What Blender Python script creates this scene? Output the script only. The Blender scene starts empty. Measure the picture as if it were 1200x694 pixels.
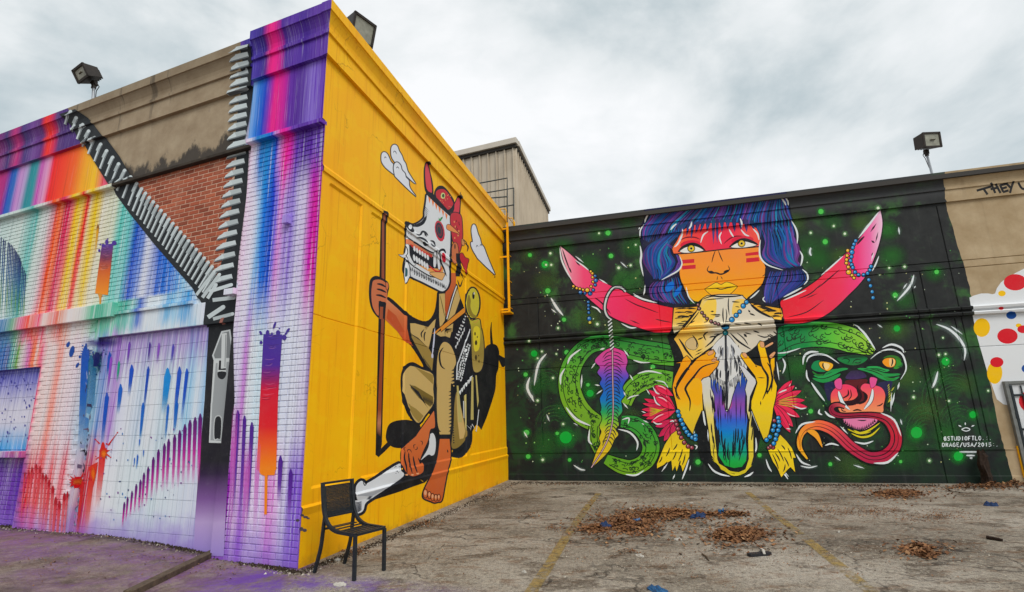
import bpy, bmesh, math, random
from mathutils import Vector, Matrix, geometry
random.seed(7)
SC = bpy.context.scene
COL = SC.collection
R = math.radians

# ------------------------------------------------------------------ camera
CAM_H = 1.5
F_PX, PITCH, ROLL = 611.67, R(13.188), R(-1.444)      # focal length for a 1200 px wide picture
YAW_Y, YAW_L = R(15.581), R(21.733)
CX, CY = 600.0, 347.0
cp, sp, cr_, sr_ = math.cos(PITCH), math.sin(PITCH), math.cos(ROLL), math.sin(ROLL)
FW = Vector((0, cp, sp)); UP0 = Vector((0, -sp, cp)); RT0 = Vector((1, 0, 0))
RT = RT0*cr_ + UP0*sr_; UP = -RT0*sr_ + UP0*cr_
EYE = Vector((0, 0, CAM_H))
cam_d = bpy.data.cameras.new('camera'); cam = bpy.data.objects.new('camera', cam_d); COL.objects.link(cam)
cam_d.sensor_width = 36; cam_d.lens = F_PX/1200*36; cam_d.clip_end = 3000; cam_d.clip_start = .05
cam.matrix_world = Matrix(((RT.x, UP.x, -FW.x, 0), (RT.y, UP.y, -FW.y, 0), (RT.z, UP.z, -FW.z, CAM_H), (0, 0, 0, 1)))
SC.camera = cam

# ------------------------------------------------------------------ sky and sun (bright overcast)
SUN_EL, SUN_AZ = R(48), R(155)          # azimuth clockwise from +Y
w = bpy.data.worlds.new('World'); SC.world = w; w.use_nodes = True
nt = w.node_tree; nt.nodes.clear()
def WN(t, **k):
    n = nt.nodes.new(t)
    for a, b in k.items(): setattr(n, a, b)
    return n
wo = WN('ShaderNodeOutputWorld'); bg = WN('ShaderNodeBackground'); bg.inputs[1].default_value = .1
sky = WN('ShaderNodeTexSky', sky_type='NISHITA', sun_disc=False, sun_elevation=SUN_EL, sun_rotation=SUN_AZ)
tc = WN('ShaderNodeTexCoord')
mpw = WN('ShaderNodeMapping'); mpw.inputs['Location'].default_value = (5.2, .6, 2.4); mpw.inputs['Scale'].default_value = (1, 1, 1.7)
nt.links.new(tc.outputs['Generated'], mpw.inputs[0])
no = WN('ShaderNodeTexNoise'); no.inputs['Scale'].default_value = 2.3; no.inputs['Detail'].default_value = 8
no.inputs['Roughness'].default_value = .55; no.inputs['Distortion'].default_value = .25
nt.links.new(mpw.outputs[0], no.inputs['Vector'])
rw = WN('ShaderNodeValToRGB'); nt.links.new(no.outputs[0], rw.inputs[0])
e = rw.color_ramp.elements
e[0].position = .37; e[0].color = (.50, .58, .61, 1); e[1].position = .64; e[1].color = (.96, .97, .98, 1)
n_ = e.new(.50); n_.color = (.78, .82, .83, 1)
sc_ = WN('ShaderNodeVectorMath', operation='SCALE'); nt.links.new(rw.outputs[0], sc_.inputs[0]); sc_.inputs['Scale'].default_value = 8.0
mixw = WN('ShaderNodeMix', data_type='RGBA'); mixw.inputs[0].default_value = .93
nt.links.new(sky.outputs[0], mixw.inputs[6]); nt.links.new(sc_.outputs[0], mixw.inputs[7])
nt.links.new(mixw.outputs[2], bg.inputs[0]); nt.links.new(bg.outputs[0], wo.inputs[0])
sd = bpy.data.lights.new('sun', 'SUN'); sd.energy = 1.5; sd.angle = R(28); sd.color = (1, .97, .92)
sun = bpy.data.objects.new('sun', sd); COL.objects.link(sun)
sdir = Vector((math.sin(SUN_AZ)*math.cos(SUN_EL), math.cos(SUN_AZ)*math.cos(SUN_EL), math.sin(SUN_EL)))
sun.rotation_euler = sdir.to_track_quat('Z', 'Y').to_euler()
sun.location = (0, -5, 20)
vs = SC.view_settings; vs.view_transform = 'Standard'; vs.look = 'None'; vs.exposure = .42; vs.gamma = 1; vs.use_curve_mapping = False
SC.cycles.transparent_max_bounces = 40
SC.cycles.max_bounces = 5; SC.cycles.diffuse_bounces = 3

# ------------------------------------------------------------------ small helpers
def lin(c, k=1.0):
    o = []
    l_ = .3*c[0]+.55*c[1]+.15*c[2]; c = [max(0, min(255, x+(x-l_)*.10)) for x in c[:3]]
    for x in c[:3]:
        x = (x/255)**1.05
        o.append(min(.95, (x/12.92 if x <= .04045 else ((x+.055)/1.055)**2.4)*k))
    return (o[0], o[1], o[2], 1.0)
def ray(x, y):
    return (FW*F_PX + RT*(x-CX) - UP*(y-CY)).normalized()
def gnd(x, y, z=0.0):
    d = ray(x, y); t = (z-CAM_H)/d.z
    return EYE + d*t
def tag(o, label=None, cat=None, group=None, kind=None):
    if label: o['label'] = label
    if cat: o['category'] = cat
    if group: o['group'] = group
    if kind: o['kind'] = kind
    return o
def link(name, me, mat=None, parent=None):
    o = bpy.data.objects.new(name, me); COL.objects.link(o)
    if mat is not None:
        for m in (mat if isinstance(mat, (list, tuple)) else [mat]): me.materials.append(m)
    if parent:
        o.parent = parent
        if parent.parent is None: o.matrix_parent_inverse = Matrix.Translation(-Vector(parent.location))
    return o
def empty(name, loc=(0, 0, 0), rz=0):
    o = bpy.data.objects.new(name, None); COL.objects.link(o); o.location = loc; o.rotation_euler = (0, 0, rz)
    o.empty_display_size = .1
    return o
def pymesh(name, v, f, smooth=False):
    me = bpy.data.meshes.new(name); me.from_pydata([tuple(p) for p in v], [], f); me.update()
    if smooth: me.polygons.foreach_set('use_smooth', [True]*len(me.polygons))
    return me
class MB:
    """collects simple solids for ONE part"""
    def __init__(s): s.v = []; s.f = []
    def box(s, c, ax, ay, az, hx, hy, hz):
        c = Vector(c); b = len(s.v)
        for i in (-1, 1):
            for j in (-1, 1):
                for k in (-1, 1): s.v.append(c + ax*(hx*i) + ay*(hy*j) + az*(hz*k))
        s.f += [[b+q for q in t] for t in ((0, 1, 3, 2), (4, 6, 7, 5), (0, 4, 5, 1), (2, 3, 7, 6), (0, 2, 6, 4), (1, 5, 7, 3))]
        return s
    def tube(s, pts, r, n=8, r2=None, flat=1.0):
        pts = [Vector(p) for p in pts]; b = len(s.v); m = len(pts)
        prev = None
        for i, p in enumerate(pts):
            t = (pts[min(i+1, m-1)]-pts[max(i-1, 0)]).normalized()
            if prev is None:
                a = t.cross(Vector((0, 0, 1)))
                if a.length < .1: a = t.cross(Vector((1, 0, 0)))
            else: a = prev - t*prev.dot(t)
            a.normalize(); prev = a; c = t.cross(a)
            rr = r if r2 is None else r+(r2-r)*i/(m-1)
            for k in range(n):
                q = 2*math.pi*(k+.5)/n
                s.v.append(p + a*(rr*math.cos(q)) + c*(rr*flat*math.sin(q)))
        for i in range(m-1):
            for k in range(n):
                k2 = (k+1) % n
                s.f.append([b+i*n+k, b+i*n+k2, b+(i+1)*n+k2, b+(i+1)*n+k])
        s.f.append([b+k for k in range(n)][::-1]); s.f.append([b+(m-1)*n+k for k in range(n)])
        return s
    def build(s, name, mat, parent=None, bevel=0, smooth=False):
        me = pymesh(name, s.v, s.f, smooth)
        bm = bmesh.new(); bm.from_mesh(me); bmesh.ops.recalc_face_normals(bm, faces=bm.faces)
        if bevel: bmesh.ops.bevel(bm, geom=list(bm.edges), offset=bevel, segments=2, affect='EDGES', profile=.6)
        bm.to_mesh(me); bm.free()
        return link(name, me, mat, parent)
X3, Y3, Z3 = Vector((1, 0, 0)), Vector((0, 1, 0)), Vector((0, 0, 1))

# ------------------------------------------------------------------ materials
class NT:
    def __init__(s, name):
        s.m = bpy.data.materials.new(name); s.m.use_nodes = True; s.t = s.m.node_tree
        s.b = s.t.nodes['Principled BSDF']; s.b.inputs['Specular IOR Level'].default_value = .3
    def n(s, ty, **k):
        n = s.t.nodes.new(ty)
        for a, b in k.items(): setattr(n, a, b)
        return n
    def l(s, a, b): s.t.links.new(a, b)
    def val(s, x, sock):
        if isinstance(x, (int, float)): sock.default_value = x
        elif isinstance(x, tuple): sock.default_value = x
        else: s.l(x, sock)
    def math(s, op, a, b=0.0, clamp=False):
        n = s.n('ShaderNodeMath', operation=op, use_clamp=clamp); s.val(a, n.inputs[0]); s.val(b, n.inputs[1]); return n.outputs[0]
    def mix(s, f, a, b, mode='MIX'):
        n = s.n('ShaderNodeMix', data_type='RGBA', blend_type=mode); s.val(f, n.inputs[0]); s.val(a, n.inputs[6]); s.val(b, n.inputs[7]); return n.outputs[2]
    def noise(s, vec, scale=1.0, detail=3, rough=.55, dist=0.0, mapping=None, loc=(0, 0, 0)):
        n = s.n('ShaderNodeTexNoise'); n.inputs['Scale'].default_value = scale; n.inputs['Detail'].default_value = detail
        n.inputs['Roughness'].default_value = rough; n.inputs['Distortion'].default_value = dist
        mp = s.n('ShaderNodeMapping'); mp.inputs['Scale'].default_value = mapping or (1, 1, 1); mp.inputs['Location'].default_value = loc
        s.l(vec, mp.inputs[0]); s.l(mp.outputs[0], n.inputs['Vector'])
        return n.outputs[0]
    def ramp(s, f, stops, interp='LINEAR'):
        n = s.n('ShaderNodeValToRGB'); r = n.color_ramp; r.interpolation = interp
        s.val(f, n.inputs[0])
        stops = sorted(stops, key=lambda q: q[0])
        while len(r.elements) > 1: r.elements.remove(r.elements[-1])
        r.elements[0].position = stops[0][0]; r.elements[0].color = stops[0][1]
        for p, c in stops[1:]: r.elements.new(p).color = c
        return n.outputs[0]
    def sstep(s, x, a, b):
        n = s.n('ShaderNodeMapRange', interpolation_type='SMOOTHSTEP'); s.val(x, n.inputs[0])
        n.inputs[1].default_value = a; n.inputs[2].default_value = b; return n.outputs[0]
    def bump(s, h, strength=.3, dist=.01, prev=None):
        n = s.n('ShaderNodeBump'); n.inputs['Strength'].default_value = strength; n.inputs['Distance'].default_value = dist
        s.val(h, n.inputs['Height'])
        if prev is not None: s.l(prev, n.inputs['Normal'])
        s.l(n.outputs[0], s.b.inputs['Normal']); return n.outputs[0]
    def pos(s):
        return s.n('ShaderNodeNewGeometry').outputs['Position']
    def col(s, c): s.val(c, s.b.inputs['Base Color'])
    def rough(s, r): s.val(r, s.b.inputs['Roughness'])
def plain(name, c, rough=.6, metal=0, var=.12, scale=8.0, bump=.15):
    """a paint or solid colour with uneven wear"""
    t = NT(name); p = t.pos(); n = t.noise(p, scale, 4); n2 = t.noise(p, scale*9, 2)
    c1 = tuple(x*(1-var) for x in c[:3])+(1,); c2 = tuple(min(.95, x*(1+var)) for x in c[:3])+(1,)
    t.col(t.ramp(n, [(.3, c1), (.7, c2)])); t.b.inputs['Metallic'].default_value = metal
    t.rough(t.math('ADD', rough-.08, t.math('MULTIPLY', n2, .16)))
    if bump: t.bump(n2, bump, .004)
    return t.m
def alb(r, g, b): return (r, g, b, 1)
# ------------------------------------------------------------------ walls as (u along, v up, h outward)
class Wall:
    def __init__(s, O, yaw_dir, N, relief, ub, vb):
        s.O = Vector(O); s.D = yaw_dir; s.N = N; s.relief = relief; s.ub = sorted(ub); s.vb = sorted(vb); s.vmax = max(vb)
    def p3(s, u, v, h=0.0): return s.O + s.D*u + Z3*v + s.N*h
    def hit(s, x, y, h):
        d = ray(x, y); t = (s.O + s.N*h - EYE).dot(s.N)/d.dot(s.N); q = EYE + d*t - s.O
        return q.dot(s.D), q.z
    def uv(s, x, y):
        u, v = s.hit(x, y, 0)
        for _ in range(4): u, v = s.hit(x, y, s.relief(u, min(v, s.vmax)))
        return u, min(v, s.vmax)
    def sheet(s, name, u0, u1, v0, v1, mat, parent, h=0.0, du=None):
        us = sorted(set([u0, u1]+[a for a in s.ub if u0 < a < u1])); vsx = sorted(set([v0, v1]+[a for a in s.vb if v0 < a < v1]))
        if du:
            n = int((u1-u0)/du); us = sorted(set(us+[u0+(u1-u0)*i/n for i in range(n)]))
        V = [s.p3(u, v, s.relief(u, v)+h) for v in vsx for u in us]; n = len(us)
        F = [[j*n+i, j*n+i+1, (j+1)*n+i+1, (j+1)*n+i] for j in range(len(vsx)-1) for i in range(n-1)]
        me = pymesh(name, V, F); bm = bmesh.new(); bm.from_mesh(me)
        for f in bm.faces:
            if f.normal.dot(s.N) < -.2: f.normal_flip()
        bm.to_mesh(me); bm.free()
        return link(name, me, mat, parent)
def prof(pts):
    def f(x):
        if x <= pts[0][0]: return pts[0][1]
        for (a, ha), (b, hb) in zip(pts, pts[1:]):
            if x <= b: return ha + (hb-ha)*(x-a)/(b-a)
        return pts[-1][1]
    return f
def groove(pts, at, w=.012, d=.010):
    """cut a V joint into a profile list"""
    f = prof(pts); h = f(at)
    pts += [(at-w/2-.002, h), (at, h-d), (at+w/2+.002, h)]
    pts.sort(); return pts

C0 = gnd(348, 667)                                  # ground point of the corner between front and yellow wall
DY = Vector((math.sin(YAW_Y), math.cos(YAW_Y), 0)); NY = Vector((math.cos(YAW_Y), -math.sin(YAW_Y), 0))
I0 = gnd(602, 563); I0 = C0 + DY*(I0-C0).dot(DY)    # inner corner
DB = Vector((math.cos(YAW_Y), -math.sin(YAW_Y), 0)); NB = -DY
DL = Vector((math.cos(YAW_L), -math.sin(YAW_L), 0)); NL = Vector((-math.sin(YAW_L), -math.cos(YAW_L), 0))
LEN_Y = (I0-C0).dot(DY)

def cornice(v0, vt):
    """frieze, bead, cove and fillet above v0, top at vt"""
    k = (vt-v0)/.83
    pr = [(0, 0), (.006, .075), (.335, .075), (.345, .115), (.40, .12), (.41, .08), (.46, .082), (.52, .095), (.58, .125), (.63, .155), (.66, .18), (.668, .205), (.83, .21)]
    return [(v0+a*k, b*.68) for a, b in pr]

# yellow wall -------------------------------------------------------
VY = [(-.05, .012), (.52, .014), (.60, .03), (.625, 0)] + cornice(6.21, 6.94)
for g in (2.76,): groove(VY, g)
VY += [(4.60, 0), (4.606, .022), (4.66, .022), (4.70, 0)]; VY.sort()
fVY = prof(VY)
UY = [-.02]
def UYr(px, py):                                    # temporary flat wall to read u positions
    d = ray(px, py); t = (C0-EYE).dot(NY)/d.dot(NY); q = EYE+d*t-C0; return q.dot(DY), q.z
pan = [UYr(388, 300)[0]+.02, UYr(396, 300)[0], UYr(424, 300)[0], UYr(431, 300)[0]]
vert_y = [UYr(414, 150)[0]]
panels_y = [(.16, .95), (1.18, 2.35), (2.55, 5.1), (5.3, 8.0)]
def rel_y(u, v):
    h = fVY(v)
    if .78 < v < 4.52:
        g = min(1, (v-.78)/.03, (4.52-v)/.03)
        k = 0
        for a, b in panels_y:
            if a < u < b: k = min(1, (u-a)/.03, (b-u)/.03)
        h -= .022*g*k
    for a in vert_y:
        if 4.72 < v < 6.2 and abs(u-a) < .008: h -= .010*(1-abs(u-a)/.008)
    return h
UB = [-.02, LEN_Y]
for a, b in panels_y: UB += [a, a+.03, b-.03, b]
for a in vert_y: UB += [a-.008, a, a+.008]
WY = Wall(C0, DY, NY, rel_y, UB, [a for a, _ in VY]+[.78, .81, 4.49, 4.52, 4.72, 6.2])

# black wall --------------------------------------------------------
VTB = 6.63
VB = [(-.05, .02), (.14, .02), (.16, .012), (.62, .012), (.66, .03), (.665, 0),
      (3.38, 0), (3.395, .075), (3.44, .09), (3.46, .075), (3.475, .015), (3.50, .015), (3.515, .075), (3.56, .09), (3.58, .07), (3.60, 0)] + cornice(5.95, VTB)
for g in (2.72, 4.44, 4.60): groove(VB, g, .022, .022)
fVB = prof(VB)
def UBr(px, py):
    d = ray(px, py); t = (I0-EYE).dot(NB)/d.dot(NB); q = EYE+d*t-I0; return q.dot(DB), q.z
joint_b = [(UBr(634, 460)[0], .8, 4.6), (UBr(773, 370)[0], .67, 4.6), (UBr(912, 350)[0], .67, 4.6), (UBr(1081, 335)[0], .67, 4.44), (UBr(1068, 335)[0], .8, 4.3),
           (UBr(1086, 450)[0], -.05, 3.37), (UBr(1117, 330)[0], .67, 5.9), (UBr(1140, 470)[0], .8, 3.37)]
def rel_b(u, v):
    h = fVB(v)
    for a, lo, hi in joint_b:
        if lo < v < hi and abs(u-a) < .014: h -= .018*(1-abs(u-a)/.014)*min(1, (v-lo)/.02, (hi-v)/.02)
    return h
UBB = [0, 15]
vbb = [a for a, _ in VB]
for a, lo, hi in joint_b: UBB += [a-.014, a, a+.014]; vbb += [lo, lo+.02, hi-.02, hi]
WB = Wall(I0, DB, NB, rel_b, UBB, vbb)

# front wall --------------------------------------------------------
# plane h=0 is the face of the main brickwork; the corner pier stands .10 proud and carries the building corner
PIER = .10
L0 = C0 - NL*PIER
def ULr(px, py, h=0.0):
    d = ray(px, py); t = (L0+NL*h-EYE).dot(NL)/d.dot(NL); q = EYE+d*t-L0; return q.dot(DL), q.z
U_P = ULr(291, 200, PIER)[0]                         # left edge of the pier
U_END = -9.6
V_LED = ULr(150, 213)[1]                             # underside of the beige fascia
V_LIN0, V_LIN1 = ULr(180, 388)[1], ULr(180, 361)[1]  # concrete lintel
U_O0, U_O1 = ULr(115, 395)[0], U_P                   # blocked-up opening
U_W1 = ULr(47, 430)[0]; V_W1 = ULr(20, 432)[1]; V_SILL = ULr(10, 529)[1]
V_ML0, V_ML1 = ULr(70, 381)[1], ULr(70, 366)[1]      # mid ledge
U_ML1 = ULr(137.5, 366)[0]
VTL, VFL = 6.94, 6.21
corn_l = cornice(VFL, VTL)
fCL = prof([(-1, 0), (VFL-.001, 0)]+corn_l)
REC = .05
FAS = .06
def rel_l(u, v):
    kp = max(0, min(1, (u-(U_P-.004))/.004))
    h = PIER*kp
    if v > V_LED: h += FAS*min(1, (v-V_LED)/.005)
    if v > VFL-.001: h += fCL(v)
    if U_O0 < u < U_O1+.001 and v < V_LIN0:
        h -= REC*min(1, (u-U_O0)/.004, (V_LIN0-v)/.004)*(1-kp)
    elif u < U_W1 and v < V_W1: h -= .09*min(1, (U_W1-u)/.004, (V_W1-v)/.004)
    return h
WL = Wall(L0, DL, NL, rel_l, [U_END, U_W1-.004, U_W1, U_O0, U_O0+.004, U_P-.004, U_P, 0],
          [-.05, V_W1-.004, V_W1, V_LIN0-.004, V_LIN0, V_LED, V_LED+.005, VFL-.001]+[a for a, _ in corn_l])
print('u_p', U_P, 'led', V_LED, 'lin', V_LIN0, V_LIN1, 'open', U_O0, 'win', U_W1, V_W1, V_SILL, 'ml', V_ML0, V_ML1, U_ML1, 'LENY', LEN_Y)
# ------------------------------------------------------------------ paint laid on a wall: flat shapes draped over its relief
def crop(x0, y0, s):
    return lambda pts: [((p[0]/s+x0), (p[1]/s+y0)) + tuple(p[2:]) for p in pts]
def smooth(pts, closed=True, n=5):
    """Catmull-Rom; a third value of 1 marks a sharp corner"""
    m = len(pts); out = []
    rng = range(m) if closed else range(m-1)
    for i in rng:
        p1, p2 = pts[i], pts[(i+1) % m]
        p0 = pts[(i-1) % m] if (closed or i > 0) else p1
        p3 = pts[(i+2) % m] if (closed or i+2 < m) else p2
        c1 = len(p1) > 2 and p1[2] == 1; c2 = len(p2) > 2 and p2[2] == 1
        t1 = (0, 0) if c1 else ((p2[0]-p0[0])*.5, (p2[1]-p0[1])*.5)
        t2 = (0, 0) if c2 else ((p3[0]-p1[0])*.5, (p3[1]-p1[1])*.5)
        if c1 and c2: out.append((p1[0], p1[1])); continue
        for k in range(n):
            t = k/n; a = 2*t**3-3*t**2+1; b = t**3-2*t**2+t; c = -2*t**3+3*t**2; d = t**3-t**2
            out.append((a*p1[0]+b*t1[0]+c*p2[0]+d*t2[0], a*p1[1]+b*t1[1]+c*p2[1]+d*t2[1]))
    if not closed: out.append((pts[-1][0], pts[-1][1]))
    return out
def G(stops, axis='y'):
    """colour gradient along image x or y, stops = [(px, (r,g,b[,alpha]))]"""
    stops = sorted(stops, key=lambda s: s[0])
    return ('y' if axis == 'y' else 'x', stops)
def gcol(g, x, y):
    ax, st = g; t = y if ax == 'y' else x
    if t <= st[0][0]: return st[0][1]
    for (a, ca), (b, cb_) in zip(st, st[1:]):
        if t <= b:
            k = (t-a)/(b-a) if b > a else 0
            return tuple(p+(q-p)*k for p, q in zip(ca, cb_))
    return st[-1][1]
def clip(poly, ax, t, keep_low):
    i = 0 if ax == 'x' else 1; out = []
    for k in range(len(poly)):
        a, b = poly[k-1], poly[k]
        ia = (a[i] <= t) == keep_low; ib = (b[i] <= t) == keep_low
        if ia != ib:
            q = (t-a[i])/(b[i]-a[i]); out.append((a[0]+(b[0]-a[0])*q, a[1]+(b[1]-a[1])*q))
        if ib: out.append(b)
    return out
def paint_material(name, soft):
    t = NT(name); p = t.pos()
    at = t.n('ShaderNodeAttribute', attribute_name='tint')
    g = t.noise(p, 45, 3, .65); n = t.noise(p, 2.5, 5, .65); n2 = t.noise(p, 14, 4, .7)
    c = t.mix(t.math('MULTIPLY', t.sstep(n, .4, .75), .05), at.outputs['Color'], (.30, .29, .27, 1))
    c = t.mix(t.math('MULTIPLY', t.sstep(n2, .55, .8), .05), c, (.6, .6, .58, 1))
    t.col(c); t.rough(t.math('ADD', .55, t.math('MULTIPLY', g, .22))); t.bump(g, .3, .003); t.b.inputs['Specular IOR Level'].default_value = .18
    if soft:
        al = t.math('MULTIPLY', at.outputs['Alpha'], t.math('ADD', .72, t.math('MULTIPLY', n2, .55)), True)
        t.val(al, t.b.inputs['Alpha'])
    return t.m
M_PAINT = paint_material('wall_paint', False); M_SPRAY = paint_material('spray_mist', True)
STEP = 7e-5
STACK = {}
def stack_layer(wall, x0, y0, x1, y1):
    """lowest layer that clears every earlier shape it overlaps on this wall"""
    st = STACK.setdefault(id(wall), {}); top = 0; cells = [(i, j) for i in range(int(x0//24), int(x1//24)+1) for j in range(int(y0//24), int(y1//24)+1)]
    seen = set()
    for c in cells:
        for k, (a, b, p, q, l) in st.get(c, {}).items():
            if k not in seen:
                seen.add(k)
                if a < x1 and p > x0 and b < y1 and q > y0 and l > top: top = l
    key = STACK['n'] = STACK.get('n', 0)+1
    for c in cells: st.setdefault(c, {})[key] = (x0, y0, x1, y1, top+1)
    return top+1
class Paint:
    def __init__(s, wall, parent, base=.0015): s.w = wall; s.parent = parent; s.base = base; s.items = []; s.layer = 0; s.minx = -60
    def _add(s, pts, col, soft=False):
        """pts in photo pixels"""
        pts = [(p[0], p[1]) for p in pts]
        s.layer += 1
        tris = geometry.tessellate_polygon([[Vector((x, y, 0)) for x, y in pts]])
        polys = [[pts[i] for i in t] for t in tris]
        if isinstance(col, tuple) and len(col) == 2 and col[0] in 'xy':
            ax, st = col
            for t, _ in st[1:-1]:
                nx = []
                for q in polys:
                    for low in (True, False):
                        r = clip(q, ax, t, low)
                        if len(r) >= 3: nx.append(r)
                polys = nx
        s.items.append((polys, col, s.layer, soft))
    def fill(s, pts, col, sm=True, line=0, lc=(22, 24, 28), soft=False, n=4):
        q = smooth(pts, True, n) if sm else pts
        if line: s.line(pts, line, lc, closed=True, taper=False, sm=sm)
        s._add(q, col, soft)
    def line(s, pts, wd, col, closed=False, taper=True, sm=True, soft=False, n=4):
        q = smooth(pts, closed, n) if (sm and len(pts) > 2) else [(p[0], p[1]) for p in pts]
        if closed: q = q+[q[0]]
        if not closed and len(q) == 2: q = [q[0], ((q[0][0]+q[1][0])/2, (q[0][1]+q[1][1])/2), q[1]]
        m = len(q); L, Rr = [], []
        for i, p in enumerate(q):
            if closed: a, b = q[(i-1) % (m-1)], q[(i+1) % (m-1)]
            else: a, b = q[max(0, i-1)], q[min(m-1, i+1)]
            dx, dy = b[0]-a[0], b[1]-a[1]; ln = math.hypot(dx, dy) or 1
            t = i/(m-1)
            k = 1.0
            if taper == 'end': k = 1-.85*t
            elif taper == 'start': k = .15+.85*t
            elif taper: k = .12+.88*math.sin(math.pi*t)**.7
            h = wd*k/2
            L.append((p[0]-dy/ln*h, p[1]+dx/ln*h)); Rr.append((p[0]+dy/ln*h, p[1]-dx/ln*h))
        s.layer += 1
        polys = [[L[i], L[i+1], Rr[i+1], Rr[i]] for i in range(m-1)]
        s.items.append((polys, col, s.layer, soft))
    def dot(s, x, y, r, col, ry=None, line=0, lc=(20, 22, 26), soft=False, rot=0, n=14):
        ry = ry or r; c_, s_ = math.cos(rot), math.sin(rot)
        f = lambda a, b: [(x+a*math.cos(k*6.2832/n)*c_-b*math.sin(k*6.2832/n)*s_, y+a*math.cos(k*6.2832/n)*s_+b*math.sin(k*6.2832/n)*c_) for k in range(n)]
        if line: s._add(f(r+line, ry+line), lc)
        s._add(f(r, ry), col, soft)
    def glow(s, x, y, r, col, a=.6, ry=None, n=16, rot=0):
        """soft spray spot: opaque centre fading to nothing"""
        ry = ry or r; s.layer += 1; c_, s_ = math.cos(rot), math.sin(rot)
        ring = lambda k: [(x+r*k*math.cos(i*6.2832/n)*c_-ry*k*math.sin(i*6.2832/n)*s_, y+r*k*math.cos(i*6.2832/n)*s_+ry*k*math.sin(i*6.2832/n)*c_) for i in range(n)]
        fa = lambda k: a*(1-k*k)**2
        ks = [0, .25, .5, .75, 1]; rg = [ring(k) for k in ks]; polys = []; cols = []
        for j in range(len(ks)-1):
            for i in range(n):
                i2 = (i+1) % n
                if j == 0: polys.append([(x, y), rg[1][i], rg[1][i2]]); cols.append([fa(0), fa(.25), fa(.25)])
                else: polys.append([rg[j][i], rg[j+1][i], rg[j+1][i2], rg[j][i2]]); cols.append([fa(ks[j]), fa(ks[j+1]), fa(ks[j+1]), fa(ks[j])])
        s.items.append((polys, ('A', col, cols), s.layer, True))
    def softline(s, pts, wd, col, a=.7, n=4, ends=True):
        """airbrushed stroke: opaque along the middle, transparent at the sides"""
        q = smooth(pts, False, n) if len(pts) > 2 else [pts[0][:2], ((pts[0][0]+pts[1][0])/2, (pts[0][1]+pts[1][1])/2), pts[1][:2]]
        m = len(q); rows = []
        for i, p in enumerate(q):
            a_, b_ = q[max(0, i-1)], q[min(m-1, i+1)]; dx, dy = b_[0]-a_[0], b_[1]-a_[1]; ln = math.hypot(dx, dy) or 1
            rows.append([(p[0]-dy/ln*wd/2*k, p[1]+dx/ln*wd/2*k) for k in (-1, -.45, 0, .45, 1)])
        s.layer += 1; polys = []; cols = []
        pr = [0, .55, 1, .55, 0]
        for i in range(m-1):
            e0 = math.sin(math.pi*i/(m-1))**.6 if ends else 1; e1 = math.sin(math.pi*(i+1)/(m-1))**.6 if ends else 1
            if ends == 'tail': e0 = 1-i/(m-1); e1 = 1-(i+1)/(m-1)
            for k in range(4):
                polys.append([rows[i][k], rows[i][k+1], rows[i+1][k+1], rows[i+1][k]]); cols.append([a*pr[k]*e0, a*pr[k+1]*e0, a*pr[k+1]*e1, a*pr[k]*e1])
        s.items.append((polys, ('A', col, cols), s.layer, True))
    def drip(s, x, y, wd, ln, stops, lean=0.0, cap=True):
        """vertical run of paint: rounded head, sides straight, colour and alpha given along its length"""
        n = 6; s.layer += 1
        head = [(x+wd/2*math.cos(math.pi*k/n)*(1 if k in (0, n) else .8), y+wd/2-wd/2*math.sin(math.pi*k/n)**1.6*2.6) for k in range(n+1)] if cap else [(x+wd/2, y), (x-wd/2, y)]
        m = 8
        left = [(x-wd/2*(1-.35*j/m)+lean*j/m, y+wd/2+ln*j/m) for j in range(1, m+1)]; right = [(x+wd/2*(1-.35*j/m)+lean*j/m, y+wd/2+ln*j/m) for j in range(m, 0, -1)]
        rows = [(head[-1], head[0])]+[(left[j], right[m-1-j]) for j in range(m)]
        def cc(j):
            t = j/m
            return gcol(('y', stops), 0, t)
        polys = [head]; vc = [[cc(0)]*len(head)]
        for j in range(m):
            polys.append([rows[j][0], rows[j+1][0], rows[j+1][1], rows[j][1]]); vc.append([cc(j), cc(j+1), cc(j+1), cc(j)])
        s.items.append((polys, ('V', vc), s.layer, True))
    def build(s, name, label=None):
        bm = bmesh.new(); tl = bm.verts.layers.float_color.new('tint')
        w = s.w
        for polys, col, layer, soft in s.items:
            fx = [p[0] for q in polys for p in q]; fy = [p[1] for q in polys for p in q]
            z = s.base+stack_layer(w, min(fx), min(fy), max(fx), max(fy))*STEP
            for pi, poly in enumerate(polys):
                vs_ = []
                for vi, (x, y) in enumerate(poly):
                    u, v = w.uv(x, y)
                    bv = bm.verts.new((u, v, z))
                    if col[0] == 'A': c = lin(col[1]); c = (c[0], c[1], c[2], col[2][pi][vi])
                    elif col[0] == 'V': k = col[1][pi][vi]; c = lin(k); c = (c[0], c[1], c[2], k[3] if len(k) > 3 else 1)
                    elif col[0] in ('x', 'y'): k = gcol(col, x, y); c = lin(k); c = (c[0], c[1], c[2], k[3] if len(k) > 3 else 1)
                    else: c = lin(col); c = (c[0], c[1], c[2], col[3] if len(col) > 3 else 1)
                    bv[tl] = c; vs_.append(bv)
                try:
                    f = bm.faces.new(vs_); f.material_index = 1 if soft else 0
                except ValueError: pass
        if not bm.verts: bm.free(); return None
        us = [q.co.x for q in bm.verts]; vv = [q.co.y for q in bm.verts]
        for a in w.ub:
            if min(us) < a < max(us): bmesh.ops.bisect_plane(bm, geom=bm.verts[:]+bm.edges[:]+bm.faces[:], dist=1e-6, plane_co=(a, 0, 0), plane_no=(1, 0, 0))
        for a in w.vb:
            if min(vv) < a < max(vv): bmesh.ops.bisect_plane(bm, geom=bm.verts[:]+bm.edges[:]+bm.faces[:], dist=1e-6, plane_co=(0, a, 0), plane_no=(0, 1, 0))
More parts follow.
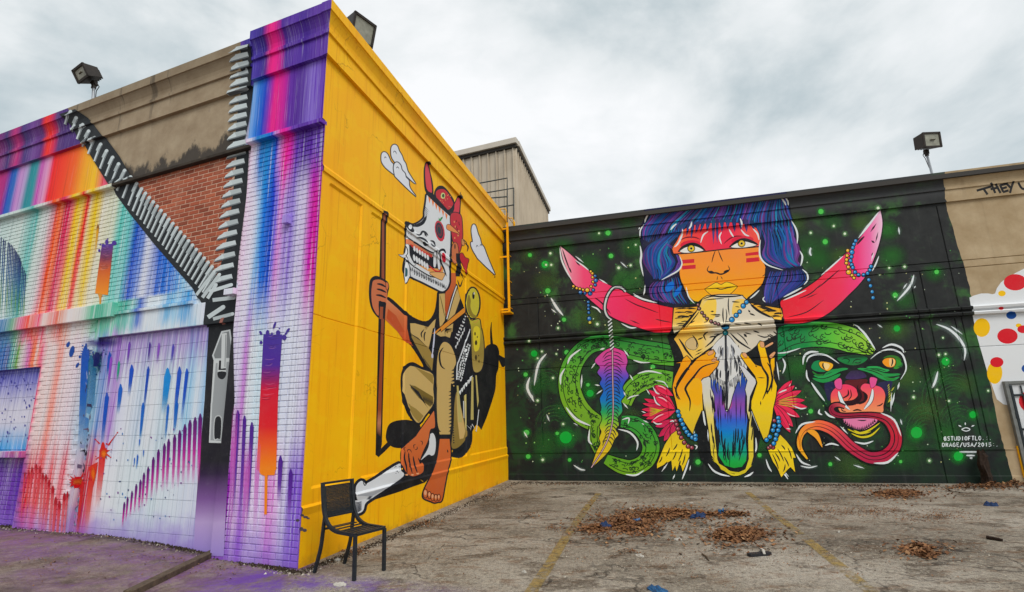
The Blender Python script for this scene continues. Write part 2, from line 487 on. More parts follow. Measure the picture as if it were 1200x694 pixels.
        for q in bm.verts:
            u, v, z = q.co; q.co = w.p3(u, v, w.relief(u, v)+z)
        for f in bm.faces:
            f.normal_update()
            if f.normal.dot(w.N) < 0: f.normal_flip()
        me = bpy.data.meshes.new(name); bm.to_mesh(me); bm.free()
        o = link(name, me, [M_PAINT, M_SPRAY], s.parent)
        if label: o['label'] = label
        return o
def lerp(a, b, t): return tuple(p+(q-p)*t for p, q in zip(a, b))
def guide(gs, t):
    """interpolate between guide curves of equal length"""
    k = t*(len(gs)-1); i = min(int(k), len(gs)-2); f = k-i
    return [lerp(a[:2], b[:2], f) for a, b in zip(gs[i], gs[i+1])]
def tube_poly(cl, n=5):
    """outline of a tapering band from (x, y, width) points"""
    xs_ = smooth([(a, b) for a, b, c in cl], False, n); ws = []
    for i in range(len(cl)-1):
        for k in range(n): ws.append(cl[i][2]+(cl[i+1][2]-cl[i][2])*k/n)
    ws.append(cl[-1][2]); L, Rr = [], []
    for i, p in enumerate(xs_):
        a, b = xs_[max(0, i-1)], xs_[min(len(xs_)-1, i+1)]; dx, dy = b[0]-a[0], b[1]-a[1]; ln = math.hypot(dx, dy) or 1
        L.append((p[0]-dy/ln*ws[i]/2, p[1]+dx/ln*ws[i]/2)); Rr.append((p[0]+dy/ln*ws[i]/2, p[1]-dx/ln*ws[i]/2))
    return L, Rr, xs_, ws
INK = (24, 26, 32)
# ------------------------------------------------------------------ front wall material: drips of spray paint as a function of place on the wall
UT = .2
def tn(u): return (u-U_END)/(UT-U_END)
BANDS = {
 'T': [(0,190,(150,20,110)),(10,190,(120,30,120)),(18,188,(60,45,110)),(28,186,(190,60,130)),(36,184,(70,50,120)),(48,180,(120,80,150)),(56,178,(95,40,120)),(64,175,(240,80,70)),(70,172,(225,60,90)),(76,170,(90,50,120)),(84,168,(80,50,120)),
       (292,80,(110,80,160)),(300,78,(70,60,140)),(312,75,(90,75,165)),(325,72,(70,55,140)),(332,70,(235,40,140)),(340,68,(230,50,150)),(348,66,(90,60,150)),(360,62,(105,75,165)),(372,60,(85,60,150)),(384,55,(110,80,165))],
 'F': [(0,215,(190,30,120)),(10,213,(170,40,130)),(17,212,(30,90,180)),(22,210,(70,120,190)),(28,208,(200,150,205)),(34,206,(190,170,210)),(40,204,(30,140,150)),(46,202,(60,150,160)),(52,200,(200,110,185)),(60,199,(225,170,205)),(67,197,(240,60,60)),(80,196,(245,75,35)),(92,196,(252,110,40)),(104,198,(250,175,45)),(116,204,(245,200,70)),(126,208,(230,120,140)),
       (294,120,(225,215,238)),(303,118,(170,200,236)),(312,116,(100,150,220)),(320,114,(30,90,195)),(327,112,(140,80,180)),(333,110,(232,40,140)),(342,108,(205,60,160)),(350,106,(110,70,165)),(362,104,(95,65,150)),(376,100,(150,130,205)),(386,98,(120,90,180))],
 'U': [(0,290,(190,215,210)),(20,290,(205,222,215)),(35,290,(110,190,185)),(41,290,(190,215,205)),(50,290,(222,215,215)),(55,290,(225,160,170)),(60,290,(255,95,20)),(65,290,(250,150,120)),(71,290,(205,20,95)),(77,290,(240,150,150)),(82,290,(240,205,50)),(88,290,(240,215,130)),(93,290,(235,50,80)),(98,290,(235,215,170)),(105,290,(238,208,50)),(113,290,(232,222,190)),(128,290,(215,222,195)),(136,290,(130,205,195)),(148,290,(140,205,205)),(157,290,(25,85,190)),(164,290,(120,150,220)),(174,290,(220,222,236)),(186,300,(25,100,200)),(203,310,(30,125,212)),(216,325,(150,200,230)),(228,335,(215,225,235)),
       (286,250,(238,205,228)),(297,250,(225,222,240)),(306,250,(110,170,225)),(315,250,(15,95,205)),(322,250,(60,110,215))][:31],
 'P': [(286,250,(235,200,228)),(297,250,(228,224,242)),(304,250,(150,195,232)),(311,250,(15,120,212)),(318,250,(20,85,200)),(323,250,(140,130,220)),(328,250,(225,160,220)),(334,250,(190,170,225)),(342,250,(165,145,215)),(349,250,(205,195,232)),(357,250,(210,190,232)),(363,250,(200,80,190)),(369,250,(215,40,160)),(375,250,(150,70,170))],
 'Q': [(289,190,(240,190,222)),(298,190,(225,220,242)),(305,190,(0,125,200)),(314,190,(20,140,205)),(321,190,(40,110,210)),(326,190,(205,160,220)),(333,190,(252,70,165)),(340,190,(215,90,185)),(346,190,(120,85,180)),(358,190,(95,60,155)),(368,190,(120,85,180)),(376,190,(110,75,165))],
 'V': [(275,470,(215,205,235)),(283,470,(205,150,215)),(289,470,(232,232,240)),(300,470,(205,228,240)),(312,470,(225,228,242)),(330,470,(218,222,242)),(345,470,(226,226,242)),(356,470,(205,190,228)),(360,470,(120,80,150))],
 'M': [(0,378,(20,100,170)),(12,378,(25,120,165)),(22,377,(90,160,120)),(30,377,(220,120,160)),(39,376,(240,80,50)),(45,375,(240,150,140)),(51,375,(232,30,100)),(58,374,(235,205,195)),(70,373,(232,120,110)),(77,372,(228,150,120)),(86,371,(230,205,200)),(100,370,(222,215,205)),(112,380,(90,185,150)),(122,380,(60,170,140)),(132,380,(130,205,180)),(144,380,(50,165,150)),(152,380,(150,205,200)),(162,378,(30,90,190)),(170,376,(215,225,232)),(184,374,(210,225,235)),(196,372,(90,175,220)),(206,371,(180,215,235)),(218,370,(70,160,215)),(230,368,(205,222,235)),(245,366,(220,222,238))],
 'W': [(0,420,(20,105,175)),(9,420,(15,75,150)),(14,420,(40,150,150)),(20,420,(110,160,50)),(26,420,(210,190,190)),(32,420,(205,90,170)),(38,420,(245,120,60)),(43,420,(240,180,160)),(48,420,(255,25,115)),(53,420,(238,200,195)),(63,420,(236,205,200)),(70,420,(240,150,130)),(77,420,(236,205,205)),(90,420,(228,205,215)),(108,450,(150,190,210)),(116,450,(120,150,205)),(124,450,(190,180,220)),(131,450,(170,120,200)),(138,450,(205,205,230)),(150,450,(222,226,236)),(163,450,(190,210,232)),(176,450,(226,228,234)),(192,450,(195,222,236)),(205,450,(218,226,234)),(218,450,(160,205,232)),(228,450,(212,224,236)),(238,450,(140,190,228)),(244,450,(205,215,236))],
 'B': [(0,585,(120,80,170)),(12,585,(105,65,165)),(22,585,(160,90,150)),(30,585,(215,70,70)),(36,585,(235,160,170)),(42,585,(225,90,95)),(48,585,(238,190,200)),(55,585,(225,95,100)),(61,585,(236,195,200)),(68,585,(230,130,140)),(76,585,(238,205,210)),(84,585,(190,170,190)),(92,585,(190,60,70)),(97,585,(215,110,120)),(104,585,(236,190,195)),(112,585,(230,228,232)),(140,585,(216,228,232)),(170,585,(210,226,232)),(200,585,(214,224,234)),(228,585,(200,205,228)),
       (268,585,(190,110,200)),(276,585,(150,70,180)),(284,585,(225,190,230)),(292,585,(170,110,205)),(300,585,(228,205,235)),(312,585,(215,190,232)),(326,585,(225,160,218)),(338,585,(215,205,235)),(350,585,(150,120,205))],
}
def pale(c):
    return lerp_c(c, (232, 234, 236), .35) if min(c) > 185 else c
def lerp_c(a, b, t): return tuple(p+(q-p)*t for p, q in zip(a, b))
def facade_material():
    t = NT('spray_drip_paint'); p = t.pos()
    sub = t.n('ShaderNodeVectorMath', operation='SUBTRACT'); t.l(p, sub.inputs[0]); sub.inputs[1].default_value = tuple(L0)
    def dot(v):
        d = t.n('ShaderNodeVectorMath', operation='DOT_PRODUCT'); t.l(sub.outputs[0], d.inputs[0]); d.inputs[1].default_value = tuple(v); return d.outputs['Value']
    u = dot(DL); v = dot(Z3)
    cv = t.n('ShaderNodeCombineXYZ'); t.l(u, cv.inputs[0]); t.l(v, cv.inputs[1]); uv = cv.outputs[0]
    st = t.noise(uv, 1, 3, .6, 0, (14, .55, 1)); fine = t.noise(uv, 1, 3, .65, 0, (60, 1.3, 1), (3, 1, 0)); wob = t.noise(uv, 1, 2, .5, 0, (5, .5, 1), (8, 2, 0))
    blot = t.noise(uv, 3.2, 4, .6)
    uu = t.math('ADD', u, t.math('MULTIPLY', t.math('SUBTRACT', wob, .5), .10))
    uu = t.math('ADD', uu, t.math('MULTIPLY', t.math('SUBTRACT', fine, .5), .07))
    tnode = t.math('DIVIDE', t.math('SUBTRACT', uu, U_END), UT-U_END)
    vv = t.math('ADD', v, t.math('MULTIPLY', t.math('SUBTRACT', st, .5), .55))
    def band(k):
        h = PIER if k in 'PQV' else 0
        return t.ramp(tnode, [(max(0, min(1, tn(ULr(x, y, h if x > 270 else 0)[0]))), lin(pale(c))) for x, y, c in BANDS[k]])
    onp = t.sstep(u, U_P-.03, U_P-.01)
    white = lin((232, 234, 238))
    cB, cW, cM, cU, cF, cT = (band(k) for k in 'BWMUFT')
    cP, cQ, cV = band('P'), band('Q'), band('V')
    mp_ = t.mix(t.sstep(vv, 2.35, 3.5), cV, cP)
    mp_ = t.mix(t.sstep(vv, 4.25, 5.0), mp_, cQ)
    # left of the pier
    a = t.mix(t.sstep(vv, 2.75, 3.0), cW, cM); a = t.mix(t.sstep(v, V_ML1+.0, V_ML1+.06), a, cU)
    # colours thin out to white going down each brick field
    fade = t.math('MULTIPLY', t.sstep(vv, V_ML1+1.1, V_ML1+.1), t.math('MULTIPLY', t.sstep(fine, .35, .65), .28))
    a = t.mix(fade, a, white)
    a = t.mix(onp, a, mp_)
    a = t.mix(t.sstep(vv, 1.55, .85), a, cB)
    a = t.mix(t.sstep(v, V_LED-.02, V_LED+.02), a, cF)
    a = t.mix(t.sstep(v, VFL-.02, VFL+.02), a, cT)
    # blocked window on the left: pale with blue and purple running from the head
    wm = t.math('MULTIPLY', t.math('LESS_THAN', u, U_W1), t.math('MULTIPLY', t.math('LESS_THAN', v, V_W1), t.math('GREATER_THAN', v, V_SILL)))
    wc = t.mix(t.sstep(vv, V_W1-.75, V_W1-.05), t.mix(t.sstep(v, V_SILL+.5, V_SILL), lin((216, 214, 226)), lin((110, 170, 215))), t.ramp(fine, [(.35, lin((70, 70, 160))), (.65, lin((150, 150, 215)))]))
    wc = t.mix(t.sstep(u, U_W1-.22, U_W1-.05), wc, lin((240, 110, 80)))
    a = t.mix(wm, a, wc)
    # purple runs under the lintel of the blocked opening
    om = t.math('MULTIPLY', t.math('GREATER_THAN', u, U_O0), t.math('SUBTRACT', 1, onp))
    pv = t.math('ADD', v, t.math('MULTIPLY', t.math('SUBTRACT', t.noise(uv, 1, 3, .6, 0, (22, .4, 1), (5, 9, 0)), .5), 1.5))
    pm = t.math('MULTIPLY', om, t.math('MULTIPLY', t.sstep(pv, V_LIN0-.75, V_LIN0-.05), t.math('LESS_THAN', v, V_LIN0)))
    a = t.mix(t.math('MULTIPLY', pm, .7), a, t.ramp(fine, [(.35, lin((88, 52, 150))), (.65, lin((170, 120, 205)))]))
    # heavier runs and thin spots in the paint
    run1 = t.noise(uv, 1, 2, .5, 0, (34, .32, 1), (1, 6, 0)); run2 = t.noise(uv, 1, 2, .5, 0, (46, .5, 1), (7, 3, 0))
    hv = t.n('ShaderNodeHueSaturation'); hv.inputs['Saturation'].default_value = 1.35; hv.inputs['Value'].default_value = .72; t.l(a, hv.inputs['Color'])
    a = t.mix(t.math('MULTIPLY', t.sstep(run1, .54, .66), .75), a, hv.outputs[0])
    a = t.mix(t.math('MULTIPLY', t.math('MULTIPLY', t.sstep(run2, .56, .68), t.sstep(v, V_LED+.0, V_LED-.3)), .5), a, white)
    # uneven coverage
    a = t.mix(t.math('MULTIPLY', t.sstep(fine, .52, .72), .25), a, white)
    a = t.mix(t.math('MULTIPLY', t.sstep(blot, .58, .78), .08), a, lin((120, 110, 170)))
    # overspray near the ground
    gv = t.math('ADD', v, t.math('MULTIPLY', t.math('SUBTRACT', blot, .5), .5))
    a = t.mix(t.math('MULTIPLY', t.sstep(gv, .55, .02), .75), a, lin((150, 120, 200)))
    # bare strip inside the painted zip: beige stucco above, mortar below
    def halfplane(p1, p2, sign):
        (u1, v1), (u2, v2) = p1, p2
        q = t.math('SUBTRACT', t.math('MULTIPLY', t.math('SUBTRACT', u, u1), (v2-v1)), t.math('MULTIPLY', t.math('SUBTRACT', v, v1), (u2-u1)))
        return t.math('GREATER_THAN', t.math('MULTIPLY', q, sign), 0)
    q1 = halfplane(WL.uv(84, 133), WL.uv(243, 345), 1 if True else -1); q2 = halfplane(WL.uv(283, 60), WL.uv(262, 340), 1)
    q1 = t.math('SUBTRACT', 1, q1)
    msk = t.math('MULTIPLY', q1, q2)
    soot = t.noise(uv, 1, 6, .7, 0, (2.6, 1.4, 1), (2, 5, 0)); so2 = t.noise(uv, 2.5, 6, .7, 0, (1, 1, 1), (4, 7, 0))
    beige = t.ramp(so2, [(.3, lin((142, 124, 100))), (.7, lin((172, 156, 132)))])
    low = t.math('ADD', v, t.math('MULTIPLY', t.math('SUBTRACT', soot, .5), 1.1))
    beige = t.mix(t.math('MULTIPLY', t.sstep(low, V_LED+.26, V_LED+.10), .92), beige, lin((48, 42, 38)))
    run = t.math('MULTIPLY', t.sstep(t.noise(uv, 1, 4, .6, 0, (5, .5, 1), (9, 1, 0)), .60, .70), t.sstep(v, V_LED+.3, VTL))
    beige = t.mix(t.math('MULTIPLY', run, .75), beige, lin((70, 62, 52)))
    beige = t.mix(t.math('MULTIPLY', t.sstep(v, VFL-.1, VTL), .35), beige, lin((95, 82, 60)))
    mort = t.ramp(so2, [(.3, lin((196, 160, 138))), (.7, lin((222, 196, 176)))])
    bare = t.mix(t.sstep(v, V_LED-.02, V_LED), mort, beige)
    a = t.mix(msk, a, bare)
    fs = t.n('ShaderNodeHueSaturation'); fs.inputs['Saturation'].default_value = 1.10; fs.inputs['Value'].default_value = .98; t.l(a, fs.inputs['Color']); a = t.mix(msk, fs.outputs[0], a)
    dirt = t.noise(uv, 9, 6, .75, 0, (1, .7, 1), (3, 3, 0)); a = t.mix(t.math('MULTIPLY', t.sstep(dirt, .60, .72), .30), a, lin((92, 84, 96)))
    t.col(a); t.rough(t.math('ADD', .5, t.math('MULTIPLY', fine, .25)))
    g = t.noise(p, 60, 3, .6)
    b1 = t.bump(g, .35, .004); t.bump(blot, .1, .02, b1)
    return t.m
M_FRONT = facade_material()
def brick_material():
    t = NT('red_brick'); p = t.pos()
    oi = t.n('ShaderNodeNewGeometry').outputs['Random Per Island']
    n = t.noise(p, 30, 4, .65); n2 = t.noise(p, 2.0, 3)
    c = t.ramp(oi, [(0, lin((138, 74, 54))), (.35, lin((164, 90, 66))), (.7, lin((186, 108, 80))), (1, lin((150, 84, 64)))])
    c = t.mix(t.math('MULTIPLY', n, .35), c, lin((112, 64, 50))); c = t.mix(t.math('MULTIPLY', t.sstep(n2, .5, .75), .35), c, lin((182, 148, 128)))
    t.col(c); t.rough(.85); t.bump(n, .5, .004); return t.m
M_BRICK = brick_material()
t_ = NT('roof_felt'); t_.col(lin((70, 68, 66))); t_.rough(.9); M_ROOF = t_.m

# ------------------------------------------------------------------ the corner building
BLD = empty('corner_building', C0)
tag(BLD, 'tall brick and stucco corner building, rainbow spray-drip zipper mural in front, yellow mural side wall', 'building')
FRONT = WL.sheet('front_wall', U_END, 0.0, -.3, VTL, M_FRONT, BLD, h=-.010)
FRONT['label'] = 'front wall painted with dripping rainbow colours and a giant open zip'

# courses of brick and block
BH, BL_, JO = .0677, .203, .0105
def brick_mesh(name, L, H, T=.03, b=.004, seed=0):
    rd = random.Random(seed); hx, hz = L/2, H/2
    j = lambda s: rd.uniform(-s, s)
    v = []
    for x, z in ((-1, -1), (1, -1), (1, 1), (-1, 1)): v.append((x*hx+j(.001), 0, z*hz+j(.001)))
    for x, z in ((-1, -1), (1, -1), (1, 1), (-1, 1)): v.append((x*hx, T-b*.8, z*hz))
    for x, z in ((-1, -1), (1, -1), (1, 1), (-1, 1)): v.append((x*(hx-b)+j(.0015), T+j(.0008), z*(hz-b)+j(.0015)))
    f = [[8, 9, 10, 11]]
    for k in range(4):
        k2 = (k+1) % 4
        f.append([k, k2, 4+k2, 4+k]); f.append([4+k, 4+k2, 8+k2, 8+k])
    return v, f
BASIS = Matrix((( DL.x, NL.x, 0), (DL.y, NL.y, 0), (0, 0, 1))).to_4x4()   # local x along, y out, z up
tri = [WL.uv(84, 133), WL.uv(243, 345), WL.uv(262, 345), WL.uv(283, 60)]
def inside(poly, u, v):
    c = False
    for i in range(len(poly)):
        (x1, y1), (x2, y2) = poly[i], poly[i-1]
        if (y1 > v) != (y2 > v) and u < (x2-x1)*(v-y1)/(y2-y1)+x1: c = not c
    return c
def proj_px(p):
    d = p-EYE; z = d.dot(FW)
    if z < .1: return None
    return CX+F_PX*d.dot(RT)/z, CY-F_PX*d.dot(UP)/z
bricks = []          # (u, v, L, h, red?)
def lay(u0, u1, v0, v1, skip=None):
    row = 0; v = v0
    k0 = int(v0/BH)
    for k in range(k0, int(v1/BH)+1):
        vc = (k+.5)*BH
        if vc-BH/2 < v0-.001 or vc+BH/2 > v1+.02: continue
        u = u1 - (BL_*.5 if k % 2 else 0)
        if k % 2: cells = [(u1-BL_*.5, u1)]
        else: cells = []
        while u > u0+.03:
            cells.append((max(u0, u-BL_), u)); u -= BL_
        for a, b in cells:
            um = (a+b)/2
            if b-a < .04 or (skip and skip(a, b, vc)): continue
            bricks.append((um, vc, b-a-JO, rel_l(um, vc), inside(tri, um, vc) and vc < V_LED))
def skip_main(a, b, v):
    if b > U_O0-.02 and v < V_LIN1: return True
    if a < U_W1+.01 and v < V_W1+.01: return True
    return False
lay(U_END, U_P-.01, 0, V_LED-.01, skip_main)
lay(U_END, U_W1-.01, 0, V_SILL-.09, None)
lay(U_P+.004, -.004, 0, V_LED-.01, None)
# jamb bricks beside openings are cut to size
fixed = []
for (um, vc, L, h, red) in bricks: fixed.append((um, vc, L, h, red))
scored = []
for q in fixed:
    um, vc, L, h, red = q
    c = WL.p3(um, vc, h); s = proj_px(c)
    if s is None or s[0] < -25 or s[0] > 1225 or s[1] > 720: continue
    if s[0] < -5: area = 0
    else: area = L*BH/((c-EYE).length**2)*abs((c-EYE).normalized().dot(NL))
    scored.append((area, q))
scored.sort(key=lambda a: -a[0])
bank = {}
def brick_obj(name, q, parent, mat, H=BH-JO, bev=.004):
    um, vc, L, h, red = q
    key = (name, round(L, 2), round(H, 2), random.randint(0, 3), mat.name)
    if key not in bank:
        v, f = brick_mesh(name, L, H, .03, bev, key[3]); me = pymesh(name, v, f); me.materials.append(mat); bank[key] = me
    o = bpy.data.objects.new(name, bank[key]); COL.objects.link(o); o.parent = parent
    o.matrix_world = Matrix.Translation(WL.p3(um, vc, h-.03+random.uniform(-.0012, .0012))) @ BASIS @ Matrix.Rotation(random.uniform(-.006, .006), 4, 'Y')
    return o
for a, q in scored[:300]: brick_obj('brick', q, FRONT, M_BRICK if q[4] else M_FRONT)
V = []; Fc = []; mi = []
for a, q in scored[300:]:
    um, vc, L, h, red = q
    v, f = brick_mesh('b', L, BH-JO, seed=random.randint(0, 9)); b0 = len(V)
    mt = Matrix.Translation(WL.p3(um, vc, h-.03+random.uniform(-.0012, .0012))) @ BASIS
    V += [mt @ Vector(x) for x in v]; Fc += [[b0+i for i in t] for t in f]; mi += [1 if red else 0]*len(f)
me = pymesh('brick_courses', V, Fc); me.materials.append(M_FRONT); me.materials.append(M_BRICK); me.polygons.foreach_set('material_index', mi)
o = link('brick_courses', me, None, FRONT); o['kind'] = 'stuff'; o['label'] = 'courses of brickwork, bare red inside the zip and painted elsewhere'
# lighter mortar bedding, struck nearly flush, where the brick is bare
(ua, va), (ub1, vb1), (ub2, vb2), (uc, vc1) = tri
cut = lambda a, b: a[0]+(b[0]-a[0])*(V_LED-.02-a[1])/(b[1]-a[1])
q_ = [(cut(tri[0], tri[1]), V_LED-.02), tri[1], tri[2], (cut(tri[3], tri[2]), V_LED-.02)]
link('mortar_bed', pymesh('mortar_bed', [WL.p3(a, b, -.0045) for a, b in q_], [[0, 1, 2, 3]]), M_FRONT, FRONT)
# concrete blocks filling the opening
blk = []
bw, bh_ = .40, .20
for k in range(0, int(V_LIN0/bh_)+1):
    vc = (k+.5)*bh_; top = min(vc+bh_/2, V_LIN0-.004); 
    if top < vc-bh_/2+.03: continue
    u = U_P-.006-(bw/2 if k % 2 else 0); cells = [(u, U_P-.006)] if k % 2 else []
    while u > U_O0+.04: cells.append((max(U_O0+.006, u-bw), u)); u -= bw
    for a, b in cells:
        lo = vc-bh_/2
        brick_obj('concrete_block', ((a+b)/2, (lo+top)/2, b-a-.004, -REC, False), FRONT, M_FRONT, top-lo-.004, .0015)
# blocks in the window opening on the left
k = 0
for k in range(0, 12):
    lo = V_SILL+.02+k*.2; top = min(lo+.2, V_W1-.006)
    if top-lo < .04: break
    u = U_W1-.006-(.2 if k % 2 else 0); cells = [(u, U_W1-.006)] if k % 2 else []
    while u > U_W1-1.9: cells.append((u-.4, u)); u -= .4
    for a, b in cells: brick_obj('concrete_block', ((a+b)/2, (lo+top)/2, b-a-.004, -.09, False), FRONT, M_FRONT, top-lo-.004, .0015)
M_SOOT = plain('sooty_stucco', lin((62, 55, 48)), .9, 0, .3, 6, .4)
# lintel, ledges, sill, fascia drip, box
def wbox(name, u0, u1, v0, v1, h0, h1, mat=M_FRONT, parent=FRONT, bevel=.006):
    m = MB(); m.box(WL.p3((u0+u1)/2, (v0+v1)/2, (h0+h1)/2), DL, Z3, NL, (u1-u0)/2, (v1-v0)/2, (h1-h0)/2)
    return m.build(name, mat, parent, bevel)
U_TAPE = ULr(240, 366)[0]
wbox('lintel', U_O0, U_TAPE, V_LIN0+.001, V_LIN1-.03, -.05, .012)
wbox('ledge', U_END, U_ML1, V_ML0, V_ML1, -.05, .075)
wbox('ledge', U_ML1+.003, ULr(229, 350)[0], V_LIN1-.03, V_LIN1+.015, -.05, .045)
wbox('window_sill', U_END, U_W1+.03, V_SILL-.09, V_SILL, -.12, .05)
wbox('ledge', ULr(273, 343)[0], U_P+.0, ULr(280, 343)[1]-.05, ULr(280, 343)[1]+.03, -.03, .14)
ub, vb_ = ULr(338.5, 258.5, PIER)
wbox('junction_box', ub-.045, ub+.045, vb_-.055, vb_+.055, PIER-.02, PIER+.07)
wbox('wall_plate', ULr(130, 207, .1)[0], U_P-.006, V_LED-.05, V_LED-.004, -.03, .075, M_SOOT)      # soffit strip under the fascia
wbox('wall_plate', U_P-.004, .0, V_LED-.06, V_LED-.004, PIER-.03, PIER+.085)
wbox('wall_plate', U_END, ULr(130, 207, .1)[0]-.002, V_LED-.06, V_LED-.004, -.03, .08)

# yellow side wall ----------------------------------------------------
def yellow_material():
    t = NT('yellow_wall_paint'); p = t.pos()
    big = t.noise(p, .7, 4, .6); st = t.noise(p, 1, 4, .6, 0, (9, 9, .5)); g = t.noise(p, 45, 4, .65)
    c = t.ramp(big, [(.3, lin((246, 176, 4))), (.7, lin((253, 193, 8)))])
    c = t.mix(t.math('MULTIPLY', t.sstep(st, .5, .75), .45), c, lin((226, 150, 2)))
    rol = t.noise(p, 1, 3, .6, 0, (2.2, 2.2, 3.5), (3, 3, 1)); c = t.mix(t.math('MULTIPLY', t.sstep(rol, .52, .60), .22), c, lin((255, 206, 30))); drp = t.noise(p, 1, 2, .5, 0, (26, 26, .7), (1, 2, 3)); c = t.mix(t.math('MULTIPLY', t.sstep(drp, .60, .70), .35), c, lin((206, 128, 2)))
    sep = t.n('ShaderNodeSeparateXYZ'); t.l(p, sep.inputs[0])
    gv = t.math('ADD', sep.outputs[2], t.math('MULTIPLY', t.math('SUBTRACT', t.noise(p, 3, 5, .65), .5), .5))
    c = t.mix(t.math('MULTIPLY', t.sstep(gv, .10, -.12), .6), c, lin((120, 92, 50)))
    vo = t.n('ShaderNodeTexVoronoi', feature='DISTANCE_TO_EDGE'); vo.inputs['Scale'].default_value = .8
    wv = t.n('ShaderNodeVectorMath', operation='ADD'); nn = t.n('ShaderNodeTexNoise'); nn.inputs['Scale'].default_value = 1.4; nn.inputs['Detail'].default_value = 6; t.l(p, nn.inputs['Vector']); t.l(p, wv.inputs[0]); t.l(nn.outputs['Color'], wv.inputs[1]); t.l(wv.outputs[0], vo.inputs['Vector'])
    c = t.mix(t.math('MULTIPLY', t.math('MULTIPLY', t.sstep(vo.outputs['Distance'], .006, .001), t.sstep(big, .48, .6)), .55), c, lin((150, 96, 10)))
    sp_ = t.noise(p, 26, 3, .7, 0, (1, 1, 1), (4, 4, 4)); c = t.mix(t.math('MULTIPLY', t.sstep(sp_, .66, .74), .35), c, lin((170, 120, 30)))
    t.col(c); t.rough(t.math('ADD', .5, t.math('MULTIPLY', g, .2))); t.b.inputs['Specular IOR Level'].default_value = .22; b1 = t.bump(g, .35, .004); t.bump(st, .12, .02, b1); return t.m
M_YEL = yellow_material()
SIDE = WY.sheet('side_wall', 0.0, LEN_Y, -.3, 6.94, M_YEL, BLD, h=0)
SIDE['label'] = 'yellow stucco side wall with raised panels and moulded cornice'
# close the corner of the cornice: mitre pieces between the two profiles
def mitre(name, prof_pts, mat_a, mat_b):
    """bridge front and side cornice at the corner with two returns meeting on the diagonal"""
    hs = [(v, rel_l(-.0, v)-PIER, rel_y(0, v)) for v in sorted(set([a for a, _ in VY if a > V_LED-.2]+[a for a, _ in corn_l]+[V_LED, V_LED+.005]))]
    Va, Vb = [], []
    base = lambda v: C0+Z3*v
    det = DL.dot(NY); 
    rows = []
    for v, hl, hy in hs:
        # point with offset hl from front plane and hy from side plane
        # solve a*DL + b*DY : NL-offset = b*DY.dot(NL) ; NY-offset = a*DL.dot(NY)
        b = hl/DY.dot(NL); a = hy/DL.dot(NY)
        cnr = base(v)+DL*a+DY*b
        rows.append((base(v)+NL*hl, cnr, base(v)+NY*hy))
    fa = []; fb = []
    va = [r[0] for r in rows]+[r[1] for r in rows]; vb2 = [r[1] for r in rows]+[r[2] for r in rows]; n = len(rows)
    F = [[i, n+i, n+i+1, i+1] for i in range(n-1)]
    link('cornice_return', pymesh('cornice_return', va, F), mat_a, FRONT)
    link('cornice_return', pymesh('cornice_return', vb2, F), mat_b, SIDE)
    return rows
rows = mitre('x', None, M_FRONT, M_YEL)
# roof slab
topc = rows[-1][1]
V = [WL.p3(U_END, VTL-.08, 0), C0+Z3*(VTL-.08), WY.p3(LEN_Y+.3, VTL-.08, 0), WY.p3(LEN_Y+.3, VTL-.08, -9), WL.p3(U_END, VTL-.08, -9)]
m = MB(); m.v = V+[p-Z3*.12 for p in V]; n = 5
m.f = [list(range(5)), list(range(9, 4, -1))]+[[i, (i+1) % 5, 5+(i+1) % 5, 5+i] for i in range(5)]
for i in range(5): m.v[i] = m.v[i]-(m.v[i]-(C0+DY*4-DL*4+Z3*6.94)).normalized()*.03; m.v[5+i] = m.v[i]-Z3*.12
m.build('roof', M_ROOF, BLD)
# ------------------------------------------------------------------ front wall: the painted zip
ZP = Paint(WL, FRONT, .004)
BLK = (38, 42, 46)
ZP.fill([(70,134),(88,128),(104,139),(123,160),(140,183),(154,207),(168,231),(200,262),(224,286),(246,313),(256,330),(246,348),(232,350),(226,338),(206,315),(180,285),(152,250),(136,228),(127,216),(112,192),(98,168),(84,148)], BLK, sm=False)
ZP.fill([(281,56),(293,51),(295,66),(294,100),(292,140),(290,170),(292,180),(289,230),(284,270),(280,300),(277,338),(258,345),(253,330),(262,300),(266,280),(272,240),(276,200),(278,176),(276,160),(280,120),(283,90)], BLK, sm=False)
ZP.fill([(226,338),(240,332),(262,318),(277,330),(276,346),(281,352),(279,376),(243,384),(237,356)], BLK, sm=False)
GR1, GR2, GR3 = (205,214,216), (150,158,160), (236,240,240)
rd = random.Random(3)
N = 32
for i in range(N):
    t = i/(N-1)
    bx, by = (77+(154-77)*t/.37, 146+(245-146)*t/.37) if t < .37 else (154+(238-154)*(t-.37)/.63, 245+(343-245)*(t-.37)/.63)
    tx, ty = (83+(164-83)*t/.37, 131+(219-131)*t/.37) if t < .37 else (164+(254-164)*(t-.37)/.63, 219+(318-219)*(t-.37)/.63)
    bx += rd.uniform(-.5, .5); wd = 2.9
    mx, my = bx*.35+tx*.65, by*.35+ty*.65
    ZP.line([(bx,by),(mx,my)], wd, GR1, taper=False); ZP.line([(mx-1.2,my+1),(tx,ty)], wd+1.6, lerp(GR1, GR2, rd.random()*.7), taper=False)
    ZP.dot(tx, ty, (wd+1.4)/2, GR1, n=8)
    ZP.line([(bx+.9,by),(mx+.9,my)], 1.0, (120,126,130), taper=False); ZP.line([(mx+1.2,my),(tx+1.4,ty+1)], .9, (110,116,120), taper=False)
ys_ = []
y = 60.0
while y < 338:
    ys_.append(y); y += 9.4+ (y-60)/280*4.2
def interp(tab, y):
    for (a, b), (c, d) in zip(tab, tab[1:]):
        if y <= c: return b+(d-b)*(y-a)/(c-a)
    return tab[-1][1]
lt = [(50,270),(100,270),(188,266),(240,260),(288,254),(312,251),(340,250)]; rt = [(50,292),(120,290),(183,288),(240,282),(300,276),(340,271)]
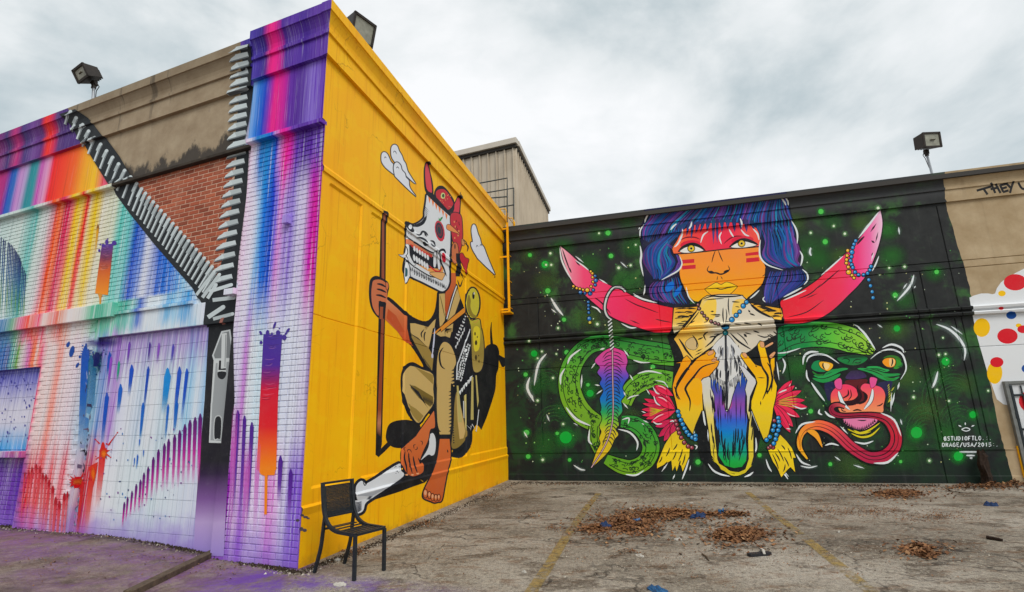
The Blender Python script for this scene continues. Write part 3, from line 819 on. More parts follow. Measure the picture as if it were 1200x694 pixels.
for y in ys_:
    xl, xr = interp(lt, y), interp(rt, y); k = .24
    xm = xl+(xr-xl)*.38
    ZP.line([(xm-1,y-2),(xr,y-(xr-xm)*k-2)], 5.6, lerp(GR1,GR2,rd.random()*.5), taper=False)
    ZP.fill([(xl-1,y+4),(xl+1,y+.5),(xm,y-5),(xm+2,y-1),(xm,y+2.2)], GR1, sm=False)
    ZP.line([(xl,y+3.8),(xr,y-(xr-xm)*k+.8)], 1.5, (112,118,122), taper=False)
for a, b, w_ in [((231,346),(252,318),3.5),((238,349),(258,322),4),((244,350),(254,334),4),((246,342),(272,334),4),((250,352),(275,349),4.5),((244,372),(262,360),5),((250,374),(273,368),4)]:
    ZP.line([a,b], w_, lerp(GR1,GR2,rd.random()*.4), taper=False); ZP.dot(b[0],b[1],w_/2,GR1,n=8)
ZP.fill([(259,373),(263,372),(263,384),(259,385)], (160,110,100), sm=False)
ZP.build('painted_zip', 'grey zip teeth on black tape around the bare brick')
SL = Paint(WL, FRONT, .004)
SL.fill([(245,383),(281,376.5),(275,470),(268,552),(265,600),(262.5,652),(227.5,646),(229.5,600),(233,552),(240,470)], G([(383,(34,36,40)),(540,(36,34,42)),(556,(52,36,66)),(585,(128,92,150)),(612,(186,164,206)),(646,(160,140,205))]), sm=False)
c = crop(220,370,6.667); d = crop(220,470,6.667)
SL.fill(c([(265,122),(335,108),(362,312),(350,348),(205,352),(193,312)]), (200,205,206), sm=False)
SL.fill(c([(272,135),(325,122),(348,305),(340,330),(215,335),(206,308)]), (128,132,134), sm=False)
SL.fill(c([(268,140),(308,135),(300,410),(262,415)]), (206,210,210), sm=False); SL.line(c([(300,150),(293,400)]), .8, (120,124,126), taper=False)
SL.fill(c([(205,352),(248,346),(242,425),(300,425),(302,342),(342,338),(322,690)])+d([(312,0),(294,330),(168,326),(184,0)])+c([(184,690)]), (206,210,210), sm=False)
SL.fill(c([(222,372),(236,370),(236,440),(300,440),(306,362),(324,360),(310,690)])+d([(300,0),(284,312),(180,308),(196,0)])+c([(196,690)]), (158,162,164), sm=False)
SL.fill(c([(240,440),(300,440),(296,478),(270,498),(240,480)]), (40,42,46)); SL.fill(d([(212,132),(268,128),(264,290),(238,300),(204,294)]), (196,200,200)); SL.fill(d([(218,138),(262,136),(258,286),(236,292),(211,286)]), (40,42,46))
SL.build('painted_zip_slider', 'grey zip slider and pull tab on a black strip fading to lilac')

# splashes, drips and colour bars
DR = Paint(WL, FRONT, .004)
def bar(pts, g):
    DR.fill(pts, g, sm=False)
    rd2 = random.Random(int(pts[0][0]))
    y0, y1 = pts[0][1], pts[2][1]; 
    for k in range(26):
        t = rd2.random(); y = y0+(y1-y0)*t; xl = pts[0][0]+(pts[-1][0]-pts[0][0])*t; xr = pts[1][0]+(pts[2][0]-pts[1][0])*t
        col = gcol(g, 0, y); col = lerp(col, (235,180,190) if rd2.random() > .5 else (60,20,60), .35)
        a = xl+(xr-xl)*rd2.uniform(.03,.4); b = xl+(xr-xl)*rd2.uniform(.5,.97)
        DR.line([(a,y),((a+b)/2,y+.7),(b,y-.6)], .8, col)
bar([(309,392),(331,392),(326,470),(324,551),(301,550),(305,470)], G([(392,(72,52,150)),(428,(84,48,148)),(446,(150,40,100)),(458,(205,30,60)),(500,(214,38,46)),(522,(232,96,40)),(551,(240,142,32))]))
DR.fill([(302,550),(323,551),(322,557),(314,557),(313,603),(310,603),(310.5,558),(306,556)], (238,138,30), sm=False)
bar([(119.6,287),(133,285.5),(130,316),(126.7,346),(111.7,344),(115.5,316)], G([(287,(84,56,150)),(302,(128,60,90)),(316,(206,100,44)),(345,(240,152,32))]))
DR.fill([(115,344),(120,345),(119,350),(118.6,360),(117,361),(116.6,350)], (214,150,60))
PU = (72,50,145)
cc_ = crop(220,370,6.667)
for x, y, rx, ry, ro in [(572,135,10,18,-.5),(575,210,12,14,.2),(625,135,14,24,.1),(680,75,9,30,.35),(708,135,18,22,0),(718,100,6,6,0),(785,115,10,22,.7),(770,140,8,14,.9),(755,170,20,22,0),(660,145,8,16,0),(615,170,10,20,0)]:
    (px_, py_), = cc_([(x,y)]); DR.dot(px_, py_, rx/6.667, PU, ry/6.667, rot=ro, n=10)
c7 = crop(0,240,8.571)
for x, y, rx, ry in [(1010,400,10,8),(1000,460,12,16),(1075,375,18,26),(1150,385,24,24),(1085,345,7,8),(1040,410,18,18)]:
    (px_, py_), = c7([(x,y)]); DR.dot(px_, py_, rx/8.571, (80,54,150), ry/8.571, n=10)
DR.drip(115, 265, 3, 40, [(0,(150,100,20,1)),(.1,(225,165,20,1)),(1,(240,200,60,0))], -4)
# magenta organ-pipe drips
for i,(x,y) in enumerate([(235,488),(229,492),(223,495),(217,500),(211,507),(205,512),(198,517),(193,522),(186,529),(180,538),(174,549),(169,556),(165,564),(160,569),(155,577),(150,584),(146,590)]):
    k = max(.35, 1-i*.045)
    DR.drip(x, y, 4.6*max(.55,1-i*.03), 78*k, [(0,(92,24,112,1)),(.2,(130,20,130,.95)),(.55,(206,40,160,.8)),(1,(230,120,200,0))], -2.5)
for x,y,l,w_ in [(279,484,130,4.6),(287,490,130,4.2),(295.5,498,120,4.6),(329,538,50,5.5),(341,553,50,5)]:
    DR.drip(x, y, w_, l, [(0,(82,36,140,1)),(.5,(104,50,160,.9)),(1,(170,110,205,0))], -l*.045)
for x,y,l,w_ in [(276,480,150,7),(303,520,110,6),(291,520,120,8)]:
    DR.drip(x, y, w_, l, [(0,(230,110,205,.1)),(.3,(225,110,205,.6)),(1,(225,150,225,0))], -l*.045)
# red stepped drips
c5 = crop(0,470,4.086)
for x,y,r in [(120,345,3),(140,335,4),(155,322,4),(175,308,5),(193,320,6),(207,352,6),(222,358,6),(237,385,6),(255,415,7),(268,470,7),(287,488,7),(310,450,7),(325,440,5)]:
    (px_, py_), = c5([(x,y)]); DR.drip(px_, py_, r/4.086*2.2, 62, [(0,(165,18,40,1)),(.06,(180,24,46,1)),(.14,(225,70,80,.7)),(.6,(228,100,100,.55)),(1,(235,150,150,0))], -5)
    DR.dot(px_, py_+2.5, r/4.086, (172,16,38), r/4.086*2.6, n=10)
# fan of dark lines on the left
for i,(x,y) in enumerate([(-70,300),(-30,315),(15,330),(38,350),(55,362),(85,382),(100,395),(115,405),(130,425),(145,440),(158,462),(170,480),(183,500),(195,515),(205,545),(215,575),(230,625),(245,655),(260,690)]):
    px_, py_ = x/8.571, 240+y/8.571
    DR.drip(px_, py_, 1.15, max(28, 374-py_), [(0,(26,40,100,1)),(.4,(18,92,150,.95)),(.75,((20,130,150,.9) if i % 3 else (90,150,60,.9))),(1,(60,160,140,.15))], -(374-py_)*.05)
# blue drips on the block infill
cb_ = crop(60,400,7.5)
for x,y,l,w_,cl in [(517,122,24,5,(20,80,180)),(710,232,32,5,(24,84,190)),(855,238,55,3.4,(12,76,178)),(612,402,30,5,(14,100,195)),(492,476,62,5,(14,84,185)),(1130,250,60,5,(16,84,190)),(1025,278,46,8,(20,140,210)),(1195,260,60,4,(14,84,190)),(598,190,22,3,(40,160,130)),(530,150,44,3,(150,80,190)),(870,20,22,2.5,(84,50,150)),(1075,40,20,3,(90,80,180)),(690,20,26,3,(120,70,180)),(950,30,22,3,(140,90,190))]:
    (px_, py_), = cb_([(x,y)]); DR.drip(px_, py_, w_, l, [(0,cl+(.95,)),(.45,cl+(.9,)),(1,lerp(cl,(190,220,236),.6)+(0,))], -l*.11)
ce = crop(60,480,7.5)
for x,y,l,w_ in [(810,-40,40,4),(1105,-60,36,4.5),(780,265,8,1.6),(815,360,8,1.4),(762,405,16,2),(735,430,9,1.5),(795,100,20,2),(1030,-30,40,3)]:
    (px_, py_), = ce([(x,y)]); a = .95 if w_ < 6 else .35
    DR.drip(px_, py_, w_, l, [(0,(20,100,190,a)),(.6,(30,120,200,a*.8)),(1,(120,190,225,0))], -l*.09)
# blue splashes
def splat(x, y, r, col, seed, ry=None, spikes=11, line=None):
    rs = random.Random(seed); ry = ry or r; pts = []
    for k in range(spikes*2):
        a = 6.2832*k/(spikes*2); q = (rs.uniform(.95,1.45) if k % 2 else rs.uniform(.55,.8)); pts.append((x+r*q*math.cos(a), y+ry*q*math.sin(a)))
    DR.fill(pts, col)
    for k in range(5):
        a = rs.uniform(0,6.28); q = rs.uniform(1.4,2.0); DR.dot(x+r*q*math.cos(a), y+ry*q*math.sin(a), r*rs.uniform(.08,.2), col if not isinstance(col[0],str) else col[1][0][1], n=8)
DR.glow(113,424,10,(20,110,120),.9,18); DR.glow(120,402,26,(60,40,130),.85,7)
splat(113,422,6.5,(22,36,100),4,9,13)
splat(101,413,6,(10,74,160),8,5,10)
DR.drip(100.5,412,9.5,110,[(0,(12,80,170,1)),(.4,(14,96,180,.95)),(.7,(60,130,195,.6)),(1,(120,170,215,0))],-6)
DR.drip(107,420,6,100,[(0,(20,110,150,.7)),(.5,(60,140,190,.5)),(1,(120,180,215,0))],-6)
for x,y,rx,ry,ro in [(80,404,2,3.2,.4),(84.5,412,2.8,7,.25),(91,428,1.5,3.4,.5),(101,406,1.2,4,.1),(94,418,1.4,1.6,0),(81,402,1,2,.2)]: DR.dot(x,y,rx,(12,70,150),ry,rot=ro,n=10)
# peeled strip beside the opening
for i in range(46):
    y = rd.uniform(430,622); x = 105-(y-430)*.094+rd.uniform(-3,3); DR.line([(x,y),(x+rd.uniform(-.8,.8),y+rd.uniform(3,8))], rd.uniform(.8,2.2), random.choice([(46,40,54),(70,64,92),(150,160,190),(110,96,120)]))
# red and orange splashes
DR.drip(121,524,8,70,[(0,(200,40,30,1)),(.3,(222,70,70,.9)),(1,(240,150,140,0))],-7)
splat(122,531,5.6,(196,26,22),21,8,10); DR.glow(122,532,4.6,(240,130,30),1,6.5)
for a,b in [((127,522),(138,507)),((117,520),(112,515)),((116,536),(113,538)),((127,534),(130,536))]: DR.line([a,b],1.8,(196,26,22),taper='end'); DR.dot(b[0],b[1],.9,(196,26,22),n=7)
DR.fill([(104,548,1),(108,545),(115,541.5,1),(113,556),(109,572),(106,572),(105.5,556)], (205,50,30)); DR.glow(109.5,556,3.4,(236,120,30),1,11); DR.drip(107,562,6,60,[(0,(205,60,50,1)),(.3,(225,90,80,.8)),(1,(236,160,150,0))],-6)
splat(90,564,9,(190,24,32),5,7.5,12); DR.glow(90,565,5.5,(205,110,50),1,4.5)
DR.drip(97,566,4,56,[(0,(196,30,36,1)),(.6,(200,50,56,.9)),(1,(220,110,110,.2))],-6)
# speckles
for i in range(60):
    x = rd.uniform(118,228); y = rd.uniform(500,610); DR.dot(x,y,rd.uniform(.3,.9),random.choice([(40,60,110),(60,120,180),(120,60,140)]),rd.uniform(.5,1.8),n=6)
for i in range(50):
    x = rd.uniform(0,40); y = rd.uniform(440,520); DR.dot(x,y,rd.uniform(.4,.9),(60,60,150),rd.uniform(.6,2.2),n=6)
DR.build('painted_splashes', 'splashes, drips and striped colour bars in purple, red and blue')
# ------------------------------------------------------------------ yellow wall: crouching masked figure
BLK2 = (30,33,42); TAN = (204,176,116); TAN2 = (160,136,76); TAN3 = (126,106,54); SKIN = (200,112,66); SKIN2 = (176,86,46); BONE = (222,225,228); RED = (196,60,74)
q1, q2, q3, q4, q5, q6, q7, q8 = crop(430,160,6.667), crop(450,190,10), crop(450,255,10), crop(420,320,10), crop(500,320,10), crop(420,385,10), crop(500,385,10), crop(420,450,6.667)
r5, r6, w2 = crop(400,490,8.571), crop(400,535,8.571), crop(530,440,13.33)
CL = Paint(WY, SIDE); WHT = (226,229,236)
def cloudbit(p, pts): p.fill(pts, WHT, line=2.2, lc=(40,44,60))
cloudbit(CL, q1([(112,170),(116,135),(135,122),(160,140),(185,195),(205,222),(215,300,1),(150,248),(118,205)]))
cloudbit(CL, q1([(188,120),(192,82),(212,64),(236,76),(250,112),(272,150),(284,185),(302,215),(312,255),(325,285),(380,372,1),(310,310),(270,250),(222,205),(195,165)]))
cloudbit(CL, q1([(208,250),(216,212),(238,203),(262,226),(272,262),(296,290),(304,320),(326,345),(334,400),(384,470,1),(300,392),(218,310,1)]))
for pts in ([(205,130),(212,115),(225,122),(230,140)],[(135,172),(142,160),(152,170)],[(228,250),(238,238),(250,252)]): CL.line(q1(pts), .9, (60,64,80))
CL.build('painted_cloud', 'white outlined cloud of three lobes left of the horned mask')
CL = Paint(WY, SIDE)
cloudbit(CL, [(552.5,272),(553,266),(555,263),(557.5,265.5),(560,274),(562.5,280),(564,286),(567,290),(570,298),(574,308),(580,322,1),(570,313),(564,307),(560,303),(557.5,299),(554.5,294),(552,288),(552,284),(554,283)])
for pts in ([(558,290),(559,287.5),(560.5,289.5)],[(562,289),(563.5,286.5),(565,289)]): CL.line(pts, .8, (60,64,80))
for pts in ([(577,323),(579,322),(580,326)],[(578.5,326),(581,324)]): CL.line(pts, .6, BLK2)
CL.build('painted_cloud', 'white outlined cloud right of the horned mask')

ST = Paint(WY, SIDE)
ST.fill([(449.3,246.5),(454.4,248),(451.5,360),(447.4,521),(444,536),(440,533)], (28,26,30), sm=False)
ST.fill([(450.6,250),(453.2,251),(450.3,360),(446,512),(441.6,508),(446.5,380)], G([(250,(150,88,66)),(480,(148,76,44)),(496,(190,130,100)),(508,(70,44,36))]), sm=False)
ST.line([(442.5,533),(449,527),(460,516)], 5.5, (26,26,30), taper=False)
ST.build('painted_staff', 'long brown staff held upright')

FG = Paint(WY, SIDE)          # black masses behind the figure
FG.fill(q8([(215,390),(238,318),(300,287),(400,283),(480,320),(470,400),(400,470),(330,500),(262,490),(220,445)]), (28,28,32))
FG.fill([(568,409),(572,404.5),(577,403),(582,405),(584.5,410),(585,416,1),(593,420,1),(593,425),(590.5,430.5,1),(588,430,1),(584.5,422,1),(584,432),(581.5,440),(580.5,456),(576,472),(570,490,1),(564,504,1),(558,498),(552,510,1),(548,480),(550,440)], (26,26,30))
FG.line([(576,377.5),(575.3,388),(576.3,406)], 3.4, (26,26,30), taper='start')
FG.fill([(512,343,1),(509,365),(499,376.5),(480,369),(455,348),(450,362),(452,373),(468,391),(480,404),(488,415),(496,430),(484,424.5),(475,428),(470,438),(469.5,455),(472,470),(479,488),(492,498),(505,486),(512,540),(528,532),(530,520),(532,534),(543,532),(551,520),(553,500),(557,480),(556,440),(554,400),(548,372),(538,345),(536,334),(530,330,1)], (26,28,36))
FG.build('painted_shadow_shapes', 'solid black shapes around the crouching figure')

AR = Paint(WY, SIDE)          # limbs
AR.fill(q4([(125,140),(148,62),(210,33),(290,68),(345,108),(360,170),(342,250),(328,380),(312,520),(240,530),(160,435),(125,300)]), BLK2)
AR.fill(q4([(160,135),(180,86),(258,80),(322,120),(335,175),(326,350),(240,330),(236,500),(168,400),(150,250)]), (202,122,86))
AR.fill(q4([(320,115),(345,120),(352,160),(338,195),(325,180)]), (202,122,86), line=1)
for pts in ([(215,128),(265,135),(325,168)],[(212,188),(265,200),(328,230)],[(202,258),(260,265),(325,295)]): AR.line(q4(pts), 2.4, BLK2)
AR.fill(q4([(236,330),(318,342),(300,398),(240,392)]), BLK2, sm=False)
AR.fill(q4([(252,395),(290,398),(284,540),(245,540)]), (160,88,60), sm=False)
AR.fill(q4([(330,305),(450,410),(572,512),(568,690)])+q6([(572,0),(600,140),(640,205),(560,165),(430,0)])+q4([(460,690),(310,545),(318,420)]), G([(350,(214,146,110)),(372,(204,116,70)),(404,(190,84,46))]), sm=False)
AR.fill(q4([(345,420),(440,500),(555,690),(470,690),(330,530)]), (190,88,48), sm=False)
AR.build('painted_arm', 'brown arm and fist gripping the staff')
TR = Paint(WY, SIDE)
TR.fill(q4([(605,590),(660,590),(785,625),(750,690)])+q6([(770,0),(872,0),(822,235),(700,110),(612,50)]), TAN, sm=False)
TR.fill(q6([(610,55),(720,140),(830,245),(880,330),(862,495),(800,430),(700,250)]), TAN2, sm=False)
for pts in ([(770,10),(735,60),(745,110)],[(800,0),(770,80),(775,150)]): TR.line(q6(pts), 1.6, BLK2)
for k in range(7): TR.line(q6([(760+k*14,330+k*20),(775+k*12,400+k*14)]), .8, BLK2)
TR.fill(q4([(945,245),(1012,240),(1018,500),(1010,560),(955,650),(945,520)]), TAN, sm=False); TR.line(q4([(955,260),(985,390),(1012,520)]), 1, (110,96,50))
TR.fill(q4([(880,560),(905,540),(890,640),(800,690),(770,690)]), TAN, sm=False)
TR.fill(q4([(1150,150),(1192,300),(1130,480),(1040,565),(1060,480)]), TAN, sm=False); TR.line(q4([(1150,150),(1100,300),(1035,540)]), 1.2, BONE, taper=False); TR.line(q4([(1160,165),(1110,310),(1045,545)]), .8, BLK2, taper=False)
TR.fill(q4([(1065,0),(1150,0),(1140,140),(1085,280),(1030,515),(1012,430),(1016,240),(1068,130)]), G([(320,(206,112,66)),(372,(178,84,44))]), sm=False)
TR.fill(q5([(220,650),(310,590),(300,690),(215,690)])+q7([(215,0),(300,0),(270,110),(220,90),(160,95),(100,60)]), TAN, sm=False)
TR.line(q7([(213,0),(215,95)]), .8, BLK2); TR.dot(524,389,1.1,(120,100,50),1.8)
TR.fill(q5([(95,690),(440,405),(468,452),(225,640),(165,690)])+q7([(165,0),(105,60),(60,60)]), (222,150,62), sm=False, line=1.6)
TR.line(q6([(895,-10),(880,180),(862,320)]), 1.8, (206,208,226)); TR.dot(506.5,417,1.2,(206,208,226),3)
# knee and shin
TR.fill(q6([(918,420),(935,290),(965,195),(1010,158),(1075,195),(1125,300),(1142,400),(1115,480),(1120,600),(1122,690)])+q8([(722,0),(722,180),(716,360),(632,362),(612,200),(614,0)])+q6([(915,690)]), TAN, line=4.5, lc=BLK2)
TR.line(q6([(995,222),(955,280),(950,360),(970,440),(1015,478)]), 2.2, BLK2)
for k in range(17):
    y = 433+k*4.2; x = 531.8-abs(math.sin(k*.4))*.6 if y < 455 else 528.5
    TR.fill([(x+1.5,y-1.5),(x-3.2,y+1.4),(x+1.2,y+1.8)], BLK2, sm=False)
TR.fill(q8([(630,374),(716,372),(716,394),(634,395)]), TAN, sm=False)
TR.fill(q8([(625,398),(720,398),(720,432),(625,430)]), BLK2, sm=False)
# far thigh
TR.fill(q6([(528,600),(545,500),(585,455),(625,440),(740,480),(872,540)])+q8([(583,40),(586,150),(520,245),(470,305),(420,255),(375,130),(345,20)]), TAN, sm=True, n=3, line=3.5, lc=BLK2)
TR.fill(q6([(660,452),(872,545),(872,655)]), TAN2, sm=False)
TR.fill(q8([(395,5),(440,15),(582,100),(584,150),(560,180),(470,110)]), TAN3, sm=False); TR.fill(q8([(400,0),(520,160),(550,200),(530,170),(470,60)]), BLK2, sm=False)
for k in range(9): TR.line(q8([(500+k*9,85+k*4),(515+k*8,150+k*3)]), .8, BLK2)
TR.fill(q8([(385,150),(450,195),(508,250),(472,303),(425,250)]), TAN2, sm=False)
# near thigh
TR.fill(q8([(750,150),(770,60),(800,180),(835,330),(852,385),(832,440),(775,498),(726,490),(742,330)]), G([(470,TAN2),(526,(146,124,66))]), line=3.5, lc=BLK2)
TR.fill(q8([(765,80),(800,190),(835,370),(820,425),(790,432),(775,300)]), (214,184,124), sm=False)
for k in range(12): TR.dot(530.5+.1*k, 487+k*2.9, .9, BLK2, n=6)
TR.line(q8([(870,370),(862,470),(800,555),(728,548)]), 6, BLK2, taper=False)
TR.build('painted_clothes', 'tan tunic and trousers with black folds')

BG = Paint(WY, SIDE)          # patterned pouch, gourd and strips
BG.line(q7([(512,5),(440,200),(380,370),(358,430),(350,600)]), 1.4, (222,226,230), taper=False)
rr = random.Random(11)
def speck(a, b, w_, n, sz):
    for k in range(n):
        t = (k+.5)/n; x, y = lerp(a, b, t); dx, dy = b[0]-a[0], b[1]-a[1]; L = math.hypot(dx, dy)
        for j in range(3):
            o = (j-1)*w_/3; px_, py_ = x-dy/L*o+rr.uniform(-.4,.4), y+dx/L*o+rr.uniform(-.6,.6)
            BG.dot(px_, py_, sz*rr.uniform(.6,1.1), (224,228,230), sz*rr.uniform(1,1.9), rot=rr.uniform(-.5,.5), n=6)
speck((548.5,403),(537.5,446), 7, 16, .95); speck((547,369),(534,398), 3, 8, .7)
for k in range(6):
    t = k/5; x, y = lerp((543,386), (533,406), t); BG.fill([(x,y),(x+2.4,y-2.8),(x+1.2,y+3.2)], (224,228,230), sm=False)
    x, y = lerp((551,443), (538.5,459), t); BG.fill([(x-1.2,y),(x+2.6,y-3),(x+.8,y+4)], (224,228,230), sm=False)
for a in ([(552.4,442),(554.6,442),(554.8,492),(551.4,492)],[(557,440),(558.6,440),(561,470),(559.4,478)],[(543.5,464),(546.8,462),(547,505),(545,500)],[(535,452),(537,452),(541.5,495),(537,495)]):
    BG.fill(a, (196,182,118), sm=False)
for a in ([(545.5,470),(546,498),(551.5,504),(552,499)],[(553,497),(558,506),(561,480)],[(543,470),(543.5,490)]): BG.line(a, .9, (226,228,232), taper=False, sm=False)
BG.fill(q5([(490,520),(525,560),(610,540),(628,600),(640,690)])+q7([(640,0),(665,150),(668,330),(645,470),(590,515),(545,480),(528,300),(520,0)]), G([(376,(196,186,72)),(386,(176,160,72)),(415,(160,140,74)),(436,(186,164,98))]), line=2.2, lc=BLK2)
BG.fill(q7([(548,0),(620,0),(618,210),(585,268),(552,235)]), (226,208,66))
for x,y,rx,ry in [(565,62,9,22),(592,100,6,12),(577,168,15,30),(576,340,13,33),(612,385,7,20),(608,318,6,10)]: BG.dot(500+x/10,385+y/10,rx/10,(74,62,34),ry/10,n=10)
BG.dot(577.5-20.2,384.5+22,.1,BLK2)
BG.dot(553.9,355.2,7.6,(206,196,74),17.6,line=1.8,lc=BLK2,n=22)
BG.fill(q5([(490,255),(470,350),(485,460),(540,525),(600,510),(545,480),(512,400),(515,320)]), (150,134,58)); BG.dot(554.6,346.5,1.4,BLK2,4.2); BG.dot(555.4,344,.6,(230,230,220),1.6)
BG.fill(q5([(505,535),(560,580),(610,540),(605,555),(560,585)]), (212,150,90))
BG.build('painted_gourd', 'black and white patterned pouch with yellow gourd')

HD = Paint(WY, SIDE)          # horned skull mask
HD.fill(q2([(478,22),(500,-4),(522,20),(548,140),(570,232),(578,372),(530,352),(478,330),(463,120)]), BLK2)
HD.fill(q2([(489,34),(510,28),(538,150),(553,240),(560,360),(500,312),(482,150)]), (208,78,92))
HD.fill(q2([(868,392),(900,400),(896,560),(884,650),(800,655),(758,590),(826,470)]), BLK2); HD.fill(q2([(862,420),(888,435),(884,540),(872,600),(815,628),(775,590),(835,480)]), (206,70,84))
HD.line(q2([(895,350),(890,400),(870,415)]), 1.4, BLK2)
HD.fill(q2([(585,380),(600,320),(645,278),(705,290),(775,372),(825,470),(790,600),(600,450)]), BLK2)
HD.fill(q2([(606,362),(650,320),(722,332),(792,442),(808,500),(742,560),(640,470)]), (188,52,64))
for x,y,r in [(690,395,2.6)]: HD.dot(450+x/10,190+y/10,r,(206,214,150),3.6); HD.dot(450+x/10+.3,190+y/10,1.5,(60,90,60),2.2)
for k in range(14): HD.dot(450+rr.uniform(640,790)/10,190+rr.uniform(380,540)/10,.5,(230,180,120),n=6)
# face
face = [(500,228.5,1),(503,230),(514,242),(527,252,1),(527.6,259),(527.6,285),(527,297),(526.4,324),(526.3,331),(523.5,338),(518,341.5),(510,338),(494,330),(481,324),(474,319),(473.6,311),(475,304),(475,295),(476.3,287),(476,275),(476.3,261,1),(483,264),(491,261),(497,255),(497.5,248),(499,238)]
HD.fill(face, BONE, line=4.4, lc=BLK2)
HD.fill(q2([(478,325),(575,370),(782,600),(782,645),(640,520),(500,385)]), BLK2, sm=False)
for k in range(6):
    a, b = lerp((515,400),(752,628),k/6), lerp((515,400),(752,628),(k+.8)/6); HD.fill(q2([a,b,((a[0]+b[0])/2+2,(a[1]+b[1])/2+72)]), (226,132,72), sm=False)
for k in range(7): HD.fill(q2([(470+k*3,520+k*24),(480+k*3,520+k*24),(535-k*8,585+k*18)]), BLK2, sm=False)
HD.fill(q3([(250,60),(262,42),(330,90),(430,50),(480,-10),(500,-10),(470,70),(400,110),(340,110),(355,160),(320,170),(270,120)]), BLK2)
HD.dot(480.8,266,2.2,BONE,2.8)
HD.dot(515.2,270.8,5.6,(196,62,78),12.6,rot=-.18,line=0); HD.dot(514.9,270.2,4.2,(46,62,74),9.6,rot=-.18); HD.dot(514.9,270.2,2.9,(120,60,70),7,rot=-.18); HD.dot(514.6,270,1.8,(40,70,76),4.6,rot=-.18)
HD.fill(q3([(640,0),(655,20),(665,0),(680,20),(690,-10),(665,45),(640,40)]), (70,150,90), sm=False)
for pts,w_ in [([(375,190),(420,205),(450,165),(490,180),(515,215)],2.4),([(375,240),(430,238),(480,262),(515,295)],2.6),([(455,285),(480,320),(510,322)],2.8),([(540,270),(580,285),(600,330)],2.2),([(545,300),(580,335),(605,330)],1.8),([(285,180),(292,195)],1),([(312,190),(318,212)],1),([(470,180),(500,225)],2.4)]: HD.line(q3(pts), w_, (44,48,56))
# mouth
HD.line(q3([(262,228),(420,330),(575,415),(625,385)]), 1.6, BLK2, taper=False)
HD.fill(q3([(264,250),(300,262),(430,348),(572,435),(572,470),(330,335),(264,305)]), (220,138,100), sm=False)
HD.fill(q3([(268,315),(330,330),(572,460),(645,590),(622,612),(505,605),(350,530),(285,470)]), BLK2, sm=False)
HD.fill(q3([(300,310),(330,320),(560,440),(560,470),(330,350)]), (204,66,58), sm=False)
HD.fill(q3([(500,590),(640,600),(672,560),(692,600),(690,690),(640,690),(500,620),(380,545)]), (224,164,96), sm=False); HD.line(q3([(520,560),(600,625),(650,630),(680,580)]), 2, (206,50,54))
for k in range(6):
    t = k/5; x, y = lerp((355,352),(512,452),t); HD.dot(450+x/10,255+y/10+1.5,1.3,BONE,3.2,rot=-.15)
    x, y = lerp((352,472),(505,572),t); HD.dot(450+x/10,255+y/10,1.4,BONE,4.0,rot=-.15)
HD.fill(q3([(265,322),(292,330),(300,440),(345,530),(372,552),(330,556),(285,500),(268,420)]), BONE, line=.9); HD.fill(q3([(262,330),(275,400),(262,450),(225,470),(168,434,1),(215,440),(245,410)]), BONE, line=1)
HD.fill(q3([(588,410),(600,400),(612,440),(606,570),(580,575),(578,480)]), BONE, line=1); HD.fill(q3([(622,400),(640,405),(658,580),(642,610),(628,560)]), BONE, line=1)
HD.line(q3([(632,420),(660,385),(700,380),(722,420)]), 2.8, BLK2); HD.line(q3([(655,400),(665,520),(700,600),(730,690)]), 2, BLK2); HD.dot(519.9,302,2.4,(200,34,62),6,rot=-.15)
HD.line(q3([(250,480),(330,560),(520,680),(600,700)]), 1.3, BLK2, taper=False)
for k in range(20): x = lerp((310,590),(700,790),k/19); HD.line(q3([(x[0],x[1]-15),(x[0]+8,x[1]+50)]), 1.3, BLK2)
for k in range(14): x = lerp((655,20),(1020,185),k/13); HD.line(q4([(x[0],x[1]),(x[0]+8,x[1]-42)]), 1.2, BLK2, taper='end')
HD.fill(q4([(830,0),(1000,0),(990,60),(960,80)]), (226,178,120), line=1.2)
HD.fill(q3([(238,600),(248,540),(266,518),(294,575),(300,690)])+q4([(602,30),(560,122,1),(536,40)]), BONE, line=1.8, lc=BLK2); HD.dot(476.4,319,1.1,(50,90,96),5.5)
# scarf side, ear, knot
HD.fill(q3([(785,-40),(895,-30),(918,150),(912,300),(880,410),(868,330),(812,285),(788,150)]), (190,56,68), line=1.8, lc=BLK2)
for k in range(12): HD.dot(450+rr.uniform(800,890)/10,255+rr.uniform(0,260)/10,.7,(226,170,110) if k % 2 else (120,30,44),1.3,n=6)
HD.fill(q3([(738,88),(780,92),(882,192),(850,182),(742,140)]), (224,150,92), line=1)
HD.fill(q3([(795,350),(828,292),(862,330),(872,470),(832,545),(800,500)]), (202,122,82), line=1.2); HD.dot(533,289,.9,(90,60,40),3)
HD.fill(q3([(842,420),(890,420),(900,520),(888,690),(838,690)]), BLK2, sm=False)
HD.fill(q3([(890,430),(918,420),(950,470),(992,492),(975,560),(965,672,1),(925,560),(895,500)]), (188,48,58), line=1.4)
HD.fill(q3([(912,250),(940,290),(935,330),(910,310)]), (206,150,96), line=.9); HD.line(q3([(945,300),(985,340),(972,400)]), 1.6, BLK2); HD.line(q3([(920,250),(960,290),(980,350)]), 1, BLK2)
for a in ([(536,328),(539,336),(542,328)],[(538,316),(545,330)]): HD.line(a, 1.6, BLK2)
HD.build('painted_mask', 'white grinning skull mask with red horns and scarf')

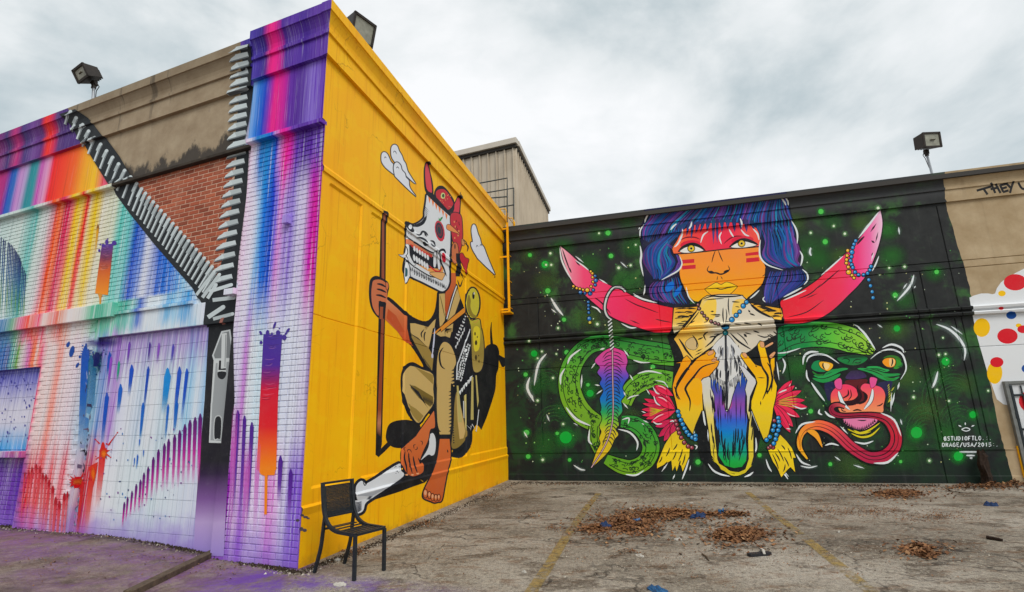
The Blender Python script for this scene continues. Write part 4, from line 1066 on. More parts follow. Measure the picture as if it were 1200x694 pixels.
BN = Paint(WY, SIDE)          # bone and lower limbs
BN.fill(r6([(640,195),(700,180),(830,265),(700,310),(590,352),(340,432),(250,490),(230,480),(420,350)]), (26,26,30), sm=False)
BN.fill(r5([(570,290),(600,310),(600,430),(640,580),(800,620),(830,650),(880,600),(900,560),(940,500),(960,430),(985,330),(985,200),(960,130),(900,100),(860,150),(700,220),(600,260)]), (26,26,32))
BN.fill(r6([(578,72),(598,140),(622,198),(440,330),(320,410),(242,468),(216,545),(162,572),(120,545),(124,455),(162,440,1),(144,375),(150,292),(200,244),(240,278,1),(330,228)]), (220,223,227), line=6.5, lc=BLK2)
for k in range(12): t = k/11; BN.line(r6([(132,455+t*95),(165,462+t*95),(205,448+t*80)]), .8, (70,74,84))
for k in range(9): t = k/8; BN.line(r6([(245+t*40,430-t*40),(300+t*20,430-t*50)]), .8, (80,84,94))
BN.fill(r6([(160,385),(300,360),(500,290),(600,210),(440,330),(300,400),(165,395)]), (180,184,192), sm=False)
for k in range(14): BN.dot(400+rr.uniform(535,590)/8.571,535+rr.uniform(95,170)/8.571,.5,(80,84,94),n=6)
BN.line(r6([(215,250),(232,290),(255,270)]), 1.2, BLK2)
BN.fill(r5([(790,432,1),(835,365),(866,310),(882,250),(880,180),(915,150),(940,190),(948,260),(936,355),(905,378),(870,368)]), BONE, line=2.6, lc=BLK2)
BN.fill([(508.3,481.5,1),(509.5,500),(504,503.5),(501.5,516),(496,528),(492,540),(496,544),(495.6,553),(489,557),(482,558),(475.5,553),(470.5,541),(470.5,529),(475,522),(487,511.5),(490,507)], G([(481,(214,124,76)),(520,(208,116,66)),(556,(196,102,56))]), line=2.4, lc=BLK2)
for pts in ([(640,330),(632,400),(650,480),(660,560)],[(672,345),(682,440),(712,560)],[(718,380),(735,470),(762,550)],[(790,430),(795,455),(770,400)]): BN.line(r5(pts), 2, BLK2)
for pts in ([(640,330),(625,310),(645,290)],[(660,345),(665,320),(690,320),(705,350)],[(730,310),(725,275),(745,265)],[(735,320),(760,310),(758,285)],[(790,230),(812,240),(808,275)]): BN.line(r5(pts), 1, BLK2)
for x,y in [(655,570),(712,570),(765,558)]: BN.dot(400+x/8.571,490+y/8.571,1.8,(230,170,130),1,n=8)
BN.fill([(515.2,514.5,1),(526.6,514.5,1),(527.8,530),(527.3,540),(524.5,551),(521,568),(517.5,586),(513,588),(509,589),(505,587.5),(501,586),(496.8,584),(495.5,580),(498,572),(503,562),(508,551),(512.5,536)], G([(514,(212,118,66)),(550,(206,110,58)),(588,(194,98,50))]), line=3.2, lc=BLK2)
for x,y,rx,ry in [(842,372,20,42),(882,388,15,34),(914,408,15,34),(946,415,14,32),(976,412,13,30)]: BN.dot(400+x/8.571,535+y/8.571,rx/8.571,(206,114,62),ry/8.571,line=.8); BN.dot(400+x/8.571,535+(y-8)/8.571,rx/13,(232,176,136),ry/14)
BN.line(r5([(1062,315),(1070,350)]), 1.6, BLK2)
BN.build('painted_bone', 'hand resting on a long white bone beside a bare foot')
# small grey stencils by the corner
SM = Paint(WY, SIDE)
for x,y,rx,ry in [(354,604,2.4,1.4),(358,606,3,1.4),(361,607.5,2,1),(353,620,2.6,2.4),(357,621.5,2.6,2),(348.6,610,2.4,1.8)]: SM.dot(x,y,rx,(92,84,92),ry,n=9)
SM.build('paint_smudges', 'grey paint smudges near the corner')
# ------------------------------------------------------------------ the low wing behind the lot
def beige_material(name, c1, c2):
    t = NT(name); p = t.pos(); n = t.noise(p, 2.2, 6, .65); g = t.noise(p, 50, 3, .6); st = t.noise(p, 1, 4, .6, 0, (6, 6, .5))
    c = t.ramp(n, [(.3, lin(c1)), (.7, lin(c2))]); c = t.mix(t.math('MULTIPLY', t.sstep(st, .55, .8), .35), c, lin((105, 90, 68)))
    t.col(c); t.rough(.8); t.bump(g, .4, .004); return t.m
M_BEIGE = beige_material('beige_stucco', (158, 138, 108), (184, 166, 138))
WING = empty('low_stucco_wing', I0)
tag(WING, 'long stucco wing painted black with a masked woman, bull skull and snake mural', 'building')
BACK = WB.sheet('back_wall', -.6, 15, -.3, VTB, M_BEIGE, WING)
BACK['label'] = 'stucco wall, beige where the black mural stops'
m = MB(); q = [WB.p3(-.0, VTB-.06, .18), WB.p3(15, VTB-.06, .18), WB.p3(15, VTB-.06, -6), WB.p3(0, VTB-.06, -6)]
m.v = q+[x-Z3*.1 for x in q]; m.f = [[0, 1, 2, 3], [7, 6, 5, 4]]+[[i, (i+1) % 4, 4+(i+1) % 4, 4+i] for i in range(4)]
m.build('roof', M_ROOF, WING)
# ------------------------------------------------------------------ wing wall: black mural ground
def night_material():
    t = NT('black_mural_paint'); p = t.pos()
    n = t.noise(p, .75, 5, .62, .5); n2 = t.noise(p, 2.4, 5, .65, .4, (1, 1, 1), (4, 1, 2)); g = t.noise(p, 45, 3, .65); st = t.noise(p, 1, 4, .6, 0, (9, 9, .8))
    c = t.ramp(n2, [(.3, lin((30,32,33))), (.7, lin((52,54,54)))])
    c = t.mix(t.math('MULTIPLY', t.sstep(t.math('ADD', t.math('MULTIPLY', n, .6), t.math('MULTIPLY', n2, .4)), .50, .64), .9), c, lin((66,112,58)))
    sep = t.n('ShaderNodeSeparateXYZ'); t.l(p, sep.inputs[0])
    c = t.mix(t.math('MULTIPLY', t.math('MULTIPLY', t.sstep(sep.outputs[2], 3.3, 2.2), t.sstep(n2, .38, .62)), .75), c, lin((30,70,42)))
    c = t.mix(t.math('MULTIPLY', t.sstep(sep.outputs[2], .75, .3), .7), c, lin((28,33,34)))
    c = t.mix(t.math('MULTIPLY', t.sstep(sep.outputs[2], 5.98, 6.2), .75), c, lin((66,67,69)))
    c = t.mix(t.math('MULTIPLY', t.sstep(st, .55, .8), .25), c, lin((84,84,82)))
    t.col(c); t.rough(t.math('ADD', .5, t.math('MULTIPLY', g, .25))); t.b.inputs['Specular IOR Level'].default_value = .2; t.bump(g, .3, .003); return t.m
M_NIGHT = night_material()
NIGHT = Paint(WB, BACK, .0008)
edge = [(1106,200),(1106.5,220),(1108,237),(1111,250),(1117,270),(1122,286),(1127,303),(1132,318),(1135,332),(1138,348),(1141,367),(1146,391),(1151,410),(1157,433),(1162,460),(1166,481),(1173,511),(1178,530),(1182,545),(1187,562),(1188,572)]
jag = []
rj = random.Random(2)
for a, b in zip(edge, edge[1:]):
    for k in range(4): q = lerp(a, b, k/4); jag.append((q[0]+rj.uniform(-.7,.7), q[1]))
NIGHT._add([(560,250),(605,262),(700,250),(800,237),(900,224),(1000,211),(1106,196)]+jag+[(1188,576),(900,580),(560,580)], (30,32,32))
o = NIGHT.build('black_ground_paint', 'black and misty green mural background'); o.data.materials[0] = M_NIGHT

WH = (226,232,234)
A, Bc, Cc, Dc, Ec, Fc_, Gc = crop(730,220,5), crop(640,240,7.5), crop(640,320,7.5), crop(900,235,7.5), crop(770,330,7.5), crop(770,390,7.5), crop(770,475,6.667)
Hc, Ic, Jc, Kc, Lc, Mc, Nc, Oc = crop(600,380,6.667), crop(600,470,6.667), crop(900,360,6.667), crop(920,460,6.667), crop(1040,300,7.5), crop(1040,390,7.5), crop(1040,480,7.5), crop(600,250,6.667)
Sc, D2, Wc, Vc, Rc = crop(930,395,8.571), crop(935,450,9.23), crop(600,340,4), crop(735,440,11.97), crop(870,420,13.33)
rb = random.Random(5)

SK = Paint(WB, BACK)          # mist, stars, bubbles
for x,y,r,a in [(660,290,16,.5),(690,310,20,.45),(735,330,22,.5),(742,290,18,.5),(735,260,14,.35),(700,275,14,.4),(930,262,18,.5),(950,290,26,.4),(975,260,16,.4),(1040,270,16,.7),(1045,300,18,.6),(1010,262,16,.5),(960,305,20,.5),(985,300,14,.5),(1095,320,14,.5),(1060,352,16,.45),(690,372,18,.5),(720,382,16,.4),(655,430,14,.3),(690,455,16,.5),(700,430,14,.35),(740,490,16,.4),(935,430,20,.6),(960,440,16,.5),(930,470,18,.6),(1062,440,22,.5),(1085,480,26,.45),(1100,440,18,.45),(1130,450,18,.35),(1050,385,20,.5),(1000,390,14,.4),(965,410,16,.6),(820,512,14,.6),(888,520,14,.5),(640,520,22,.45),(660,480,16,.4),(1000,545,30,.4),(1060,530,30,.4),(1110,510,22,.5),(860,350,14,.7),(815,352,10,.7),(905,350,10,.6),(633,450,22,.35),(640,330,18,.35),(620,300,14,.3)]:
    SK.glow(x,y,r*1.2,(52,120,52) if rb.random() > .3 else (84,120,56),a,r)
for cx_,cy_,r0,r1 in [(1118,470,10,44),(1020,520,20,60),(640,455,6,26),(1085,505,8,34),(1125,500,8,30),(650,500,8,28)]:
    r = r0
    while r < r1:
        a0 = rb.uniform(2.6,3.6); SK.softline([(cx_+r*math.cos(a0+k*.45)*.9, cy_+r*math.sin(a0+k*.45)) for k in range(6)], 2.4, (64,122,66), .5); r += 4.4+rb.uniform(-.8,1.2)
for x,y,r in [(663,512.7,7),(1074,507,6.6),(1108,423.7,4.6),(1140,486,4),(1123,534.7,5.5),(626,414.5,3.6),(664,413,2.6),(691.5,461,4),(689,451,2),(616,439,2.4),(638.7,310,4),(642,341,3),(621,299,2.2),(716,300,2.6),(712.5,273,3),(962,248,3),(967,283.5,3),(1051,385,3.6),(1097.6,318.7,2.6),(1049,346,3),(818,541.5,3),(890,533.5,2.4),(950,482,2.6),(973,544,2.2),(617,507,3.2),(619,535,2.6),(667.5,539,2),(653,508,2),(661,374.7,2.4),(765,430,2.6),(1055.5,541,1.8)]:
    SK.glow(x,y,r*2.2,(40,160,60),.7); SK.dot(x,y,r,(22,172,66) if r > 3.5 else (92,196,92),n=16)
for x,y,r in [(700,380,2),(654,384.6,1.6),(620,400,1.4),(679,405,1.8),(652,415,1.2),(640,310.5,1.4),(646,310.5,1.6),(739,311,1.6),(725,314,2),(745,287,1.3),(702,273.5,1.4),(645,297,1.6),(1029,244,2.2),(977,265,1.6),(990,274,1.8),(950,273,1.6),(1112,470,1.5),(1158,458,1.4),(1070.5,465.5,1.8),(1089,540,1.8),(1108,415,1.5),(1100,416,1.8),(1105,396,1.2),(1060,312.5,1.8),(1042,314,1.5),(630,420,1.3),(635,412,1.4),(1098,457,1.5),(660,497,1.6),(636,539,1.8),(648,443,1.6),(630,469.5,1.7)]:
    SK.glow(x,y,r*2.4,(150,210,140),.55); SK.dot(x,y,r*.8,(226,234,214),n=9)
for i in range(320):
    x = rb.uniform(606,1125); y = rb.uniform(285,550); SK.dot(x,y,rb.uniform(.35,.9),rb.choice([(210,226,200),(150,206,120),(206,206,150),(90,170,90)]),n=6)
SW = [([(645.5,349),(652,360),(660,370)],3.4),([(646,362),(652,367)],1.8),([(640.5,414.5),(631,427),(626,452)],3.2),([(621,442),(618,455),(626,471)],3.6),([(623,462),(625,468)],1.4),([(1071,322),(1066,336),(1051,353)],3.2),([(1063,332),(1058,339)],1.8),([(1073,335),(1071,338)],1.5),([(1097,380),(1112,386),(1124,397),(1131,410),(1129.5,423)],3.6),([(1114,382),(1128,392)],2),([(1099,435),(1096,447),(1092,455)],3.2),([(640.5,485.5),(644,494)],1.8),([(614,506),(618,513)],2.2),([(672,496),(680,499)],2),([(672,545),(680,550),(686,551)],2),([(1053,266),(1054,275)],2),([(950,290),(949,296),(951,300)],2.6),([(1018,262),(1010,274),(1006,280)],2),([(727,307),(735,314)],1.6),([(674,300),(684,308)],1.6),([(1028,380),(1034,384)],1.8),([(990,318),(978,326)],1.6),([(1055,491),(1057,498)],1.8),([(978,535),(985,540)],1.8),([(1000,545),(1013,549)],1.8),([(938,546),(948,548),(958,546)],1.8)]
for pts,w_ in SW: SK.softline(pts, w_*3, (170,190,185), .35); SK.line(pts, w_*.85, WH)
SK.build('painted_stars', 'green bubbles, stars and white flicks scattered over the black')

SN = Paint(WB, BACK)          # snake body
def scales(p, cl, n, seed, big=1.0):
    r_ = random.Random(seed); L, Rr, xs_, ws = tube_poly(cl)
    for k in range(n):
        i = r_.randint(2, len(xs_)-3); o = r_.uniform(-.38,.38)*ws[i]; a, b = xs_[i-1], xs_[i+1]; dx, dy = b[0]-a[0], b[1]-a[1]; ln = math.hypot(dx,dy) or 1
        x, y = xs_[i][0]-dy/ln*o, xs_[i][1]+dx/ln*o; rot = math.atan2(dy,dx)+r_.uniform(-.6,.6)
        rx, ry = r_.uniform(1.2,3.2)*big, r_.uniform(.7,1.8)*big
        pts = [(x+rx*math.cos(q)*math.cos(rot)-ry*math.sin(q)*math.sin(rot), y+rx*math.cos(q)*math.sin(rot)+ry*math.sin(q)*math.cos(rot)) for q in [0,.9,1.8,2.7,3.6,4.5,5.3][:r_.randint(5,7)]]
        p.line(pts, .95, (24,52,30), taper=False)
def snake(cl, g, n, seed, edgecol=(24,44,30), big=1.0):
    L, Rr, xs_, ws = tube_poly([(a,b,c+3.4) for a,b,c in cl]); SN._add(L+Rr[::-1], (18,24,20))
    L, Rr, xs_, ws = tube_poly([(a,b,c+1) for a,b,c in cl]); SN._add(L+Rr[::-1], g)
    scales(SN, cl, n, seed, big)
    SN.line([lerp(a,b,.2) for a,b in zip(L,Rr)][::3], .9, edgecol, taper=False); SN.line([lerp(a,b,.8) for a,b in zip(L,Rr)][::3], .9, edgecol, taper=False)
GRN = G([(400,(52,140,62)),(430,(104,176,62)),(470,(128,180,54)),(500,(120,170,50)),(555,(118,166,44))])
snake([(799,419,20),(775,415,24),(750,411,24),(728,406,21),(706,402,17),(691,405,18),(679,415,20),(670,430,22),(667,448,24),(671,468,25),(683,486,24),(702,498,18)], GRN, 150, 3)
snake([(732,473,15),(738,459,18),(750,449,20),(768,443,19),(792,446,17)], GRN, 36, 4)
snake([(728,494,12),(744,497,17),(757,508,19),(763,524,19),(757,540,18),(742,548,17),(727,546,16),(710,538,10)], G([(490,(52,150,66)),(520,(84,164,56)),(552,(122,172,44))]), 70, 5)
snake([(697,499,11),(696,514,12),(701,530,7)], GRN, 12, 6)
snake([(902,408,34),(925,396,30),(950,392,28),(975,393,28),(998,399,28),(1016,408,16),(1023,414,4)], G([(900,(24,128,84)),(945,(34,140,74)),(970,(96,190,72)),(1020,(160,204,70))],'x'), 60, 7, (20,40,26), 1.7)
for pts,w_ in [([(1005,383),(1014,392),(1026,410)],2.6),([(681,409),(669,418),(665,427)],2.4),([(662,432),(657,441),(657,451)],2.4),([(663,477),(675,491),(692,499)],2.8),([(729,492),(737,490),(736,497)],1.8),([(724,503),(738,507),(747,518),(746,528)],2.4),([(733,556),(745,557),(755,551)],2),([(742,422),(752,425),(762,425)],2),([(747,438),(760,435),(776,438)],2),([(682,439),(681,455)],2.2),([(691,503),(690,516),(694,521)],2.2),([(1000,380),(1008,384)],1.6),([(735,468),(740,465),(749,463)],1.6),([(910,414),(922,413),(938,408)],1.6),([(768,446),(778,448),(783,455)],1.4)]: SN.line(pts, w_, WH)
SN.build('painted_snake_body', 'green scaly snake coils')

FE = Paint(WB, BACK)          # feather on a cord
fe = Hc([(785,185),(730,205),(680,245),(648,290),(688,335),(668,378),(702,425),(686,465),(716,520),(688,580),(700,650),(692,690)])+Ic([(690,80),(706,140),(684,200),(700,240),(682,290),(692,335),(662,395),(618,522,1),(700,450),(765,378),(800,300),(830,262),(812,215),(834,190),(828,130),(862,80),(850,10)])+Hc([(862,640),(850,600),(882,550),(862,500),(882,450),(912,405),(888,350),(902,290),(882,225),(840,200)])
FE.fill(fe, G([(408,(222,78,150)),(428,(198,84,172)),(441,(110,84,196)),(453,(32,100,196)),(470,(16,128,196)),(482,(44,164,110)),(493,(128,196,62)),(506,(216,200,50)),(550,(226,190,36))]), line=2, lc=(18,22,28), n=3)
ql = Hc([(785,185),(787,400),(790,690)])+Ic([(768,245),(715,372),(620,520)])
for k in range(26):
    t = k/26; y = 412+t*108; x = interp([(408,717.8),(484,718.4),(507,715),(526,707),(548,693)], y); s_ = 13*(1-.5*t)
    for sg in (-1,1): FE.line([(x,y),(x+sg*s_*.5,y+1.5+sg*0),(x+sg*s_*rb.uniform(.75,1.1),y+rb.uniform(4,8))], 1.1, (20,28,46))
FE.line(ql, 2.2, (36,30,40), taper=False); FE.line(ql, 1, (216,180,190), taper=False)
for pts,w_ in [([(693,432),(698,425)],2),([(697,451),(703,452)],1.8),([(699,462),(706,457)],1.8),([(738,439),(742,446)],1.8),([(731,459),(733,464)],1.8),([(730,472),(736,479)],1.8),([(703,410),(709,408)],2.2),([(731,410),(737,418)],2)]: FE.line(pts, w_, WH)
for k in range(9):
    y = 376+k*4; x = 714.6+k*.35; FE.line([(x-2.2,y+2),(x+2.2,y-2)], 1.3, WH, taper=False); FE.line([(x-2.2,y+3.6),(x+2.2,y-.4)], .9, (40,44,46), taper=False)
FE.build('painted_feather', 'rainbow feather hanging from a horn by a cord')

HN = Paint(WB, BACK)          # horns
hl = [(656.5,288.5,1),(660,304),(666.5,322),(671,331),(679,339),(689,349),(705,362.5),(719,372.5),(737,380),(753,385.5),(766,389.5,1),(787,389.5,1),(788.5,360,1),(768,356),(754.5,353.5),(741,347),(732,342),(722,338),(714.5,334.5),(700,327.5),(693,320),(680,309),(667,297)]
HN.fill(hl, G([(657,(238,196,208)),(672,(236,130,160)),(684,(236,84,128)),(720,(233,62,112)),(755,(232,52,84)),(788,(228,44,62))],'x'), line=2.6, lc=(20,22,26))
hr = [(1031.5,246.5,1),(1034,262),(1031,282),(1024.5,302),(1016.5,320),(1006,334),(994,346),(982,358),(971,367),(957,374.5),(940,378.5),(919,379,1),(914,353,1),(930,346),(944,338),(960,326.5),(975,311.5),(991,297.5),(1003,285.5),(1016,268)]
HN.fill(hr, G([(914,(222,42,60)),(950,(228,48,72)),(985,(234,64,100)),(1005,(238,70,132)),(1020,(238,120,176)),(1032,(240,204,224))],'x'), line=2.6, lc=(20,22,26))
for pts,w_ in [([(659,292),(663,304),(669,320)],1.6),([(697,349),(705,355),(716,368)],1.6),([(732,350),(745,357),(756,361),(772,367)],1.3),([(738,375),(750,380)],1.4),([(768,374),(776,376),(787,378)],1.2),([(674,305),(680,312)],2.2),([(666,312),(670,320)],1.8),([(936,350),(950,344),(962,333)],1.4),([(922,372),(945,366),(965,352)],1.2),([(1013,277),(1008,282),(1004,287)],2.6),([(1021,282),(1025,285)],2.4),([(1023,296),(1021,300)],1.4),([(1027,262),(1020,272)],2),([(1029,272),(1026,284)],1.6),([(958,338),(970,328),(984,316)],1.4),([(944,350),(958,344)],1.2)]: HN.line(pts, w_, (40,20,34))
for a,b in [((656.6,290),(660,320)),((674,304),(690,317))]: pass
for pts,w_ in [([(656,290),(658,304),(664,318),(670,328)],2),([(674,305),(684,312),(690,317)],1.6),([(702,327),(712,333)],1.8),([(742,344),(752,350),(766,354),(776,356)],2),([(693,359),(700,362),(704,367)],1.8),([(728,379),(738,384),(746,384)],1.8),([(1030,248),(1018,264),(1006,279)],2.4),([(1030,300),(1026,310),(1022,318)],1.8),([(1024,296),(1021,306)],1.6),([(988,300),(976,311),(962,323)],1.8),([(945,340),(932,346),(918,352)],1.8)]: HN.line(pts, w_, WH)
ring = Cc([(700,165),(660,128),(600,128),(560,165),(530,225),(515,310),(535,375),(570,405)])
HN.line(ring, 5, (24,26,30), taper=False); HN.line(ring, 2.2, (206,212,212), taper=False); HN.line([(p[0]+1.4,p[1]) for p in ring], .7, (60,64,66), taper=False)
def beads(p, pts, r, col, hi=None):
    for q in pts:
        rr_ = q[2] if len(q) > 2 else r
        p.dot(q[0], q[1], rr_, col, line=.9, n=11); p.dot(q[0]-rr_*.25, q[1]-rr_*.3, rr_*.42, hi or lerp(col,(255,255,255),.55), n=7)
YB, BB, MB_ = (238,184,30), (22,134,196), (150,58,74)
beads(HN, Oc([(615,455),(628,470),(629,500),(633,535),(618,572)])+[(688.2,340,2.2)]+Oc([(555,597),(530,590),(505,585),(480,570)]), 1.3, YB)
beads(HN, Oc([(650,490),(655,525,14/6.667),(650,560),(635,600),(610,627,14/6.667),(570,625),(535,620,14/6.667)]), 1.5, (30,110,180))
beads(HN, Cc([(370,255),(372,285),(372,315),(375,348)])+[(690.6,373.5,2.4)], 1.5, (30,110,180)); beads(HN, Cc([(385,435)]), 1.7, (206,190,60))
beads(HN, Dc([(700,440),(695,485),(690,520),(688,550),(705,585)])+[(994.5,319,2.7)]+Dc([(738,660),(755,680)]), 1.7, YB)
beads(HN, Dc([(770,355),(755,385),(745,415)])+[(998.3,295.7,2.5)]+Dc([(733,495),(725,530),(735,565),(745,590),(765,630),(795,655),(840,655),(875,640),(895,610),(905,580)])+[(1018,328),(1020,335),(1022,342),(1023,349)], 1.9, BB)
HN.build('painted_horns', 'pair of pink and red bull horns hung with beads')

HA = Paint(WB, BACK)          # hair
hair = A([(150,110),(420,70),(700,35),(955,20,1),(975,110),(990,180),(1016,270),(1030,330),(1046,390),(1045,455),(1082,510),(1076,560),(1000,602),(935,640),(905,690),(830,680),(820,600),(700,400),(380,400),(360,560),(385,700),(240,690),(170,660),(135,600),(125,520),(106,450),(116,370),(100,290),(106,230),(130,180)])
HA.fill(hair, G([(230,(34,36,74)),(262,(30,34,66)),(300,(26,30,58)),(358,(26,28,54))]), line=1.6, lc=(16,18,30))
HC = [(16,110,190),(20,128,205),(60,70,160),(104,70,160),(134,84,172),(14,86,150),(30,90,170),(20,150,190),(120,60,140)]
def strands(gs, n, w0, w1, seed, pal=HC):
    r_ = random.Random(seed)
    for k in range(n):
        t = (k+r_.random())/n; g = guide(gs, t); a = r_.uniform(0,.25)
        ph = r_.uniform(0,6.28)*.2+t*9; am = 9 if len(g) > 4 else 5; pts = A([(x+r_.uniform(-3,3)+am*math.sin(i_*1.7+ph), y+r_.uniform(-4,4)) for i_,(x,y) in enumerate(g)]); s0 = r_.choice([0,0,1]) if len(pts) > 4 else 0
        HA.line(pts[s0:], r_.uniform(w0,w1), lerp(r_.choice(pal),(20,24,50),r_.uniform(0,.35)))
strands([[(170,140),(148,190),(122,240),(118,300)],[(300,125),(240,180),(190,240),(150,320)],[(430,108),(370,170),(320,220),(285,290)],[(540,92),(500,150),(460,200),(440,265)],[(620,84),(600,140),(575,190),(560,250)],[(720,72),(700,140),(690,190),(680,250)],[(830,62),(800,140),(790,190),(790,250)],[(900,55),(890,140),(890,200),(880,280)],[(950,58),(975,140),(990,190),(1008,280)]], 92, 1.0, 2.4, 1)
strands([[(330,235),(230,290),(150,345),(122,420),(150,495),(185,535)],[(335,245),(250,310),(200,370),(200,440),(215,490),(205,535)],[(340,260),(285,325),(285,390),(300,440),(270,495),(225,538)]], 30, 1.2, 2.8, 2)
strands([[(240,330),(300,370),(330,420),(325,460),(280,505),(230,540)],[(280,330),(310,370),(336,420),(332,460),(300,505),(240,540)]], 6, 1.4, 2.4, 12)
strands([[(180,550),(155,590),(165,640),(190,660)],[(250,545),(240,600),(260,650),(290,680)],[(320,520),(345,570),(345,620),(375,685)]], 22, 1.0, 2.6, 3)
strands([[(805,250),(830,330),(822,395),(860,440),(935,478)],[(860,230),(880,310),(880,390),(920,440),(985,470)],[(920,210),(950,300),(960,370),(985,420),(1030,460)],[(990,230),(1015,290),(1032,370),(1010,420),(1035,455)]], 34, 1.3, 3.0, 4)
strands([[(850,490),(832,560),(830,620),(832,670)],[(930,490),(900,550),(880,610),(865,680)],[(1000,485),(1000,540),(950,600),(900,660)],[(1045,480),(1072,530),(1040,570),(930,640)]], 30, .9, 2.2, 5, [(60,70,160),(90,90,180),(30,90,170),(104,70,160)])
HA.fill(A([(285,550),(250,580),(255,610),(285,600),(300,570)]), (16,116,206)); HA.fill(A([(345,575),(310,600),(300,640),(330,620)]), (16,116,206))
HA.build('painted_hair', 'long wavy blue and violet hair')
FA = Paint(WB, BACK)          # face
FA.fill(A([(450,215),(380,235),(345,260),(318,310),(290,365),(330,398),(346,450),(332,490),(340,540),(365,600),(400,650),(440,668),(540,660),(700,660),(735,640),(800,582),(822,545),(835,470),(802,400),(803,320),(795,265),(770,232),(640,205)]), G([(262,(240,104,70)),(290,(248,150,70)),(315,(246,156,60)),(335,(250,164,40)),(354,(250,188,28))]), line=1.6, lc=(24,24,28))
FA.fill(A([(450,215),(380,235),(345,260),(318,310),(292,362),(300,388,1),(480,374),(620,358),(801,347,1),(803,320),(795,265),(770,232),(640,205)]), G([(789,(246,120,76)),(815,(236,74,76)),(840,(228,54,84)),(862,(230,58,86)),(889,(244,96,76))],'x'))
for x,y,rx,ry in [(395,335,60,26),(700,310,66,26)]: FA.dot(730+x/5,220+y/5,rx/5,(214,40,72),ry/5,rot=-.08)
FA.line(A([(298,390),(390,384),(480,375),(620,359),(700,355),(801,346)]), 1.4, INK, taper=False)
def eye(pts, ix, iy, up):
    FA.fill(A(pts), (236,234,228), line=1.6, lc=INK); FA.line(A(up), 4, INK)
    FA.dot(730+ix/5,220+iy/5,3.7,(222,186,40),3.6,line=.9,n=16); FA.dot(730+ix/5,220+iy/5,2.1,(246,222,120),n=12); FA.dot(730+ix/5,220+iy/5,1.5,INK,n=10)
eye([(330,370),(365,346),(410,336),(448,350),(472,368),(420,378),(360,382)], 400, 357, [(322,378),(355,348),(405,332),(450,345),(485,372)])
eye([(632,346),(668,322),(710,311),(755,325),(782,337),(720,350),(660,353)], 695, 328, [(620,352),(662,320),(710,306),(760,320),(792,336)])
FA.line(A([(330,312),(370,293),(420,292),(452,304)]), 1.6, (120,24,44)); FA.line(A([(590,330),(625,300),(660,286),(700,284)]), 1.6, (120,24,44))
for pts,w_ in [([(542,368),(530,400),(520,440)],1.2),([(558,368),(572,405),(586,435)],1.2),([(505,458),(494,482),(512,500),(545,500),(575,508),(610,494),(624,478),(615,456)],1.8),([(555,518),(550,545)],1),([(572,518),(585,540)],1),([(320,520),(345,560),(366,604)],1.2),([(815,520),(832,508),(834,470)],1)]: FA.line(A(pts), w_, INK)
FA.fill(A([(500,492),(520,488),(535,500),(512,504)]), INK); FA.fill(A([(598,486),(620,482),(618,494),(590,498)]), INK)
FA.fill(A([(480,595,1),(515,575),(547,558),(575,570),(606,555),(640,565),(670,580,1),(625,625),(575,634),(520,630)]), G([(331,(248,214,60)),(340,(252,196,30)),(346,(250,176,70))]), line=1.3, lc=INK); FA.line(A([(480,595),(540,590),(575,596),(620,586),(670,580)]), 1.2, INK)
for q in ([(345,424),(418,418),(418,441),(345,446)],[(345,459),(426,452),(426,475),(347,481)],[(718,385),(794,375),(797,394),(718,401)],[(722,415),(795,408),(800,432),(722,440)]): FA.fill(A(q), (204,44,62), sm=False)
# fringe of hair over the forehead
for i,(x0,y0,x1,y1,w_) in enumerate([(330,235,318,300,20),(352,228,332,280,22),(385,225,372,285,20),(408,222,400,302,22),(440,218,425,270,24),(470,214,452,262,22),(500,210,492,255,26),(530,205,530,335,20),(552,205,552,330,18),(580,205,580,262,24),(615,200,612,245,26),(650,200,655,262,26),(690,205,690,250,26),(720,205,725,262,26),(755,210,770,250,24),(785,220,798,268,22),(800,225,808,300,22)]):
    FA.fill(A([(x0-w_/2,y0-14),(x0+w_/2,y0-14),((x0+x1)/2+w_*.32,(y0+y1)/2),(x1,y1,1),((x0+x1)/2-w_*.32,(y0+y1)/2)]), lerp((26,32,64),HC[i % len(HC)],.35))
    FA.line(A([(x0,y0),(x1,y1-8)]), .9, HC[(i*3) % len(HC)])
for pts,w_ in [([(350,242),(345,280),(322,330),(300,350)],2.2),([(403,200),(398,225),(385,242)],2),([(315,212),(295,228),(278,250)],2),([(500,256),(470,280),(455,325)],1.8),([(578,260),(565,290),(578,332)],1.8),([(620,242),(635,270),(648,290)],1.8),([(686,180),(695,205),(696,235)],2),([(690,245),(715,275),(740,285)],1.8),([(760,240),(788,272),(798,310)],2),
               ([(330,398),(346,445),(325,485),(275,515),(225,542)],1.8),([(806,305),(800,350),(806,410),(850,455),(938,484)],2),([(160,135),(135,180),(128,205)],1.8),([(125,215),(102,250),(100,295)],1.6),([(100,232),(92,245)],1.6),([(100,340),(108,390),(104,440),(120,520)],2.4),([(130,570),(126,610),(120,630)],1.6),([(918,48),(945,85),(955,105)],2),([(945,52),(965,80),(968,105)],1.8),([(985,192),(1012,240),(1022,280),(1020,330)],2.2),([(1035,370),(1050,400),(1048,430),(1040,460)],2.2),([(1050,478),(1078,505),(1082,540),(1060,570)],2),([(1050,585),(1000,612),(940,642)],2),([(370,580),(385,640),(420,680)],1.6),([(830,640),(820,655),(835,672)],1.4),([(60,630),(120,655),(200,675)],1.8),([(800,600),(770,630),(742,652)],1.8)]: FA.line(A(pts), w_, WH)
FA.build('painted_face', 'orange face with red eye mask, cheek stripes and yellow lips')

